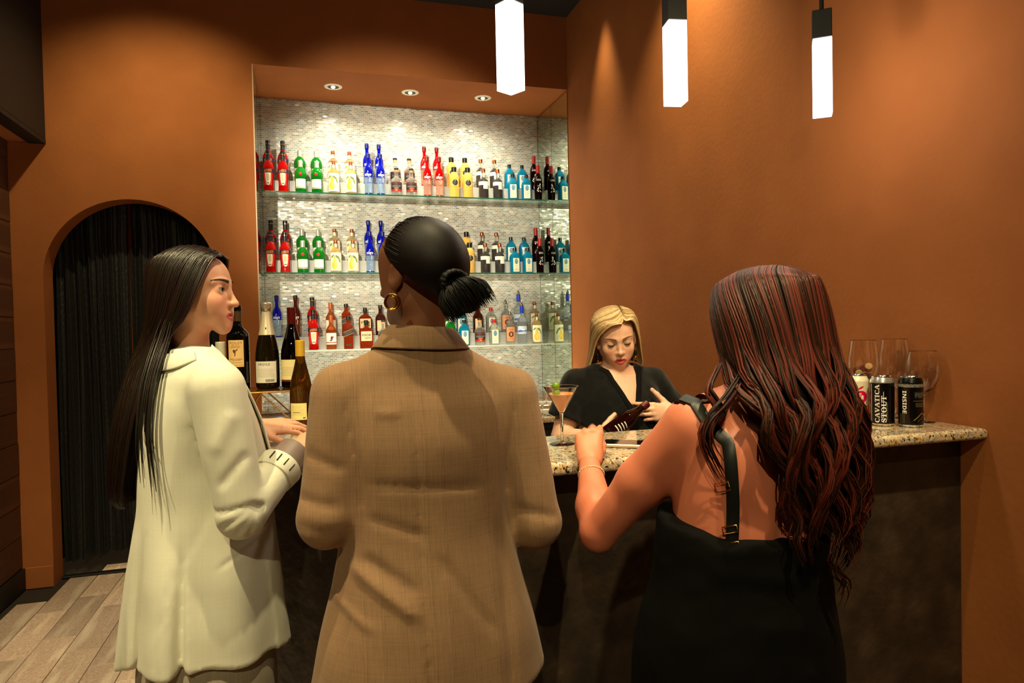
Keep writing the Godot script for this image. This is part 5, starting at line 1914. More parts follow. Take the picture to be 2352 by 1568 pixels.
func head_color(X: Transform3D, o: Dictionary) -> Callable:
	var inv := X.affine_inverse()
	var skin := lin(o.skin)
	var lips := lin(o.get("lips", o.skin))
	var lidc := lin(o.get("lid_color", o.skin))
	var blush := lin(o.get("blush", o.skin))
	var dark := lin(o.get("mouth", Color(0.12, 0.03, 0.03)))
	var plain: bool = o.get("plain", false)
	var open: float = o.get("open", 0.0)
	return func(p: Vector3, _n: Vector3) -> Color:
		if plain:
			return skin
		var q := inv * p
		var c := skin
		if q.z > 0.02 and q.y > -0.13 and q.y < 0.08:
			var x := absf(q.x)
			c = c.lerp(blush, 0.55 * exp(-(pow((x - 0.040) / 0.016, 2.0) + pow((q.y + 0.034) / 0.014, 2.0))))
			# lips: an almond from corner to corner
			var top := -0.0605 + 0.0012 * cos(x * 420.0) - 0.0085 * pow(x / 0.0245, 2.0) + 0.002
			var bot := -0.0800 - open * 1.2 + 0.0115 * pow(x / 0.0245, 2.0)
			if q.z > 0.06 and x < 0.0255:
				var w := smoothstep(-0.0009, 0.0009, minf(top - q.y, q.y - bot))
				c = c.lerp(lips, w)
			if open > 0.001 and Vector2(x / 0.018, (q.y + 0.0678 + open * 0.5) / (0.0014 + open * 0.6)).length() < 1.0 and q.z < 0.083:
				c = dark
			var le := Vector2((x - 0.0315) / 0.0165, (q.y - 0.006) / 0.0105)
			c = c.lerp(lidc, 0.6 * (1.0 - smoothstep(0.55, 1.15, le.length())) * smoothstep(-0.006, 0.001, q.y))
		return c

# eyeball, brow, lashes as parts of the body's head
func face_parts(parent: Node3D, X: Transform3D, o: Dictionary, base: Vector3) -> void:
	var s := X.basis.get_scale().x
	var look: Vector3 = o.get("look", Vector3(0, 0, 1))
	for sd: float in [-1.0, 1.0]:
		if o.get("lid", 0.0) < 1.0:
			var b := MB.new()
			var pts := PackedVector3Array()
			var cols := PackedColorArray()
			var bz := Basis.looking_at(-look.normalized(), Vector3.UP)
			var nu := 24
			var nv := 22
			for j in nv:
				var a := PI * j / (nv - 1)       # from the back pole to the pupil
				for i in nu:
					var t := TAU * i / nu
					var l := Vector3(cos(t) * sin(a), sin(t) * sin(a), -cos(a))
					pts.append(X * (Vector3(0.0315 * sd, 0.0005, 0.0687) + bz * l * 0.0125) - base)
					var g := PI - a
					cols.append(lin(Color(0.03, 0.02, 0.02)) if g < 0.20 else lin(o.get("iris", Color(0.2, 0.1, 0.05))) if g < 0.50 else lin(Color(0.82, 0.78, 0.74)))
			b.grid(pts, nu, nv, true, false, cols)
			put("eye", b.mesh(), M.eye, parent)
		var br := PackedVector3Array()
		var bw := []
		for i in 9:
			var u := i / 8.0
			var x := lerpf(0.0125, 0.0505, u)
			var y: float = 0.0205 + o.get("brow_y", 0.0) + 0.0062 * sin(u * 2.3) - 0.0035 * u * u
			var z := 0.0868 - 0.0295 * pow(u, 1.9)
			br.append(X * Vector3(x * sd, y, z))
			bw.append((0.0028 * (1.0 - u) + 0.0012) * s * o.get("brow_w", 1.0))
		for i in br.size():
			br[i] = (o.field as Field).land(br[i], 0.0002) - base
		var bb := MB.new()
		bb.tube(br, bw, 8, true, 0.45, X.basis.z)
		put("eyebrow", bb.mesh(), o.brow, parent)
		var ls := PackedVector3Array()
		for i in 9:
			var u := i / 8.0 * 2.0 - 1.0
			var low: float = lerpf(0.0052, -0.0045, o.get("lid", 0.0))
			var y: float = 0.0008 + low * (1.0 - u * u) * (1.0 if o.get("lid", 0.0) < 0.5 else 0.8) - 0.0006
			ls.append(X * Vector3((0.0318 + u * 0.0128) * sd, y, 0.0835 - 0.0045 * u * u - 0.003 * maxf(u, 0.0)))
		for i in ls.size():
			ls[i] = (o.field as Field).land(ls[i], 0.0006) - base
		var lb := MB.new()
		var lw: float = o.get("lash_w", 1.0) * s
		lb.tube(ls, [0.0007 * lw, 0.0013 * lw, 0.0015 * lw, 0.0008 * lw], 6, true, 1.0, X.basis.z)
		put("eyelashes", lb.mesh(), M.lash, parent)

# hand: wrist frame with y along the fingers, x to the thumb side, z out of the back of the hand
func hand_prims(f: Field, X: Transform3D, curl: Array, spread := 1.0, thumb := Vector3(0.62, 0.70, -0.35), thumb_bend := 0.35) -> Array:
	var s := absf(X.basis.get_scale().x)
	var tips := []
	var C := func(a: Vector3, b: Vector3, ra: float, rb: float, k: float) -> void:
		f.cap(X * a, X * b, ra * s, rb * s, k * s)
	var bases := [Vector3(0.027, 0.088, 0.0), Vector3(0.009, 0.092, 0.003), Vector3(-0.010, 0.087, 0.002), Vector3(-0.027, 0.078, -0.002)]
	var lens := [[0.042, 0.025, 0.020], [0.046, 0.029, 0.021], [0.042, 0.027, 0.020], [0.033, 0.020, 0.018]]
	var rads := [0.0092, 0.0094, 0.0088, 0.0078]
	C.call(Vector3(0.0, -0.012, 0), Vector3(0.0, 0.02, 0), 0.021, 0.020, 0.01)
	for i in 4:
		C.call(Vector3(bases[i].x * 0.55, 0.012, -0.002), bases[i] + Vector3(0, 0, -0.003), 0.0155, 0.0108, 0.014)
		var d := Vector3((i - 1.5) * -0.055 * spread, 1, 0).normalized()
		var side := Vector3(1, 0, 0)
		var p: Vector3 = bases[i]
		for k in 3:
			d = d.rotated(side, -curl[i][k])
			var q: Vector3 = p + d * lens[i][k]
			var r: float = rads[i] * (1.0 - 0.10 * k)
			C.call(p, q, r, r * 0.88, 0.005 if k == 0 else 0.002)
			p = q
		tips.append([X * p, (X.basis * d).normalized(), rads[i] * s * 0.72])
	var t := thumb.normalized()
	var p2 := Vector3(0.018, 0.018, -0.006)
	C.call(Vector3(0.010, 0.012, -0.004), p2 + t * 0.040, 0.0165, 0.0118, 0.014)
	p2 += t * 0.040
	for k in 2:
		t = (t + Vector3(-0.9, 0.35, -0.25) * thumb_bend * 0.7).normalized()
		var q2 := p2 + t * (0.031 if k == 0 else 0.026)
		C.call(p2, q2, 0.0112 - 0.001 * k, 0.0098 - 0.0015 * k, 0.004)
		p2 = q2
	tips.append([X * p2, (X.basis * t).normalized(), 0.0085 * s])
	return tips

# finger nails as small shields on the far side of each tip
func nails(parent: Node3D, X: Transform3D, tips: Array, m: Material, base: Vector3) -> void:
	for t in tips:
		var d: Vector3 = t[1]
		var side := X.basis.x.normalized()
		var up := side.cross(d).normalized()
		side = d.cross(up).normalized()
		var b := MB.new()
		var pts := PackedVector3Array()
		for j in 4:
			for i in 5:
				var a := (i / 4.0 - 0.5) * 1.7
				var w: float = [0.75, 1.0, 1.0, 0.7][j]
				pts.append(t[0] - base + d * (t[2] * (-0.75 + 0.6 * j)) + (side * sin(a * w) + up * cos(a * w)) * t[2] * [1.08, 1.16, 1.1, 0.8][j])
		b.grid(pts, 5, 4, false, (pts[1] - pts[0]).cross(pts[5] - pts[0]).dot(up) < 0)
		put("fingernail", b.mesh(), m, parent)

# a lock or sheet of hair: strands along a surface S(u, v)
func hair_shell(b: MB, S: Callable, nu: int, nv: int, closed := false, flip := false) -> void:
	var pts := PackedVector3Array()
	for j in nv:
		for i in nu:
			pts.append(S.call(float(i) / (nu if closed else nu - 1), float(j) / (nv - 1)))
	b.grid(pts, nu, nv, closed, flip)

func hair_strands(b: MB, S: Callable, r: RandomNumberGenerator, count: int, steps: int, rad: float, lift: float, center: Callable, wander := 0.02, sides := 5, tones := [Color.WHITE]) -> void:
	for k in count:
		var u := (k + r.randf()) / count
		var v0 := r.randf_range(0.0, 0.08)
		var v1 := r.randf_range(0.86, 1.02)
		var l := r.randf_range(0.2, 1.0) * lift
		var ph := r.randf() * TAU
		var path := PackedVector3Array()
		var rr := rad * r.randf_range(0.6, 1.25)
		for j in steps + 1:
			var f := float(j) / steps
			var v := lerpf(v0, v1, f)
			var p: Vector3 = S.call(clampf(u + wander * sin(f * 3.0 + ph) * f, 0.0, 1.0), v)
			var c: Vector3 = center.call(p)
			path.append(p + (p - c).normalized() * l)
		b.tint = tones[r.randi() % tones.size()]
		b.tube(path, [rr * 0.5, rr, rr, rr * 0.9, rr * 0.25], sides, false, 0.6)
	b.tint = Color.WHITE

# ---------------------------------------------------------------- the four people
var people := {}
var task := -1

func make_people_materials() -> void:
	var s := mat(Color.WHITE, 0.46, 0.0, 0.45)
	s.vertex_color_use_as_albedo = true
	s.subsurf_scatter_enabled = true
	s.subsurf_scatter_strength = 0.10
	M.skin = s
	var e := mat(Color.WHITE, 0.08)
	e.vertex_color_use_as_albedo = true
	M.eye = e
	M.lash = mat(Color(0.05, 0.03, 0.025), 0.6)
	M.brow_dark = mat(Color(0.09, 0.055, 0.04), 0.7)
	M.brow_fair = mat(Color(0.42, 0.29, 0.19), 0.7)
	M.hair = mat(Color.WHITE, 0.36, 0.0, 0.5)
	M.hair.vertex_color_use_as_albedo = true
	M.hair_auburn = mat(Color.WHITE, 0.46, 0.0, 0.33)
	M.hair_auburn.vertex_color_use_as_albedo = true
	M.hair_soft = mat(Color.WHITE, 0.55, 0.0, 0.4)
	M.hair_soft.vertex_color_use_as_albedo = true
	M.nail = mat(Color(0.86, 0.62, 0.55), 0.25)
	M.linen_white = cloth(Color(0.86, 0.85, 0.78), 0.02, 0.05, 10.0, 41)
	M.linen_beige = cloth(Color(0.61, 0.475, 0.36), 0.05, 0.20, 9.0, 43)
	M.trouser_grey = cloth(Color(0.62, 0.58, 0.51), 0.05, 0.08, 9.0, 47)
	M.black_cloth = cloth(Color(0.034, 0.029, 0.026), 0.12, 0.1, 9.0, 53)
	M.black_cloth.rim_enabled = false
	M.blouse = cloth(Color(0.052, 0.047, 0.042), 0.10, 0.1, 9.0, 57)
	var bm: StandardMaterial3D = M.blouse
	bm.detail_enabled = true
	bm.detail_blend_mode = BaseMaterial3D.BLEND_MODE_MUL
	bm.detail_albedo = noise_tex(0.016, [[0.0, Color(0.75, 0.75, 0.75)], [0.52, Color(0.8, 0.8, 0.8)], [0.58, Color(1.7, 1.6, 1.5)], [0.64, Color(1.0, 1.0, 1.0)], [1.0, Color(1, 1, 1)]], 256, FastNoiseLite.TYPE_CELLULAR, 1, 77)
	bm.uv2_triplanar = true
	bm.uv2_scale = Vector3.ONE * 4.0
	M.lining = mat(Color(0.45, 0.38, 0.36), 0.5)
	M.strap = mat(Color(0.03, 0.04, 0.035), 0.45)

func cloth(c: Color, vary: float, slub: float, scale: float, seed_: int) -> StandardMaterial3D:
	var m := mat(Color.WHITE, 0.85, 0.0, 0.25)
	m.albedo_texture = weave(c, vary, slub, 256, seed_)
	tri_map(m, Vector3.ONE * scale)
	m.rim_enabled = true
	m.rim = 0.25
	return m

func ridge(p: Vector3, a: Vector3, b: Vector3, w: float) -> float:
	var ba := b - a
	var h := clampf((p - a).dot(ba) / ba.length_squared(), 0.0, 1.0)
	var d := (p - a - ba * h).length_squared() / (w * w)
	return exp(-d) * smoothstep(0.0, 0.12, h) * smoothstep(1.0, 0.88, h) if d < 6.0 else 0.0

# the same seen from the front: depth does not count
func crease(p: Vector3, a: Vector3, b: Vector3, w: float) -> float:
	var ba := Vector2(b.x - a.x, b.y - a.y)
	var pa := Vector2(p.x - a.x, p.y - a.y)
	var h := clampf(pa.dot(ba) / ba.length_squared(), 0.0, 1.0)
	var d := (pa - ba * h).length_squared() / (w * w)
	return exp(-d) * smoothstep(0.0, 0.2, h) * smoothstep(1.0, 0.75, h) if d < 6.0 else 0.0

func new_person(key: String, base: Vector3) -> Dictionary:
	var d := {"base": base}
	people[key] = d
	return d

func flat_color(c: Color) -> Callable:
	var l := lin(c)
	return func(_p: Vector3, _n: Vector3) -> Color: return l

func start_people() -> void:
	make_people_materials()
	plan_beige()
	plan_white()
	plan_bartender()
	plan_black()
	task = WorkerThreadPool.add_group_task(run_job, jobs.size(), -1, true)

func build_people() -> void:
	WorkerThreadPool.wait_for_group_task_completion(task)
	finish_beige()
	finish_white()
	finish_bartender()
	finish_black()

func legs(f: Field, hip: Vector3, half: float, z: float, r := 0.085) -> void:
	for s: float in [-1.0, 1.0]:
		f.cap(hip + Vector3(half * s, 0, 0), Vector3(hip.x + half * 1.05 * s, 0.48, z), r, r * 0.78, 0.05)
		f.cap(Vector3(hip.x + half * 1.05 * s, 0.48, z), Vector3(hip.x + half * 1.1 * s, 0.07, z), r * 0.78, r * 0.72, 0.03)

func shoes(o: Node3D, at: Vector3, half: float, dir: Vector3, m: Material) -> void:
	var side := Vector3.UP.cross(dir).normalized()
	for s: float in [-1.0, 1.0]:
		var b := MB.new()
		var c := at - (o.position) * Vector3(1, 0, 1) + side * half * s
		b.tube(PackedVector3Array([c - dir * 0.09 + Vector3(0, 0.042, 0), c - dir * 0.03 + Vector3(0, 0.046, 0), c + dir * 0.07 + Vector3(0, 0.034, 0), c + dir * 0.14 + Vector3(0, 0.028, 0)]), [0.030, 0.040, 0.036, 0.018], 12, true, 0.75)
		put("shoe", b.mesh(), m, o)

func ring_path(c: Vector3, a: Vector3, b: Vector3, n := 40) -> PackedVector3Array:
	var p := PackedVector3Array()
	for i in n + 1:
		var t := TAU * i / n
		p.append(c + a * cos(t) + b * sin(t))
	return p

# a strip of cloth laid on a field: path points are landed on it, then given width and thickness
func strip_on(f: Field, path: PackedVector3Array, width: float, lift: float, thick: float, base: Vector3) -> ArrayMesh:
	var n := path.size()
	var mid := PackedVector3Array()
	var nor := PackedVector3Array()
	for p in path:
		var q := f.land(p, lift)
		mid.append(q)
		nor.append(f.grad(q))
	var pts := PackedVector3Array()
	for j in n:
		var t := (mid[mini(j + 1, n - 1)] - mid[maxi(j - 1, 0)]).normalized()
		var s := t.cross(nor[j]).normalized() * width * 0.5
		var u := nor[j] * thick
		for c in [[-1.0, -0.5], [-0.96, 0.5], [0.0, 0.75], [0.96, 0.5], [1.0, -0.5], [0.0, -0.6]]:
			pts.append(mid[j] + s * c[0] + u * c[1] - base)
	var b := MB.new()
	b.grid(pts, 6, n, true, false)
	return b.mesh()

# a closed hair surface from rows [y, centre forward, A, B, open right, open left] in head units, then rows in the world for what falls below
func hair_surface(X: Transform3D, rows: Array, puff: Vector3) -> Callable:
	var n := rows.size()
	return func(u: float, v: float) -> Vector3:
		var f := clampf(v, 0.0, 1.0) * (n - 1)
		var i := mini(int(f), n - 2)
		var t := f - i
		var r := []
		for c in 7:
			r.append(cubic_interpolate(rows[i][c], rows[i + 1][c], rows[maxi(i - 1, 0)][c], rows[mini(i + 2, n - 1)][c], t))
		var a := deg_to_rad(lerpf(-r[4], -360.0 + r[5], u))   # from the right temple round the back to the left
		var q := Vector3(sin(a) * r[3] + r[6], r[0], r[1] + cos(a) * r[2])
		if f < 3.0:      # the top follows the curve of the skull
			var e := 1.0 - pow(q.x / puff.x, 2.0) - pow((q.z + 0.014) / puff.z, 2.0)
			q.y = lerpf(minf(q.y, 0.032 + puff.y * sqrt(maxf(e, 0.0))), q.y, smoothstep(1.6, 3.0, f))
		return X * q

func plan(d: Dictionary, key: String, f: Field, lo: Vector3, hi: Vector3, h: float, color: Callable) -> void:
	var r := soft()
	if not d.has(key):
		d[key] = []
	d[key].append(r)
	job(f, lo, hi, h, color, d.base, r)

func gathered(d: Dictionary, key: String) -> ArrayMesh:
	var o := soft()
	var v: PackedVector3Array = o.v
	var n: PackedVector3Array = o.n
	var c: PackedColorArray = o.c
	var i: PackedInt32Array = o.i
	for r in d[key]:
		var k := v.size()
		v.append_array(r.v)
		n.append_array(r.n)
		c.append_array(r.c)
		for q in r.i:
			i.append(k + q)
	return soft_mesh({"v": v, "n": n, "c": c, "i": i})

# a blade of hair: a tapered tube through the points
func lock(b: MB, pts: Array, base: Vector3, r: float, flat := 0.6) -> void:
	var c := Curve3D.new()
	for i in pts.size():
		var t: Vector3 = (pts[mini(i + 1, pts.size() - 1)] - pts[maxi(i - 1, 0)]) / 6.0
		c.add_point(pts[i], -t, t)
	c.bake_interval = 0.01
	var n := 14
	var path := PackedVector3Array()
	for j in n + 1:
		path.append(c.sample_baked(c.get_baked_length() * j / n, true) - base)
	b.tube(path, [r * 0.6, r, r, r * 0.9, r * 0.2], 6, false, flat)

# ---- woman in the beige linen blazer, seen from behind
func plan_beige() -> void:
	var base := Vector3(0.205, 0, -1.29)
	var d := new_person("beige", base)
	var X := frame(Vector3(0.200, 1.603, -1.315), Vector3(-0.66, -0.04, -0.80), Vector3(0.0, 1, 0.0), 0.87)
	d.X = X
	var skin := Color(0.52, 0.33, 0.23)
	var o := {"skin": skin, "plain": true, "neck": Vector3(0.200, 1.43, -1.305)}
	var f := Field.new()
	head_prims(f, X, o)
	f.loft([[0.86, 0.0, 0.0, 0.15, 0.11], [1.1, 0.0, 0.0, 0.12, 0.085], [1.3, 0, -0.01, 0.14, 0.085], [1.4, 0, -0.015, 0.11, 0.06], [1.46, 0, -0.015, 0.05, 0.045]], 0.03, 0, base)
	var arms := [[Vector3(0.055, 1.37, -1.305), Vector3(0.025, 1.165, -1.27), Vector3(0.10, 1.205, -1.47)], [Vector3(0.375, 1.355, -1.305), Vector3(0.412, 1.118, -1.27), Vector3(0.34, 1.205, -1.47)]]
	for s in arms:
		f.cap(s[0], s[1], 0.038, 0.032, 0.03)
		f.cap(s[1], s[2], 0.030, 0.022, 0.01)
	legs(f, Vector3(0.20, 0.86, -1.28), 0.09, -1.27, 0.070)
	d.skin_field = f
	plan(d, "body", f, Vector3(-0.06, 0.02, -1.55), Vector3(0.50, 1.44, -1.12), 0.014, flat_color(skin))
	plan(d, "body", f, Vector3(0.08, 1.425, -1.47), Vector3(0.33, 1.72, -1.18), 0.0042, head_color(X, o))
	for k in 2:
		var w: Vector3 = arms[k][2]
		var hx := frame(w, Vector3(0, 0.9, 0.35), Vector3(0.1 - 0.2 * k, -0.05, -1), 0.9)
		if k == 1:
			hx.basis.x = -hx.basis.x
		var hf := Field.new()
		hand_prims(hf, hx, [[0.3, 0.4, 0.2], [0.35, 0.4, 0.2], [0.4, 0.4, 0.3], [0.45, 0.4, 0.3]])
		plan(d, "body", hf, w - Vector3(0.12, 0.10, 0.22), w + Vector3(0.12, 0.10, 0.05), 0.005, flat_color(skin))
	# blazer
	var j := Field.new()
	j.loft([[0.80, -0.003, 0.03, 0.232, 0.172], [0.87, -0.003, 0.028, 0.214, 0.160], [0.95, -0.002, 0.022, 0.198, 0.150], [1.03, 0.0, 0.012, 0.178, 0.136], [1.12, 0.002, 0.002, 0.160, 0.120], [1.20, 0.002, -0.004, 0.158, 0.114], [1.29, 0.002, -0.008, 0.170, 0.112], [1.355, 0.004, -0.014, 0.172, 0.098], [1.405, 0.004, -0.018, 0.150, 0.076], [1.445, 0.002, -0.018, 0.104, 0.066], [1.478, 0.0, -0.018, 0.070, 0.060]], 0.02, 0, base)
	j.cap(Vector3(0.046, 1.398, -1.308), Vector3(0.20, 1.432, -1.312), 0.036, 0.044, 0.030)
	j.cap(Vector3(0.388, 1.378, -1.308), Vector3(0.21, 1.430, -1.312), 0.036, 0.044, 0.030)
	for k in 2:
		var s: Array = arms[k]
		j.cap(s[0], s[1], 0.057, 0.051, 0.022)
		j.cap(s[1], s[2], 0.050, 0.037, 0.012)
	var wr := FastNoiseLite.new()
	wr.frequency = 9.0
	wr.fractal_octaves = 2
	wr.seed = 4
	j.disp_max = 0.010
	j.disp = func(p: Vector3) -> float:
		var e := 0.0032 * wr.get_noise_3d(p.x * 0.8, p.y * 0.55, p.z * 0.8)
		var back := p.z > -1.27
		if back:
			var sx := p.x - (0.178 - 0.03 * (p.y - 1.0) * 0.3)
			if absf(sx) < 0.02 and p.y > 0.78:
				var op := smoothstep(1.02, 0.88, p.y)
				var wv := lerpf(0.0034, 0.0050, op)
				e -= lerpf(0.0032, 0.008, op) * exp(-sx * sx / (wv * wv))
			# armhole seams
			for q in [[0.052, 1.0], [0.378, -1.0]]:
				var ax: float = p.x - q[0] - q[1] * 0.030 * smoothstep(1.42, 1.20, p.y)
				if absf(ax) < 0.012 and p.y > 1.19 and p.y < 1.44:
					e -= 0.0036 * exp(-ax * ax / 0.000016)
			var p2 := p + Vector3(0.024, -0.026, 0)
			e += 0.0076 * crease(p2, Vector3(0.075, 1.072, -1.15), Vector3(0.20, 0.982, -1.13), 0.010)
			e -= 0.0051 * crease(p2, Vector3(0.10, 1.085, -1.15), Vector3(0.20, 1.02, -1.13), 0.010)
			e += 0.0044 * crease(p2, Vector3(0.035, 1.02, -1.16), Vector3(0.125, 0.965, -1.13), 0.006)
			e -= 0.0041 * crease(p2, Vector3(0.10, 1.205, -1.18), Vector3(0.34, 1.19, -1.18), 0.007)
			e -= 0.0037 * crease(p2, Vector3(0.11, 1.15, -1.17), Vector3(0.22, 1.11, -1.16), 0.008)
			e -= 0.0041 * crease(p2, Vector3(0.22, 1.09, -1.16), Vector3(0.33, 0.93, -1.12), 0.010)
			e += 0.0032 * crease(p2, Vector3(0.13, 1.325, -1.18), Vector3(0.18, 1.325, -1.18), 0.006)
			e -= 0.0044 * crease(p2, Vector3(0.35, 1.15, -1.2), Vector3(0.345, 0.80, -1.15), 0.012)
			e -= 0.0032 * crease(p2, Vector3(0.075, 1.15, -1.2), Vector3(0.055, 0.80, -1.15), 0.012)
		for q in [[Vector3(-0.03, 1.21, -1.24), Vector3(0.05, 1.19, -1.22)], [Vector3(-0.03, 1.165, -1.22), Vector3(0.045, 1.145, -1.23)], [Vector3(0.36, 1.16, -1.22), Vector3(0.46, 1.13, -1.22)], [Vector3(-0.02, 1.29, -1.25), Vector3(0.06, 1.25, -1.24)]]:
			if back: e -= 0.0035 * crease(p, q[0], q[1], 0.009)
		return e
	# hem: slopes with the body; front left open
	j.plane(Vector3(0.2, 0.845, -1.2), Vector3(0.10, -1, 0.06), 2, 0.006)
	d.jacket_field = j
	plan(d, "jacket", j, Vector3(-0.09, 0.79, -1.50), Vector3(0.52, 1.50, -1.08), 0.0062, flat_color(Color.WHITE))
	var t := Field.new()
	t.loft([[0.60, 0, 0.01, 0.165, 0.12], [0.75, 0, 0.01, 0.172, 0.128], [0.90, 0, 0.005, 0.155, 0.112]], 0.02, 0, base)
	legs(t, Vector3(0.20, 0.82, -1.28), 0.088, -1.27, 0.092)
	plan(d, "trousers", t, Vector3(-0.03, 0.03, -1.48), Vector3(0.45, 0.92, -1.08), 0.012, flat_color(Color.WHITE))

func finish_beige() -> void:
	var d: Dictionary = people.beige
	var base: Vector3 = d.base
	var X: Transform3D = d.X
	var o := thing("person", "woman in a beige linen blazer seen from behind, dark hair in a low ponytail", "person", base)
	put("body", gathered(d, "body"), M.skin, o)
	var jk := put("blazer", gathered(d, "jacket"), M.linen_beige, o)
	put("trousers", gathered(d, "trousers"), M.linen_beige, o)
	shoes(o, Vector3(0.20, 0, -1.27), 0.095, Vector3(-0.1, 0, -1).normalized(), M.black_cloth)
	# collar: a folded band round the neck
	var cb := MB.new()
	var pts := PackedVector3Array()
	var nu := 48
	var prof := [[-0.004, 1.462, 0.0], [-0.004, 1.475, 0.002], [-0.007, 1.494, 0.0], [-0.008, 1.500, 0.0], [-0.003, 1.503, 0.0], [0.004, 1.496, 0.0], [0.011, 1.482, 0.0], [0.020, 1.463, 0.0], [0.016, 1.460, 0.0]]
	for q in prof:
		for i in nu + 1:
			var a := deg_to_rad(lerpf(-150.0, 150.0, float(i) / nu))
			var fr := smoothstep(0.4, 1.0, absf(a) / 2.6)
			var rx: float = 0.064 + q[0] * 1.5
			var rz: float = 0.056 + q[0]
			pts.append(Vector3(0.205 + sin(a) * rx, q[1] - 0.075 * fr * fr - 0.010 * sin(a) * 0.4, -1.312 + cos(a) * rz) - base)
	cb.grid(pts, nu + 1, prof.size(), false, false)
	put("collar", cb.mesh(), M.linen_beige, jk)
	# hair: cap, bun, knot and tail
	var b := MB.new()
	var tones := [lin(Color(0.055, 0.038, 0.030)), lin(Color(0.075, 0.052, 0.040)), lin(Color(0.042, 0.030, 0.026))]
	b.tint = tones[0]
	var rows := []
	for k in 15:
		var th := deg_to_rad(2.0 + 10.6 * k)
		var open: float = [0.0, 0.0, 2.0, 8.0, 18.0, 34.0, 48.0, 60.0, 72.0, 84.0, 96.0, 108.0, 122.0, 136.0, 150.0][k]
		rows.append([0.020 + 0.101 * cos(th), -0.016 - 0.0016 * k, 0.102 * sin(th), 0.084 * sin(th), open, open, 0.0])
	var S := hair_surface(X, rows, Vector3(0.3, 0.3, 0.3))
	var Sb := func(u: float, v: float) -> Vector3: return (S as Callable).call(u, v) - base
	hair_shell(b, Sb, 72, 40)
	var r := RandomNumberGenerator.new()
	r.seed = 21
	var knot := X * Vector3(0.0, -0.030, -0.128)
	knot = Vector3(0.252, 1.582, -1.226)
	for k in 190:       # combed back strands from the hairline to the knot
		var u := r.randf()
		var v := r.randf_range(0.05, 0.95)
		var p0: Vector3 = (S as Callable).call(u, v)
		var path := PackedVector3Array()
		for q in 9:
			var t := q / 8.0 * r.randf_range(0.9, 1.0)
			var p := p0.lerp(knot, t)
			var l := X.affine_inverse() * p
			var e := Vector3(l.x / 0.0835, (l.y - 0.020) / 0.102, (l.z + 0.016) / 0.103)
			var w := 1.0 / maxf(0.2, e.length())
			if w > 1.0:
				l = Vector3(l.x * w, 0.020 + (l.y - 0.020) * w, -0.016 + (l.z + 0.016) * w)
			path.append(X * l - base)
		b.tint = tones[r.randi() % 3]
		b.tube(path, [0.0006, 0.0018, 0.0018, 0.0012], 5, false, 0.6)
	var hm := put("hair", b.mesh(), M.hair_soft, o)
	var kb := MB.new()
	kb.tint = tones[2]
	for q in 26:
		var a := TAU * q / 26.0 * 2.0
		var c := Vector3(0.020 * cos(a), 0.016 * sin(a * 1.03) , 0.009 * sin(a * 0.5))
		var c2 := Vector3(0.020 * cos(a + 1.3), 0.016 * sin(a * 1.03 + 1.3), 0.009 * sin(a * 0.5 + 0.8))
		var mid := (c + c2) * 0.62
		lock(kb, [knot + c, knot + mid + Vector3(0, 0, 0.006), knot + c2], base, 0.0085, 0.8)
	put("hair_tie", kb.mesh(), M.hair_soft, hm)
	var tb := MB.new()
	tb.tint = tones[2]
	var fx := Vector3(0.42, -0.86, 0.28).normalized()
	var fz := (Vector3(-0.1, 0.25, 0.96) - fx * Vector3(-0.1, 0.25, 0.96).dot(fx)).normalized()
	var fan := Basis(fx, fz.cross(fx), fz)
	var core := PackedVector3Array()      # soft body of the tail, then fine strands over it
	for jj in 11:
		var f := jj / 10.0
		for i in 18:
			var a := TAU * i / 18.0
			var rr := 0.027 * pow(sin(PI * (0.10 + 0.86 * f)), 0.8)
			core.append(knot + fan * Vector3(0.004 + 0.062 * f, cos(a) * rr * (1.15 + 0.5 * f) + 0.006 * f, sin(a) * rr * 0.8) - base)
	tb.grid(core, 18, 11, true, true)
	for q in 900:
		var a := r.randf() * TAU
		var rr := sqrt(r.randf())
		var len := r.randf_range(0.052, 0.076) * (1.0 - 0.25 * rr * absf(sin(a)))
		var way := []
		for m in 5:
			var f := m / 4.0
			var w := 0.006 + 0.027 * pow(sin(PI * minf(0.10 + 0.72 * f, 0.72)), 0.8)
			way.append(knot + fan * Vector3(len * f, cos(a) * rr * w * (1.2 + 0.55 * f) + 0.006 * f + r.randf_range(-0.001, 0.001), sin(a) * rr * w * 0.9))
		tb.tint = tones[r.randi() % 3]
		lock(tb, way, base, r.randf_range(0.0007, 0.0014), 0.7)
	put("ponytail", tb.mesh(), M.hair_soft, hm)
	# gold double hoop
	for k in 2:
		var c := X * Vector3(0.084, -0.064 - 0.001 * k, -0.006 + 0.005 * k)
		var rad := 0.0125 - 0.002 * k
		var eb := MB.new()
		eb.tube(ring_path(c - base, Vector3(rad, 0, rad * 0.3), Vector3(0, rad * 1.12, 0)), [0.0022, 0.0022], 8, false)
		put("earring", eb.mesh(), M.gold, o)

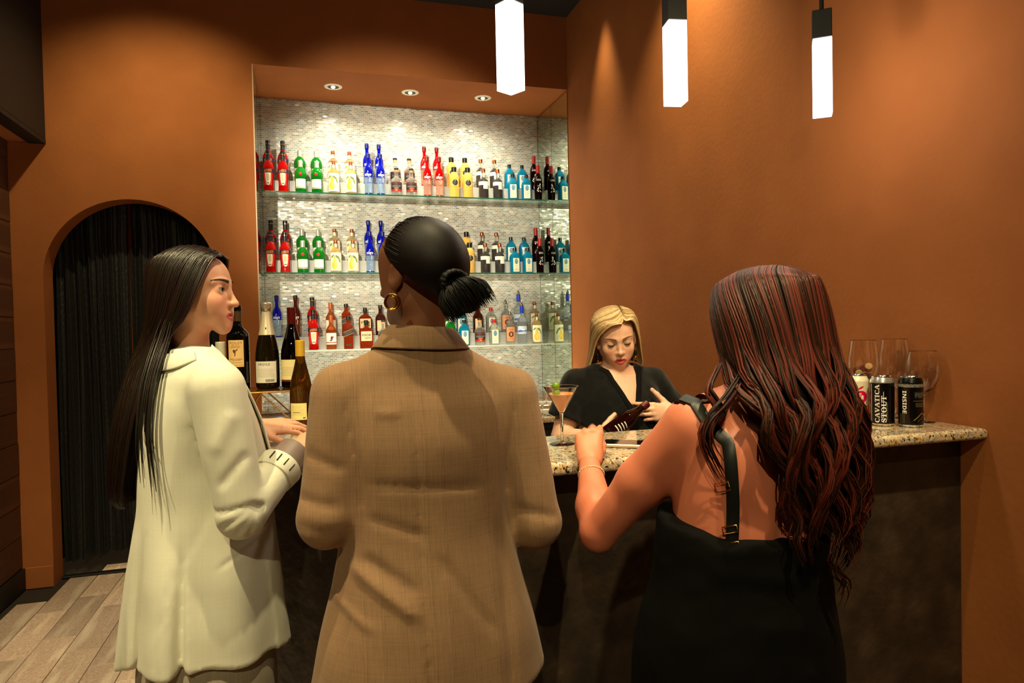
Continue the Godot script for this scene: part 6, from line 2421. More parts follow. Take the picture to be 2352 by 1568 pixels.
# ---- woman in the white blazer, in profile
func plan_white() -> void:
	var base := Vector3(-0.245, 0, -1.74)
	var d := new_person("white", base)
	var X := frame(Vector3(-0.2455, 1.594, -1.765), Vector3(0.95, 0.03, 0.27), Vector3(0.03, 1, 0.0), 0.87)
	d.X = X
	var o := {"skin": Color(0.83, 0.60, 0.49), "lips": Color(0.70, 0.33, 0.31), "blush": Color(0.85, 0.52, 0.43), "lid_color": Color(0.62, 0.42, 0.35), "open": 0.0015, "lid": 0.14, "brow_y": 0.0015, "iris": Color(0.16, 0.08, 0.04), "neck": Vector3(-0.268, 1.42, -1.775), "brow": M.brow_dark, "brow_w": 1.15, "nose": 1.0, "lip_thin": 0.8, "look": Vector3(-0.05, 0.06, 1)}
	d.o = o
	var f := Field.new()
	head_prims(f, X, o)
	var B := frame(base, Vector3(0.90, 0, -0.43), Vector3.UP, 1.0).basis
	d.B = B
	f.loft([[0.80, 0, 0, 0.15, 0.12], [1.1, 0, 0, 0.11, 0.095], [1.3, 0, 0, 0.13, 0.085], [1.38, 0, 0, 0.11, 0.06], [1.45, 0, -0.02, 0.05, 0.045]], 0.03, 0, base, B)
	var arms := [[Vector3(-0.190, 1.375, -1.602), Vector3(-0.148, 1.112, -1.578), Vector3(-0.045, 1.208, -1.700)], [Vector3(-0.325, 1.372, -1.895), Vector3(-0.305, 1.255, -1.985), Vector3(-0.150, 1.238, -2.050)]]
	for s in arms:
		f.cap(s[0], s[1], 0.036, 0.031, 0.03)
		f.cap(s[1], s[2], 0.029, 0.021, 0.01)
	legs(f, Vector3(-0.245, 0.80, -1.74), 0.07, -1.74, 0.07)
	d.skin_field = f
	o.field = f
	plan(d, "body", f, Vector3(-0.47, 0.02, -2.09), Vector3(0.02, 1.452, -1.52), 0.014, flat_color(o.skin))
	plan(d, "body", f, Vector3(-0.38, 1.435, -1.90), Vector3(-0.12, 1.71, -1.63), 0.0030, head_color(X, o))
	# right hand past the cuff, left hand on the bar
	var hx := frame(arms[0][2], Vector3(-0.35, 0.9, 0.25), Vector3(0.55, 0.32, -0.75), 0.88)
	hx.basis.x = -hx.basis.x
	d.hand_r = hx
	var h1 := Field.new()
	d.tips_r = hand_prims(h1, hx, [[0.3, 0.5, 0.3], [0.35, 0.5, 0.3], [0.4, 0.5, 0.3], [0.45, 0.5, 0.3]])
	plan(d, "body", h1, arms[0][2] - Vector3(0.09, 0.09, 0.19), arms[0][2] + Vector3(0.16, 0.09, 0.06), 0.004, flat_color(o.skin))
	var hl := frame(Vector3(-0.150, 1.232, -2.050), Vector3(-0.05, 0.80, 0.55), Vector3(1.0, 0.02, 0.05), 0.88)
	d.hand_l = hl
	var h2 := Field.new()
	d.tips_l = hand_prims(h2, hl, [[0.22, 0.38, 0.2], [0.25, 0.40, 0.2], [0.25, 0.40, 0.2], [0.28, 0.40, 0.2]], 1.0, Vector3(0.6, 0.75, 0.0), 0.15)
	plan(d, "body", h2, hl.origin - Vector3(0.06, 0.1, 0.1), hl.origin + Vector3(0.2, 0.1, 0.1), 0.0035, flat_color(o.skin))
	# blazer
	var j := Field.new()
	j.loft([[0.70, 0.0, 0.0, 0.196, 0.188], [0.80, 0.0, 0.0, 0.186, 0.178], [0.95, 0.0, 0.004, 0.164, 0.165], [1.08, 0.0, 0.008, 0.128, 0.150], [1.18, 0, 0.010, 0.120, 0.144], [1.28, 0, 0.004, 0.134, 0.126], [1.35, 0, -0.004, 0.150, 0.100], [1.395, 0, -0.010, 0.130, 0.080], [1.43, 0, -0.014, 0.085, 0.060], [1.462, 0, -0.014, 0.058, 0.050]], 0.02, 0, base, B)
	j.cap(arms[0][0] + Vector3(0, 0.012, 0), Vector3(-0.262, 1.405, -1.765), 0.050, 0.050, 0.035)
	j.cap(arms[1][0] + Vector3(0, 0.012, 0), Vector3(-0.262, 1.405, -1.765), 0.050, 0.050, 0.035)
	j.cap(arms[0][0], arms[0][1], 0.060, 0.052, 0.010)
	j.cap(arms[0][1], arms[0][1].lerp(arms[0][2], 0.72), 0.050, 0.042, 0.012)
	j.cap(arms[1][0], arms[1][1], 0.057, 0.050, 0.022)
	j.cap(arms[1][1], arms[1][1].lerp(arms[1][2], 0.8), 0.047, 0.040, 0.012)
	var wr := FastNoiseLite.new()
	wr.frequency = 8.0
	wr.fractal_octaves = 2
	wr.seed = 14
	var el: Vector3 = arms[0][1]
	# back vent and folds in the skirt
	var bk := -B.z
	var vent := base + bk * 0.18
	j.disp_max = 0.022
	j.disp = func(p: Vector3) -> float:
		var e := 0.0036 * wr.get_noise_3d(p.x * 0.8, p.y * 0.5, p.z * 0.8)
		if p.distance_squared_to(el) < 0.016:
			var inn := Vector3(-0.105, 1.140, 0)
			if p.z > -1.615:
				for q in [Vector3(-0.215, 1.120, 0), Vector3(-0.195, 1.085, 0), Vector3(-0.165, 1.062, 0), Vector3(-0.135, 1.060, 0), Vector3(-0.105, 1.078, 0)]:
					e -= 0.0050 * crease(p, inn, q, 0.0062)
		if p.z > -1.62: e -= 0.0040 * crease(p, Vector3(-0.125, 1.25, -1.55), Vector3(-0.19, 1.17, -1.52), 0.010)
		if p.z > -1.62: e += 0.0035 * crease(p, Vector3(-0.15, 1.34, -1.54), Vector3(-0.20, 1.24, -1.53), 0.016)
		if p.y < 1.10:
			var q := B.inverse() * (p - base)
			var a := atan2(q.x, -q.z)           # 0 at the middle of the back, minus towards her right
			var low := smoothstep(1.10, 0.85, p.y)
			e += low * 0.0065 * sin(a * 7.0 + 0.6) * (1.0 if absf(a) < 2.2 else 0.4)
			e -= low * 0.020 * exp(-pow((a + 0.95) / 0.06, 2.0))
			e -= low * 0.024 * exp(-pow((a + 0.22) / 0.06, 2.0))
			if p.z > -1.70: e -= 0.0035 * crease(p, Vector3(-0.095, 1.04, 0), Vector3(-0.21, 0.985, 0), 0.0045)
			if p.z > -1.70: e += 0.005 * crease(p, Vector3(-0.085, 1.055, 0), Vector3(-0.165, 1.015, 0), 0.006)
		var qq := B.inverse() * (p - base)
		if absf(qq.x + 0.118) < 0.02 and p.y > 0.8 and p.y < 1.3 and qq.z < 0.1:
			e -= 0.0018 * exp(-pow((qq.x + 0.118) / 0.003, 2.0))
		return e
	j.cap(vent + Vector3(0.0, 1.03, 0), vent + Vector3(-0.01, 0.68, 0.0), 0.002, 0.030, 0.008, 1)
	j.plane(Vector3(-0.245, 0.762, -1.74), Vector3(0.0, -1, 0.12), 2, 0.006)
	d.jacket_field = j
	plan(d, "jacket", j, Vector3(-0.49, 0.70, -2.10), Vector3(0.03, 1.48, -1.50), 0.0058, flat_color(Color.WHITE))
	var t := Field.new()
	t.loft([[0.55, 0, 0.0, 0.160, 0.14], [0.70, 0, 0.0, 0.17, 0.15], [0.85, 0, 0.0, 0.155, 0.135]], 0.02, 0, base, B)
	for s: float in [-1.0, 1.0]:
		var hp := base + B.x * 0.075 * s
		t.cap(hp + Vector3(0, 0.72, 0), hp + Vector3(0, 0.10, 0), 0.108, 0.098, 0.03)
	plan(d, "trousers", t, Vector3(-0.47, 0.0, -2.0), Vector3(-0.02, 0.88, -1.50), 0.012, flat_color(Color.WHITE))

func finish_white() -> void:
	var d: Dictionary = people.white
	var base: Vector3 = d.base
	var X: Transform3D = d.X
	var B: Basis = d.B
	var o := thing("person", "woman in a white blazer with long straight dark hair, in profile facing right", "person", base)
	var bd := put("body", gathered(d, "body"), M.skin, o)
	face_parts(bd, X, d.o, base)
	nails(bd, d.hand_l, d.tips_l, M.nail, base)
	var jk := put("blazer", gathered(d, "jacket"), M.linen_white, o)
	put("trousers", gathered(d, "trousers"), M.trouser_grey, o)
	shoes(o, Vector3(-0.245, 0, -1.74), 0.09, Vector3(0.9, 0, -0.43).normalized(), M.linen_white)
	# turned-back cuff with its lining and four buttonholes
	var e := Vector3(-0.148, 1.112, -1.578)
	var w := Vector3(-0.045, 1.208, -1.700)
	var t := (w - e).normalized()
	var q := Basis.looking_at(-t, Vector3.UP)      # z along the arm
	var cf := MB.new()
	var pts := PackedVector3Array()
	var prof := [[0.60, 0.0440], [0.605, 0.0480], [0.70, 0.0495], [0.80, 0.0510], [0.805, 0.0490], [0.80, 0.0470], [0.66, 0.0430]]
	var L := e.distance_to(w)
	for p in prof:
		for i in 36:
			var a := TAU * i / 36
			pts.append(e + t * L * p[0] + (q.x * cos(a) + q.y * sin(a)) * p[1] * (1.0 + 0.03 * sin(a * 3.0)) - base)
	cf.grid(pts, 36, prof.size(), true, false)
	var cuff := put("cuff", cf.mesh(), M.linen_white, o)
	for k in 4:
		var bh := MB.new()
		var a := deg_to_rad(100.0 - 24.0 * k)
		var u := q.x * -cos(a) * 0.0 + (Vector3(0.0, 0.55, 1.0).normalized().rotated(t, deg_to_rad(-26.0 + 21.0 * k)))
		u = (u - t * u.dot(t)).normalized()
		var c := e + t * L * 0.655 + u * 0.0503 - base
		bh.tube(PackedVector3Array([c, c + t * 0.020 + u * 0.0008]), [0.0014, 0.0014], 6)
		put("buttonhole", bh.mesh(), M.lash, cuff)
	var ln := MB.new()
	pts = PackedVector3Array()
	for p in [[0.76, 0.043], [0.86, 0.042], [0.98, 0.040], [1.06, 0.041], [1.06, 0.0385], [0.9, 0.036]]:
		for i in 30:
			var a := TAU * i / 30
			pts.append(e + t * L * p[0] + (q.x * cos(a) + q.y * sin(a)) * p[1] * (1.0 + 0.05 * sin(a * 2.0 + p[0] * 9.0)) - base)
	ln.grid(pts, 30, 6, true, false)
	put("sleeve_lining", ln.mesh(), M.lining, jk)
	# collar with lapel
	var jf: Field = d.jacket_field
	var lp := PackedVector3Array()
	for k in 14:
		var u := k / 13.0
		lp.append(base + B * Vector3(-lerpf(0.070, 0.012, pow(u, 1.3)), 0, lerpf(0.0, 0.155, smoothstep(0.0, 0.5, u))) + Vector3(0, lerpf(1.452, 1.09, u), 0))
	put("lapel", strip_on(jf, lp, 0.062, 0.004, 0.006, base), M.linen_white, jk)
	var cp := PackedVector3Array()
	for k in 15:
		var a := deg_to_rad(lerpf(-80.0, 80.0, k / 14.0))
		cp.append(base + B * Vector3(sin(a) * 0.075, 0, -0.015 - cos(a) * 0.070) + Vector3(0, 1.437 , 0))
	put("collar", strip_on(jf, cp, 0.040, 0.005, 0.006, base), M.linen_white, jk)
	# long straight hair
	var b := MB.new()
	var tones := [lin(Color(0.105, 0.060, 0.042)), lin(Color(0.070, 0.042, 0.032)), lin(Color(0.135, 0.075, 0.050)), lin(Color(0.085, 0.050, 0.036))]
	b.tint = tones[1]
	var rows := [[0.1215, -0.012, 0.072, 0.002, 6, 6, 0], [0.119, -0.014, 0.086, 0.030, 14, 14, 0], [0.104, -0.016, 0.098, 0.058, 26, 26, 0], [0.074, -0.018, 0.106, 0.078, 42, 42, 0], [0.030, -0.020, 0.108, 0.087, 54, 54, 0], [-0.020, -0.022, 0.108, 0.090, 64, 64, 0], [-0.070, -0.030, 0.105, 0.090, 72, 72, 0], [-0.120, -0.048, 0.098, 0.090, 84, 84, 0],
		[-0.180, -0.082, 0.088, 0.096, 92, 106, -0.010], [-0.260, -0.112, 0.078, 0.100, 84, 112, -0.026], [-0.350, -0.138, 0.070, 0.098, 80, 112, -0.040], [-0.450, -0.158, 0.064, 0.090, 80, 112, -0.048], [-0.520, -0.168, 0.056, 0.078, 84, 114, -0.050], [-0.550, -0.170, 0.036, 0.056, 90, 118, -0.050]]
	var S := hair_surface(X, rows, Vector3(0.094, 0.0915, 0.112))
	var Sb := func(u: float, v: float) -> Vector3: return (S as Callable).call(u, v) - base
	hair_shell(b, Sb, 70, 70)
	var r := RandomNumberGenerator.new()
	r.seed = 5
	var ctr := func(p: Vector3) -> Vector3:
		return (X * Vector3(0, clampf((X.affine_inverse() * (p + base)).y, -0.5, 0.03), -0.02 - 0.25 * clampf(-(X.affine_inverse() * (p + base)).y - 0.08, 0.0, 0.55))) - base
	hair_strands(b, Sb, r, 420, 22, 0.0030, 0.0035, ctr, 0.010, 5, tones)
	for k in 16:      # a few locks that slip forward over the shoulder
		b.tint = tones[r.randi() % 4]
		var o2 := Vector3(r.randf_range(-0.016, 0.016), 0, r.randf_range(-0.02, 0.01))
		lock(b, [X * Vector3(-0.080, 0.01, -0.02) + o2 * 0.3, X * Vector3(-0.090, -0.10, -0.05) + o2, Vector3(-0.330, 1.395, -1.640) + o2, Vector3(-0.338, 1.29, -1.615) + o2, Vector3(-0.330, 1.20 + r.randf_range(-0.05, 0.06), -1.600) + o2 * 1.3], base, r.randf_range(0.002, 0.004))
	put("hair", b.mesh(), M.hair, o)

# ---- bartender behind the bar
func plan_bartender() -> void:
	var base := Vector3(1.062, 0, -2.285)
	var d := new_person("bartender", base)
	var X := frame(Vector3(1.052, 1.449, -2.262), Vector3(-0.22, -0.30, 0.90), Vector3(-0.10, 1, 0.0), 0.865)
	d.X = X
	var o := {"skin": Color(0.88, 0.68, 0.57), "lips": Color(0.74, 0.27, 0.26), "blush": Color(0.86, 0.50, 0.42), "lid_color": Color(0.60, 0.45, 0.36), "lid": 1.0, "open": 0.0042, "wide": 1.06, "neck": Vector3(1.062, 1.29, -2.30), "neck_w": 1.12, "brow": M.brow_fair, "lash_w": 2.0}
	d.o = o
	var f := Field.new()
	head_prims(f, X, o)
	f.loft([[0.86, 0, 0, 0.14, 0.10], [1.05, 0, 0, 0.135, 0.105], [1.16, 0, 0.008, 0.146, 0.116], [1.22, 0, 0.004, 0.150, 0.108], [1.275, 0, -0.004, 0.150, 0.088], [1.315, 0, -0.012, 0.120, 0.068], [1.345, 0, -0.016, 0.070, 0.055]], 0.025, 0, base)
	# her right arm hangs to the hand at the bottle's foot, her left hand is raised to its neck
	var arms := [[Vector3(0.905, 1.285, -2.295), Vector3(0.842, 1.105, -2.265), Vector3(0.900, 1.128, -2.085)], [Vector3(1.215, 1.280, -2.295), Vector3(1.305, 1.115, -2.270), Vector3(1.205, 1.190, -2.125)]]
	for s in arms:
		f.cap(s[0], s[1], 0.047, 0.038, 0.03)
		f.cap(s[1], s[2], 0.036, 0.023, 0.012)
	legs(f, Vector3(1.062, 0.86, -2.285), 0.08, -2.285, 0.07)
	o.field = f
	d.skin_field = f
	plan(d, "body", f, Vector3(0.78, 0.02, -2.45), Vector3(1.37, 1.292, -2.03), 0.009, flat_color(o.skin))
	plan(d, "body", f, Vector3(0.90, 1.285, -2.42), Vector3(1.22, 1.565, -2.10), 0.0030, head_color(X, o))
	var hl := frame(arms[1][2], Vector3(-0.05, 0.25, 1.0), Vector3(-0.96, 0.10, 0.05), 0.87)
	d.hand_l = hl
	var h1 := Field.new()
	d.tips_l = hand_prims(h1, hl, [[0.25, 0.35, 0.2], [0.30, 0.40, 0.25], [0.35, 0.45, 0.25], [0.40, 0.45, 0.3]], 1.1, Vector3(0.75, 0.62, -0.1), 0.1)
	plan(d, "body", h1, arms[1][2] - Vector3(0.20, 0.09, 0.09), arms[1][2] + Vector3(0.05, 0.11, 0.09), 0.0032, flat_color(o.skin))
	var hr := frame(arms[0][2], Vector3(-0.25, 0.6, 0.75), Vector3(0.92, 0.30, 0.10), 0.87)
	hr.basis.x = -hr.basis.x
	d.hand_r = hr
	var h2 := Field.new()
	d.tips_r = hand_prims(h2, hr, [[0.5, 0.9, 0.5], [0.55, 0.9, 0.5], [0.6, 0.9, 0.5], [0.6, 0.9, 0.5]], 0.8, Vector3(0.55, 0.85, 0.1), 0.1)
	plan(d, "body", h2, arms[0][2] - Vector3(0.06, 0.12, 0.1), arms[0][2] + Vector3(0.17, 0.12, 0.1), 0.0035, flat_color(o.skin))
	# blouse with a slit neckline and short loose sleeves
	var j := Field.new()
	j.loft([[0.82, 0, 0.0, 0.170, 0.125], [0.95, 0, 0, 0.160, 0.120], [1.06, 0, 0, 0.155, 0.122], [1.15, 0, 0.008, 0.164, 0.132], [1.22, 0, 0.004, 0.166, 0.122], [1.28, 0, -0.004, 0.160, 0.098], [1.318, 0, -0.012, 0.126, 0.076], [1.350, 0, -0.018, 0.078, 0.062]], 0.02, 0, base)
	j.cap(Vector3(0.912, 1.290, -2.297), Vector3(1.03, 1.315, -2.303), 0.046, 0.046, 0.03)
	j.cap(Vector3(1.205, 1.285, -2.297), Vector3(1.09, 1.315, -2.303), 0.046, 0.046, 0.03)
	j.cap(Vector3(0.905, 1.283, -2.295), Vector3(0.856, 1.170, -2.270), 0.054, 0.062, 0.02)
	j.cap(Vector3(1.215, 1.278, -2.295), Vector3(1.270, 1.185, -2.280), 0.054, 0.062, 0.02)
	j.plane(Vector3(0.846, 1.172, -2.27), Vector3(-0.45, -1, 0.1), 2, 0.003)
	j.plane(Vector3(1.278, 1.168, -2.28), Vector3(0.45, -1, 0.1), 2, 0.003)
	for s: float in [-1.0, 1.0]:
		j.cap(Vector3(1.062, 1.375, -2.26), Vector3(1.074, 1.208, -2.148), 0.070, 0.006, 0.004, 1)
	j.ell(Vector3(1.062, 1.362, -2.29), Vector3(0.070, 0.034, 0.075), 0.008, 1)
	var wr := FastNoiseLite.new()
	wr.frequency = 11.0
	wr.fractal_octaves = 2
	wr.seed = 24
	j.disp_max = 0.006
	j.disp = func(p: Vector3) -> float:
		var e := 0.0045 * wr.get_noise_3d(p.x, p.y * 0.5, p.z)
		e -= 0.004 * ridge(p, Vector3(0.93, 1.27, -2.2), Vector3(0.96, 1.12, -2.16), 0.010)
		e -= 0.004 * ridge(p, Vector3(1.20, 1.27, -2.2), Vector3(1.17, 1.12, -2.16), 0.010)
		if p.y < 1.205 and absf(p.x - 1.076) < 0.02 and p.z > -2.25:
			e += 0.0025 * exp(-pow((p.x - 1.076) / 0.009, 2.0))
		return e
	d.jacket_field = j
	plan(d, "blouse", j, Vector3(0.78, 0.82, -2.44), Vector3(1.36, 1.36, -2.10), 0.0062, flat_color(Color.WHITE))
	var t := Field.new()
	t.loft([[0.6, 0, 0, 0.165, 0.12], [0.75, 0, 0, 0.17, 0.125], [0.86, 0, 0, 0.15, 0.11]], 0.02, 0, base)
	legs(t, Vector3(1.062, 0.80, -2.285), 0.085, -2.285, 0.088)
	plan(d, "trousers", t, Vector3(0.84, 0.03, -2.45), Vector3(1.29, 0.88, -2.10), 0.014, flat_color(Color.WHITE))

func finish_bartender() -> void:
	var d: Dictionary = people.bartender
	var base: Vector3 = d.base
	var X: Transform3D = d.X
	var o := thing("person", "blonde woman in a black blouse behind the bar, looking down at a bottle", "person", base)
	var bd := put("body", gathered(d, "body"), M.skin, o)
	face_parts(bd, X, d.o, base)
	nails(bd, d.hand_l, d.tips_l, M.nail, base)
	nails(bd, d.hand_r, d.tips_r, M.nail, base)
	var bl := put("blouse", gathered(d, "blouse"), M.blouse, o)
	put("trousers", gathered(d, "trousers"), M.black_cloth, o)
	shoes(o, base, 0.09, Vector3(0, 0, 1), M.black_cloth)
	var jf: Field = d.jacket_field
	for s: float in [-1.0, 1.0]:
		var p := PackedVector3Array()
		for k in 14:
			var u := k / 13.0
			p.append(Vector3(1.066 + s * lerpf(0.080, 0.0085, pow(u, 0.8)), lerpf(1.345, 1.203, pow(u, 1.0)), lerpf(-2.255, -2.150, smoothstep(0.0, 0.75, u))))
		put("neckband", strip_on(jf, p, 0.017, 0.0015, 0.003, base), M.black_cloth, bl)
	# earrings: dark drop with a gold bead
	for s: float in [-1.0, 1.0]:
		var c := X * Vector3(0.079 * s, -0.052, 0.006) - base
		var e := MB.new()
		e.lathe(P([0, -30, 5, -26, 7, -18, 5, -8, 1.5, 0, 0, 1]), 14, c)
		put("earring", e.mesh(), mat(Color(0.10, 0.12, 0.08), 0.25, 0.3), o)
		var g := MB.new()
		g.lathe(P([0, -36, 3, -34, 3.6, -32, 3, -29.5, 0, -28]), 12, c)
		put("earring_bead", g.mesh(), M.gold, o)
	# bob, parted on her left
	var b := MB.new()
	var tones := [lin(Color(0.84, 0.72, 0.52)), lin(Color(0.72, 0.58, 0.40)), lin(Color(0.92, 0.82, 0.64)), lin(Color(0.78, 0.65, 0.46)), lin(Color(0.60, 0.46, 0.31))]
	b.tint = tones[1]
	var rows := [[0.1225, -0.012, 0.068, 0.002, 6, 6, 0.026], [0.121, -0.014, 0.086, 0.034, -6, 16, 0.016], [0.106, -0.016, 0.102, 0.064, 4, 34, 0.006], [0.076, -0.018, 0.112, 0.088, 28, 50, 0], [0.030, -0.020, 0.112, 0.095, 52, 60, 0], [-0.020, -0.022, 0.113, 0.100, 64, 70, 0], [-0.065, -0.024, 0.112, 0.105, 70, 76, -0.002], [-0.105, -0.024, 0.110, 0.112, 74, 80, -0.005], [-0.130, -0.022, 0.106, 0.116, 76, 82, -0.008], [-0.142, -0.020, 0.098, 0.110, 77, 84, -0.009]]
	var S := hair_surface(X, rows, Vector3(0.106, 0.0935, 0.118))
	var Sb := func(u: float, v: float) -> Vector3: return (S as Callable).call(u, v) - base
	hair_shell(b, Sb, 64, 48)
	var r := RandomNumberGenerator.new()
	r.seed = 15
	var ctr := func(p: Vector3) -> Vector3:
		return X * Vector3(0, clampf((X.affine_inverse() * (p + base)).y, -0.14, 0.03), -0.02) - base
	hair_strands(b, Sb, r, 460, 16, 0.0024, 0.0035, ctr, 0.012, 5, tones)
	put("hair", b.mesh(), M.hair_soft, o)
	# the bottle in her hands
	var a := Vector3(0.917, 1.140, -2.055)
	var z := Vector3(1.098, 1.232, -2.105)
	var bt := thing("beer_bottle", "dark red brown glass bottle held slanted by the bartender", "bottle", a)
	bt.basis = Basis(Quaternion(Vector3.UP, (z - a).normalized()))
	put("glass_body", lathe_mesh(P([0, 0, 24, 0, 27, 3, 27.5, 8, 27.5, 96, 25, 112, 17, 136, 13, 152, 12, 178, 0, 178]), 32), glass(Color(0.12, 0.02, 0.015), 0.55), bt)
	put("cap", lathe_mesh(P([12.5, 172, 13.5, 174, 13.5, 198, 12, 200, 0, 200]), 24), mat(Color(0.32, 0.05, 0.05), 0.35, 0.3), bt)
	for k in 4:
		var pr := MB.new()
		pr.lathe([Vector2(0.0278, 0.030 + 0.012 * k), Vector2(0.0278, 0.034 + 0.012 * k)], 12, Vector3.ZERO, 2.0, 1.0, -PI / 2 - 0.5 + 0.1 * k, -PI / 2 + 0.7)
		put("print_line", pr.mesh(), mat(Color(0.85, 0.83, 0.8), 0.4), bt)

# ---- woman in the black open-backed dress, seen from behind
func plan_black() -> void:
	var base := Vector3(0.795, 0, -1.15)
	var d := new_person("black", base)
	var X := frame(Vector3(0.866, 1.497, -1.180), Vector3(-0.34, -0.08, -0.93), Vector3(0.0, 1, -0.05), 0.87)
	d.X = X
	var skin := Color(0.86, 0.50, 0.38)
	var o := {"skin": skin, "plain": true, "neck": Vector3(0.838, 1.32, -1.165)}
	d.o = o
	var f := Field.new()
	head_prims(f, X, o)
	f.loft([[0.80, -0.01, 0.0, 0.17, 0.13], [0.92, -0.012, 0.0, 0.175, 0.125], [1.03, 0.0, 0.002, 0.152, 0.108], [1.12, 0.012, 0.0, 0.152, 0.108], [1.20, 0.024, -0.004, 0.160, 0.104], [1.27, 0.032, -0.010, 0.165, 0.092], [1.32, 0.038, -0.014, 0.140, 0.070], [1.355, 0.042, -0.016, 0.080, 0.056]], 0.03, 0, base)
	var arms := [[Vector3(0.692, 1.300, -1.168), Vector3(0.566, 1.068, -1.318), Vector3(0.609, 1.180, -1.462)], [Vector3(0.985, 1.290, -1.160), Vector3(1.060, 1.060, -1.270), Vector3(0.985, 1.216, -1.490)]]
	f.cap(Vector3(0.715, 1.312, -1.168), Vector3(0.83, 1.335, -1.17), 0.044, 0.046, 0.04)
	f.cap(Vector3(0.962, 1.302, -1.165), Vector3(0.84, 1.335, -1.17), 0.044, 0.046, 0.04)
	for s in arms:
		f.cap(s[0], s[0].lerp(s[1], 0.5), 0.050, 0.047, 0.035)
		f.cap(s[0].lerp(s[1], 0.5), s[1], 0.047, 0.037, 0.02)
		f.cap(s[1], s[1].lerp(s[2], 0.35), 0.037, 0.040, 0.012)
		f.cap(s[1].lerp(s[2], 0.35), s[2], 0.040, 0.0235, 0.015)
	# shoulder blades and the hollow of the spine
	f.ell(Vector3(0.760, 1.235, -1.085), Vector3(0.045, 0.060, 0.022), 0.04)
	f.ell(Vector3(0.895, 1.235, -1.085), Vector3(0.045, 0.060, 0.022), 0.04)
	f.cap(Vector3(0.832, 1.30, -1.062), Vector3(0.800, 1.05, -1.028), 0.008, 0.008, 0.03, 1)
	legs(f, Vector3(0.785, 0.80, -1.15), 0.085, -1.15, 0.085)
	d.skin_field = f
	plan(d, "body", f, Vector3(0.50, 1.0, -1.51), Vector3(1.12, 1.345, -0.98), 0.0062, flat_color(skin))
	plan(d, "body", f, Vector3(0.55, 0.02, -1.34), Vector3(1.03, 1.02, -0.95), 0.014, flat_color(skin))
	plan(d, "body", f, Vector3(0.72, 1.338, -1.33), Vector3(1.02, 1.62, -1.04), 0.005, head_color(X, o))
	var hl := frame(arms[0][2], Vector3(-0.25, 0.55, 0.72), Vector3(0.26, 0.62, -0.62), 0.90)
	d.hand_l = hl
	var h1 := Field.new()
	d.tips_l = hand_prims(h1, hl, [[0.75, 0.9, 0.5], [0.85, 0.9, 0.5], [0.95, 1.0, 0.5], [1.05, 1.0, 0.5]], 0.8, Vector3(0.40, 0.85, -0.55), 0.35)
	plan(d, "body", h1, arms[0][2] - Vector3(0.09, 0.05, 0.22), arms[0][2] + Vector3(0.16, 0.16, 0.06), 0.0032, flat_color(skin.lerp(Color(0.85, 0.58, 0.42), 0.3)))
	var hr := frame(arms[1][2], Vector3(0, 0.95, 0.2), Vector3(-0.25, -0.05, -1), 0.88)
	hr.basis.x = -hr.basis.x
	var h2 := Field.new()
	hand_prims(h2, hr, [[0.3, 0.4, 0.3], [0.35, 0.4, 0.3], [0.4, 0.4, 0.3], [0.45, 0.4, 0.3]])
	plan(d, "body", h2, arms[1][2] - Vector3(0.14, 0.09, 0.22), arms[1][2] + Vector3(0.1, 0.09, 0.06), 0.005, flat_color(skin))
	var j := Field.new()
	j.loft([[0.03, -0.01, 0.0, 0.24, 0.19], [0.40, -0.012, 0.0, 0.225, 0.175], [0.70, -0.012, 0.0, 0.215, 0.165], [0.84, -0.014, 0.0, 0.212, 0.155], [0.92, -0.014, 0.0, 0.202, 0.144], [1.02, -0.006, 0.002, 0.182, 0.124], [1.10, 0.0, 0.0, 0.178, 0.120], [1.17, 0.012, -0.004, 0.178, 0.116]], 0.02, 0, base)
	# low scooped back
	j.ell(Vector3(0.690, 1.190, -1.02), Vector3(0.098, 0.092, 0.10), 0.008, 1)
	j.ell(Vector3(0.870, 1.190, -1.02), Vector3(0.100, 0.098, 0.10), 0.008, 1)
	j.plane(Vector3(0.79, 1.128, -1.15), Vector3(0.05, 1, 0.18), 2, 0.006)
	var wr := FastNoiseLite.new()
	wr.frequency = 7.0
	wr.seed = 34
	j.disp_max = 0.008
	j.disp = func(p: Vector3) -> float:
		var e := 0.005 * wr.get_noise_3d(p.x, p.y * 1.4, p.z)
		e += 0.004 * ridge(p, Vector3(0.64, 1.06, -1.02), Vector3(0.93, 1.02, -1.02), 0.012)
		e -= 0.004 * ridge(p, Vector3(0.64, 1.035, -1.02), Vector3(0.93, 0.995, -1.02), 0.012)
		e += 0.004 * ridge(p, Vector3(0.66, 0.98, -1.0), Vector3(0.95, 0.93, -1.0), 0.016)
		return e
	plan(d, "dress", j, Vector3(0.53, 0.02, -1.37), Vector3(1.06, 1.19, -0.93), 0.0085, flat_color(Color.WHITE))

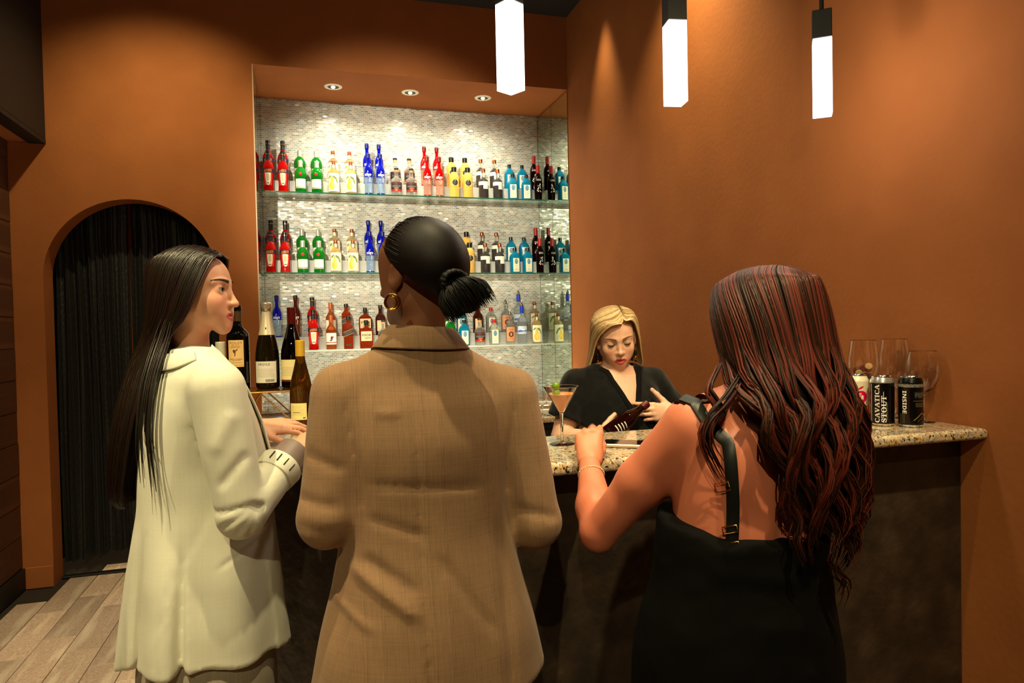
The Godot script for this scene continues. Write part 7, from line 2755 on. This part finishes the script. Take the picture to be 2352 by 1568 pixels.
func finish_black() -> void:
	var d: Dictionary = people.black
	var base: Vector3 = d.base
	var X: Transform3D = d.X
	var o := thing("person", "woman with long wavy auburn hair in a black open-backed dress at the bar", "person", base)
	var bd := put("body", gathered(d, "body"), M.skin, o)
	nails(bd, d.hand_l, d.tips_l, M.nail, base)
	var dr := put("dress", gathered(d, "dress"), M.black_cloth, o)
	var f: Field = d.skin_field
	# straps with gold sliders
	for k in 2:
		var p := PackedVector3Array()
		for i in 24:
			var u := i / 23.0
			var x: float = lerpf(0.684, 0.694, u) if k == 0 else lerpf(0.925, 0.895, u)
			p.append(Vector3(x + 0.010 * sin(u * PI) * (1 if k == 0 else -1), lerpf(1.362, 1.100, u), lerpf(-1.13, -1.03, smoothstep(0.0, 0.3, u))))
		p.insert(0, Vector3(p[0].x - 0.003, 1.352, -1.165))
		var s := put("strap", strip_on(f, p, 0.0225, 0.003, 0.003, base), M.strap, o)
		for q in [0.60, 0.88, 0.975]:
			var c := f.land(p[1].lerp(p[24], q) + Vector3(0.010 * sin(q * PI) * (1 if k == 0 else -1), 0, 0), 0.006)
			var n := f.grad(c)
			var t := (p[24] - p[1]).normalized()
			t = (t - n * t.dot(n)).normalized()
			var w := t.cross(n)
			var g := MB.new()
			var hh: float = [0.0075, 0.006, 0.003][[0.60, 0.88, 0.975].find(q)]
			g.tube(PackedVector3Array([c + w * 0.0125 + t * hh - base, c + w * 0.0125 - t * hh - base, c - w * 0.0125 - t * hh - base, c - w * 0.0125 + t * hh - base, c + w * 0.0125 + t * hh - base]), [0.0012, 0.0012], 6)
			put("slider", g.mesh(), M.gold, s)
	# bracelet and ring
	var w := Vector3(0.603, 1.161, -1.438)
	var t := (Vector3(0.609, 1.180, -1.462) - Vector3(0.566, 1.068, -1.318)).normalized()
	var q := Basis.looking_at(-t, Vector3.UP)
	for i in 36:
		var a := TAU * i / 36
		var bb := MB.new()
		bb.lathe(P([0, -2.4, 1.7, -1.7, 2.4, 0, 1.7, 1.7, 0, 2.4]), 8, w + (q.x * cos(a) + q.y * sin(a)) * 0.0285 - base)
		if i == 0:
			d.bead = thing("bracelet", "pale beaded bracelet on the wrist of the woman in black", "bracelet", base)
		put("bead", bb.mesh(), mat(Color(0.90, 0.84, 0.68), 0.25, 0.4) if i == 0 else (d.bead.get_child(0) as MeshInstance3D).get_surface_override_material(0), d.bead)
	var hl: Transform3D = d.hand_l
	var rc := hl * Vector3(0.009, 0.108, -0.012)
	var rg := MB.new()
	rg.tube(ring_path(rc - base, hl.basis.x.normalized() * 0.0098, (hl.basis.z * 0.75 + hl.basis.y * 0.6).normalized() * 0.0098, 20), [0.0013, 0.0013], 6, false)
	tag(put("finger_ring", rg.mesh(), M.chrome, self, base), "silver ring on the hand of the woman in black", "ring")
	# long wavy hair
	var b := MB.new()
	var tones := [lin(Color(0.215, 0.085, 0.064)), lin(Color(0.165, 0.062, 0.048)), lin(Color(0.29, 0.115, 0.080)), lin(Color(0.13, 0.050, 0.040)), lin(Color(0.37, 0.15, 0.10))]
	b.tint = tones[3]
	var rows := [[0.1235, -0.012, 0.074, 0.002, 0, 0, 0.004], [0.121, -0.014, 0.092, 0.036, 2, 2, 0.006], [0.108, -0.018, 0.106, 0.070, 10, 10, 0.008], [0.076, -0.022, 0.116, 0.099, 26, 26, 0.010], [0.030, -0.026, 0.121, 0.119, 44, 44, 0.012], [-0.020, -0.030, 0.123, 0.129, 56, 56, 0.012], [-0.070, -0.036, 0.122, 0.131, 62, 62, 0.013], [-0.130, -0.052, 0.116, 0.132, 74, 74, 0.020],
		[-0.190, -0.082, 0.092, 0.136, 98, 98, 0.026], [-0.260, -0.094, 0.076, 0.138, 106, 106, 0.022], [-0.340, -0.098, 0.066, 0.122, 110, 110, 0.010], [-0.410, -0.098, 0.055, 0.100, 112, 112, 0.0], [-0.455, -0.098, 0.040, 0.072, 116, 116, -0.010]]
	var S := hair_surface(X, rows, Vector3(0.122, 0.0945, 0.124))
	var Sb := func(u: float, v: float) -> Vector3: return (S as Callable).call(u, v) - base
	hair_shell(b, Sb, 70, 60)
	var r := RandomNumberGenerator.new()
	r.seed = 25
	var inv := X.affine_inverse()
	for k in 760:
		var u := (k + r.randf()) / 760.0
		var clump := floorf(u * 20.0)
		var ph := clump * 2.4 + r.randf_range(-0.35, 0.35)
		var v1 := r.randf_range(0.80, 1.03)
		if fmod(clump, 3.0) == 0.0:
			v1 += 0.05
		var lift := r.randf_range(0.001, 0.007)
		var amp := r.randf_range(0.014, 0.024)
		var path := PackedVector3Array()
		for q2 in 25:
			var t2 := q2 / 24.0
			var v := lerpf(r.randf() * 0.0 + 0.02, v1, t2)
			var wv := smoothstep(0.45, 0.80, v)
			var uu := clampf(u + 0.006 * sin(v * 5.0 + ph), 0.0, 1.0)
			var p: Vector3 = (S as Callable).call(uu, minf(v, 1.0))
			var l := inv * p
			var out := Vector3(l.x, 0, l.z + 0.05 + 0.06 * clampf(-l.y, 0, 0.4)).normalized()
			var tang := Vector3(-out.z, 0, out.x)
			if v > 1.0:
				l.y -= (v - 1.0) * 0.8
			l += out * (lift + wv * amp * (0.8 + sin(v * 21.0 + ph))) + tang * (wv * amp * 1.3 * cos(v * 21.0 + ph * 1.1))
			path.append(X * l - base)
		b.tint = tones[r.randi() % 5] if r.randf() < 0.8 else tones[4]
		var rr := r.randf_range(0.0014, 0.0030)
		b.tube(path, [rr * 0.5, rr, rr, rr, rr * 1.1, rr, rr * 0.25], 5, false, 0.6)
	# curls that leave the mass: over the left shoulder and along the right side
	var curls := [
		[[-0.1, 0.0], Vector3(0.735, 1.42, -1.13), Vector3(0.690, 1.375, -1.10), Vector3(0.705, 1.345, -1.085), Vector3(0.668, 1.315, -1.085), Vector3(0.675, 1.27, -1.075), Vector3(0.695, 1.225, -1.065)],
		[[0], Vector3(0.76, 1.40, -1.09), Vector3(0.715, 1.36, -1.075), Vector3(0.68, 1.33, -1.07), Vector3(0.668, 1.29, -1.065), Vector3(0.688, 1.25, -1.06)],
		[[0], Vector3(0.80, 1.25, -1.03), Vector3(0.79, 1.20, -1.015), Vector3(0.81, 1.15, -1.01), Vector3(0.80, 1.12, -1.005), Vector3(0.815, 1.085, -1.005)],
		[[0], Vector3(0.96, 1.33, -1.10), Vector3(0.99, 1.27, -1.10), Vector3(1.000, 1.20, -1.10), Vector3(0.982, 1.14, -1.10), Vector3(1.000, 1.075, -1.10), Vector3(0.985, 1.04, -1.10)],
		[[0], Vector3(0.93, 1.25, -1.05), Vector3(0.965, 1.19, -1.05), Vector3(0.945, 1.13, -1.05), Vector3(0.970, 1.075, -1.05), Vector3(0.94, 1.03, -1.05)],
		[[0], Vector3(0.885, 1.15, -1.02), Vector3(0.905, 1.10, -1.02), Vector3(0.885, 1.06, -1.015), Vector3(0.912, 1.03, -1.01), Vector3(0.90, 1.0, -1.01)]]
	for c in curls:
		for n in 9:
			var pts := []
			var off := Vector3(r.randf_range(-0.010, 0.010), r.randf_range(-0.012, 0.012), r.randf_range(-0.006, 0.008))
			for m in range(1, c.size()):
				pts.append(c[m] + off * (0.5 + 0.14 * m) + Vector3(r.randf_range(-0.003, 0.003), 0, 0))
			b.tint = tones[r.randi() % 5]
			lock(b, pts, base, r.randf_range(0.0018, 0.0036))
	put("hair", b.mesh(), M.hair_auburn, o)
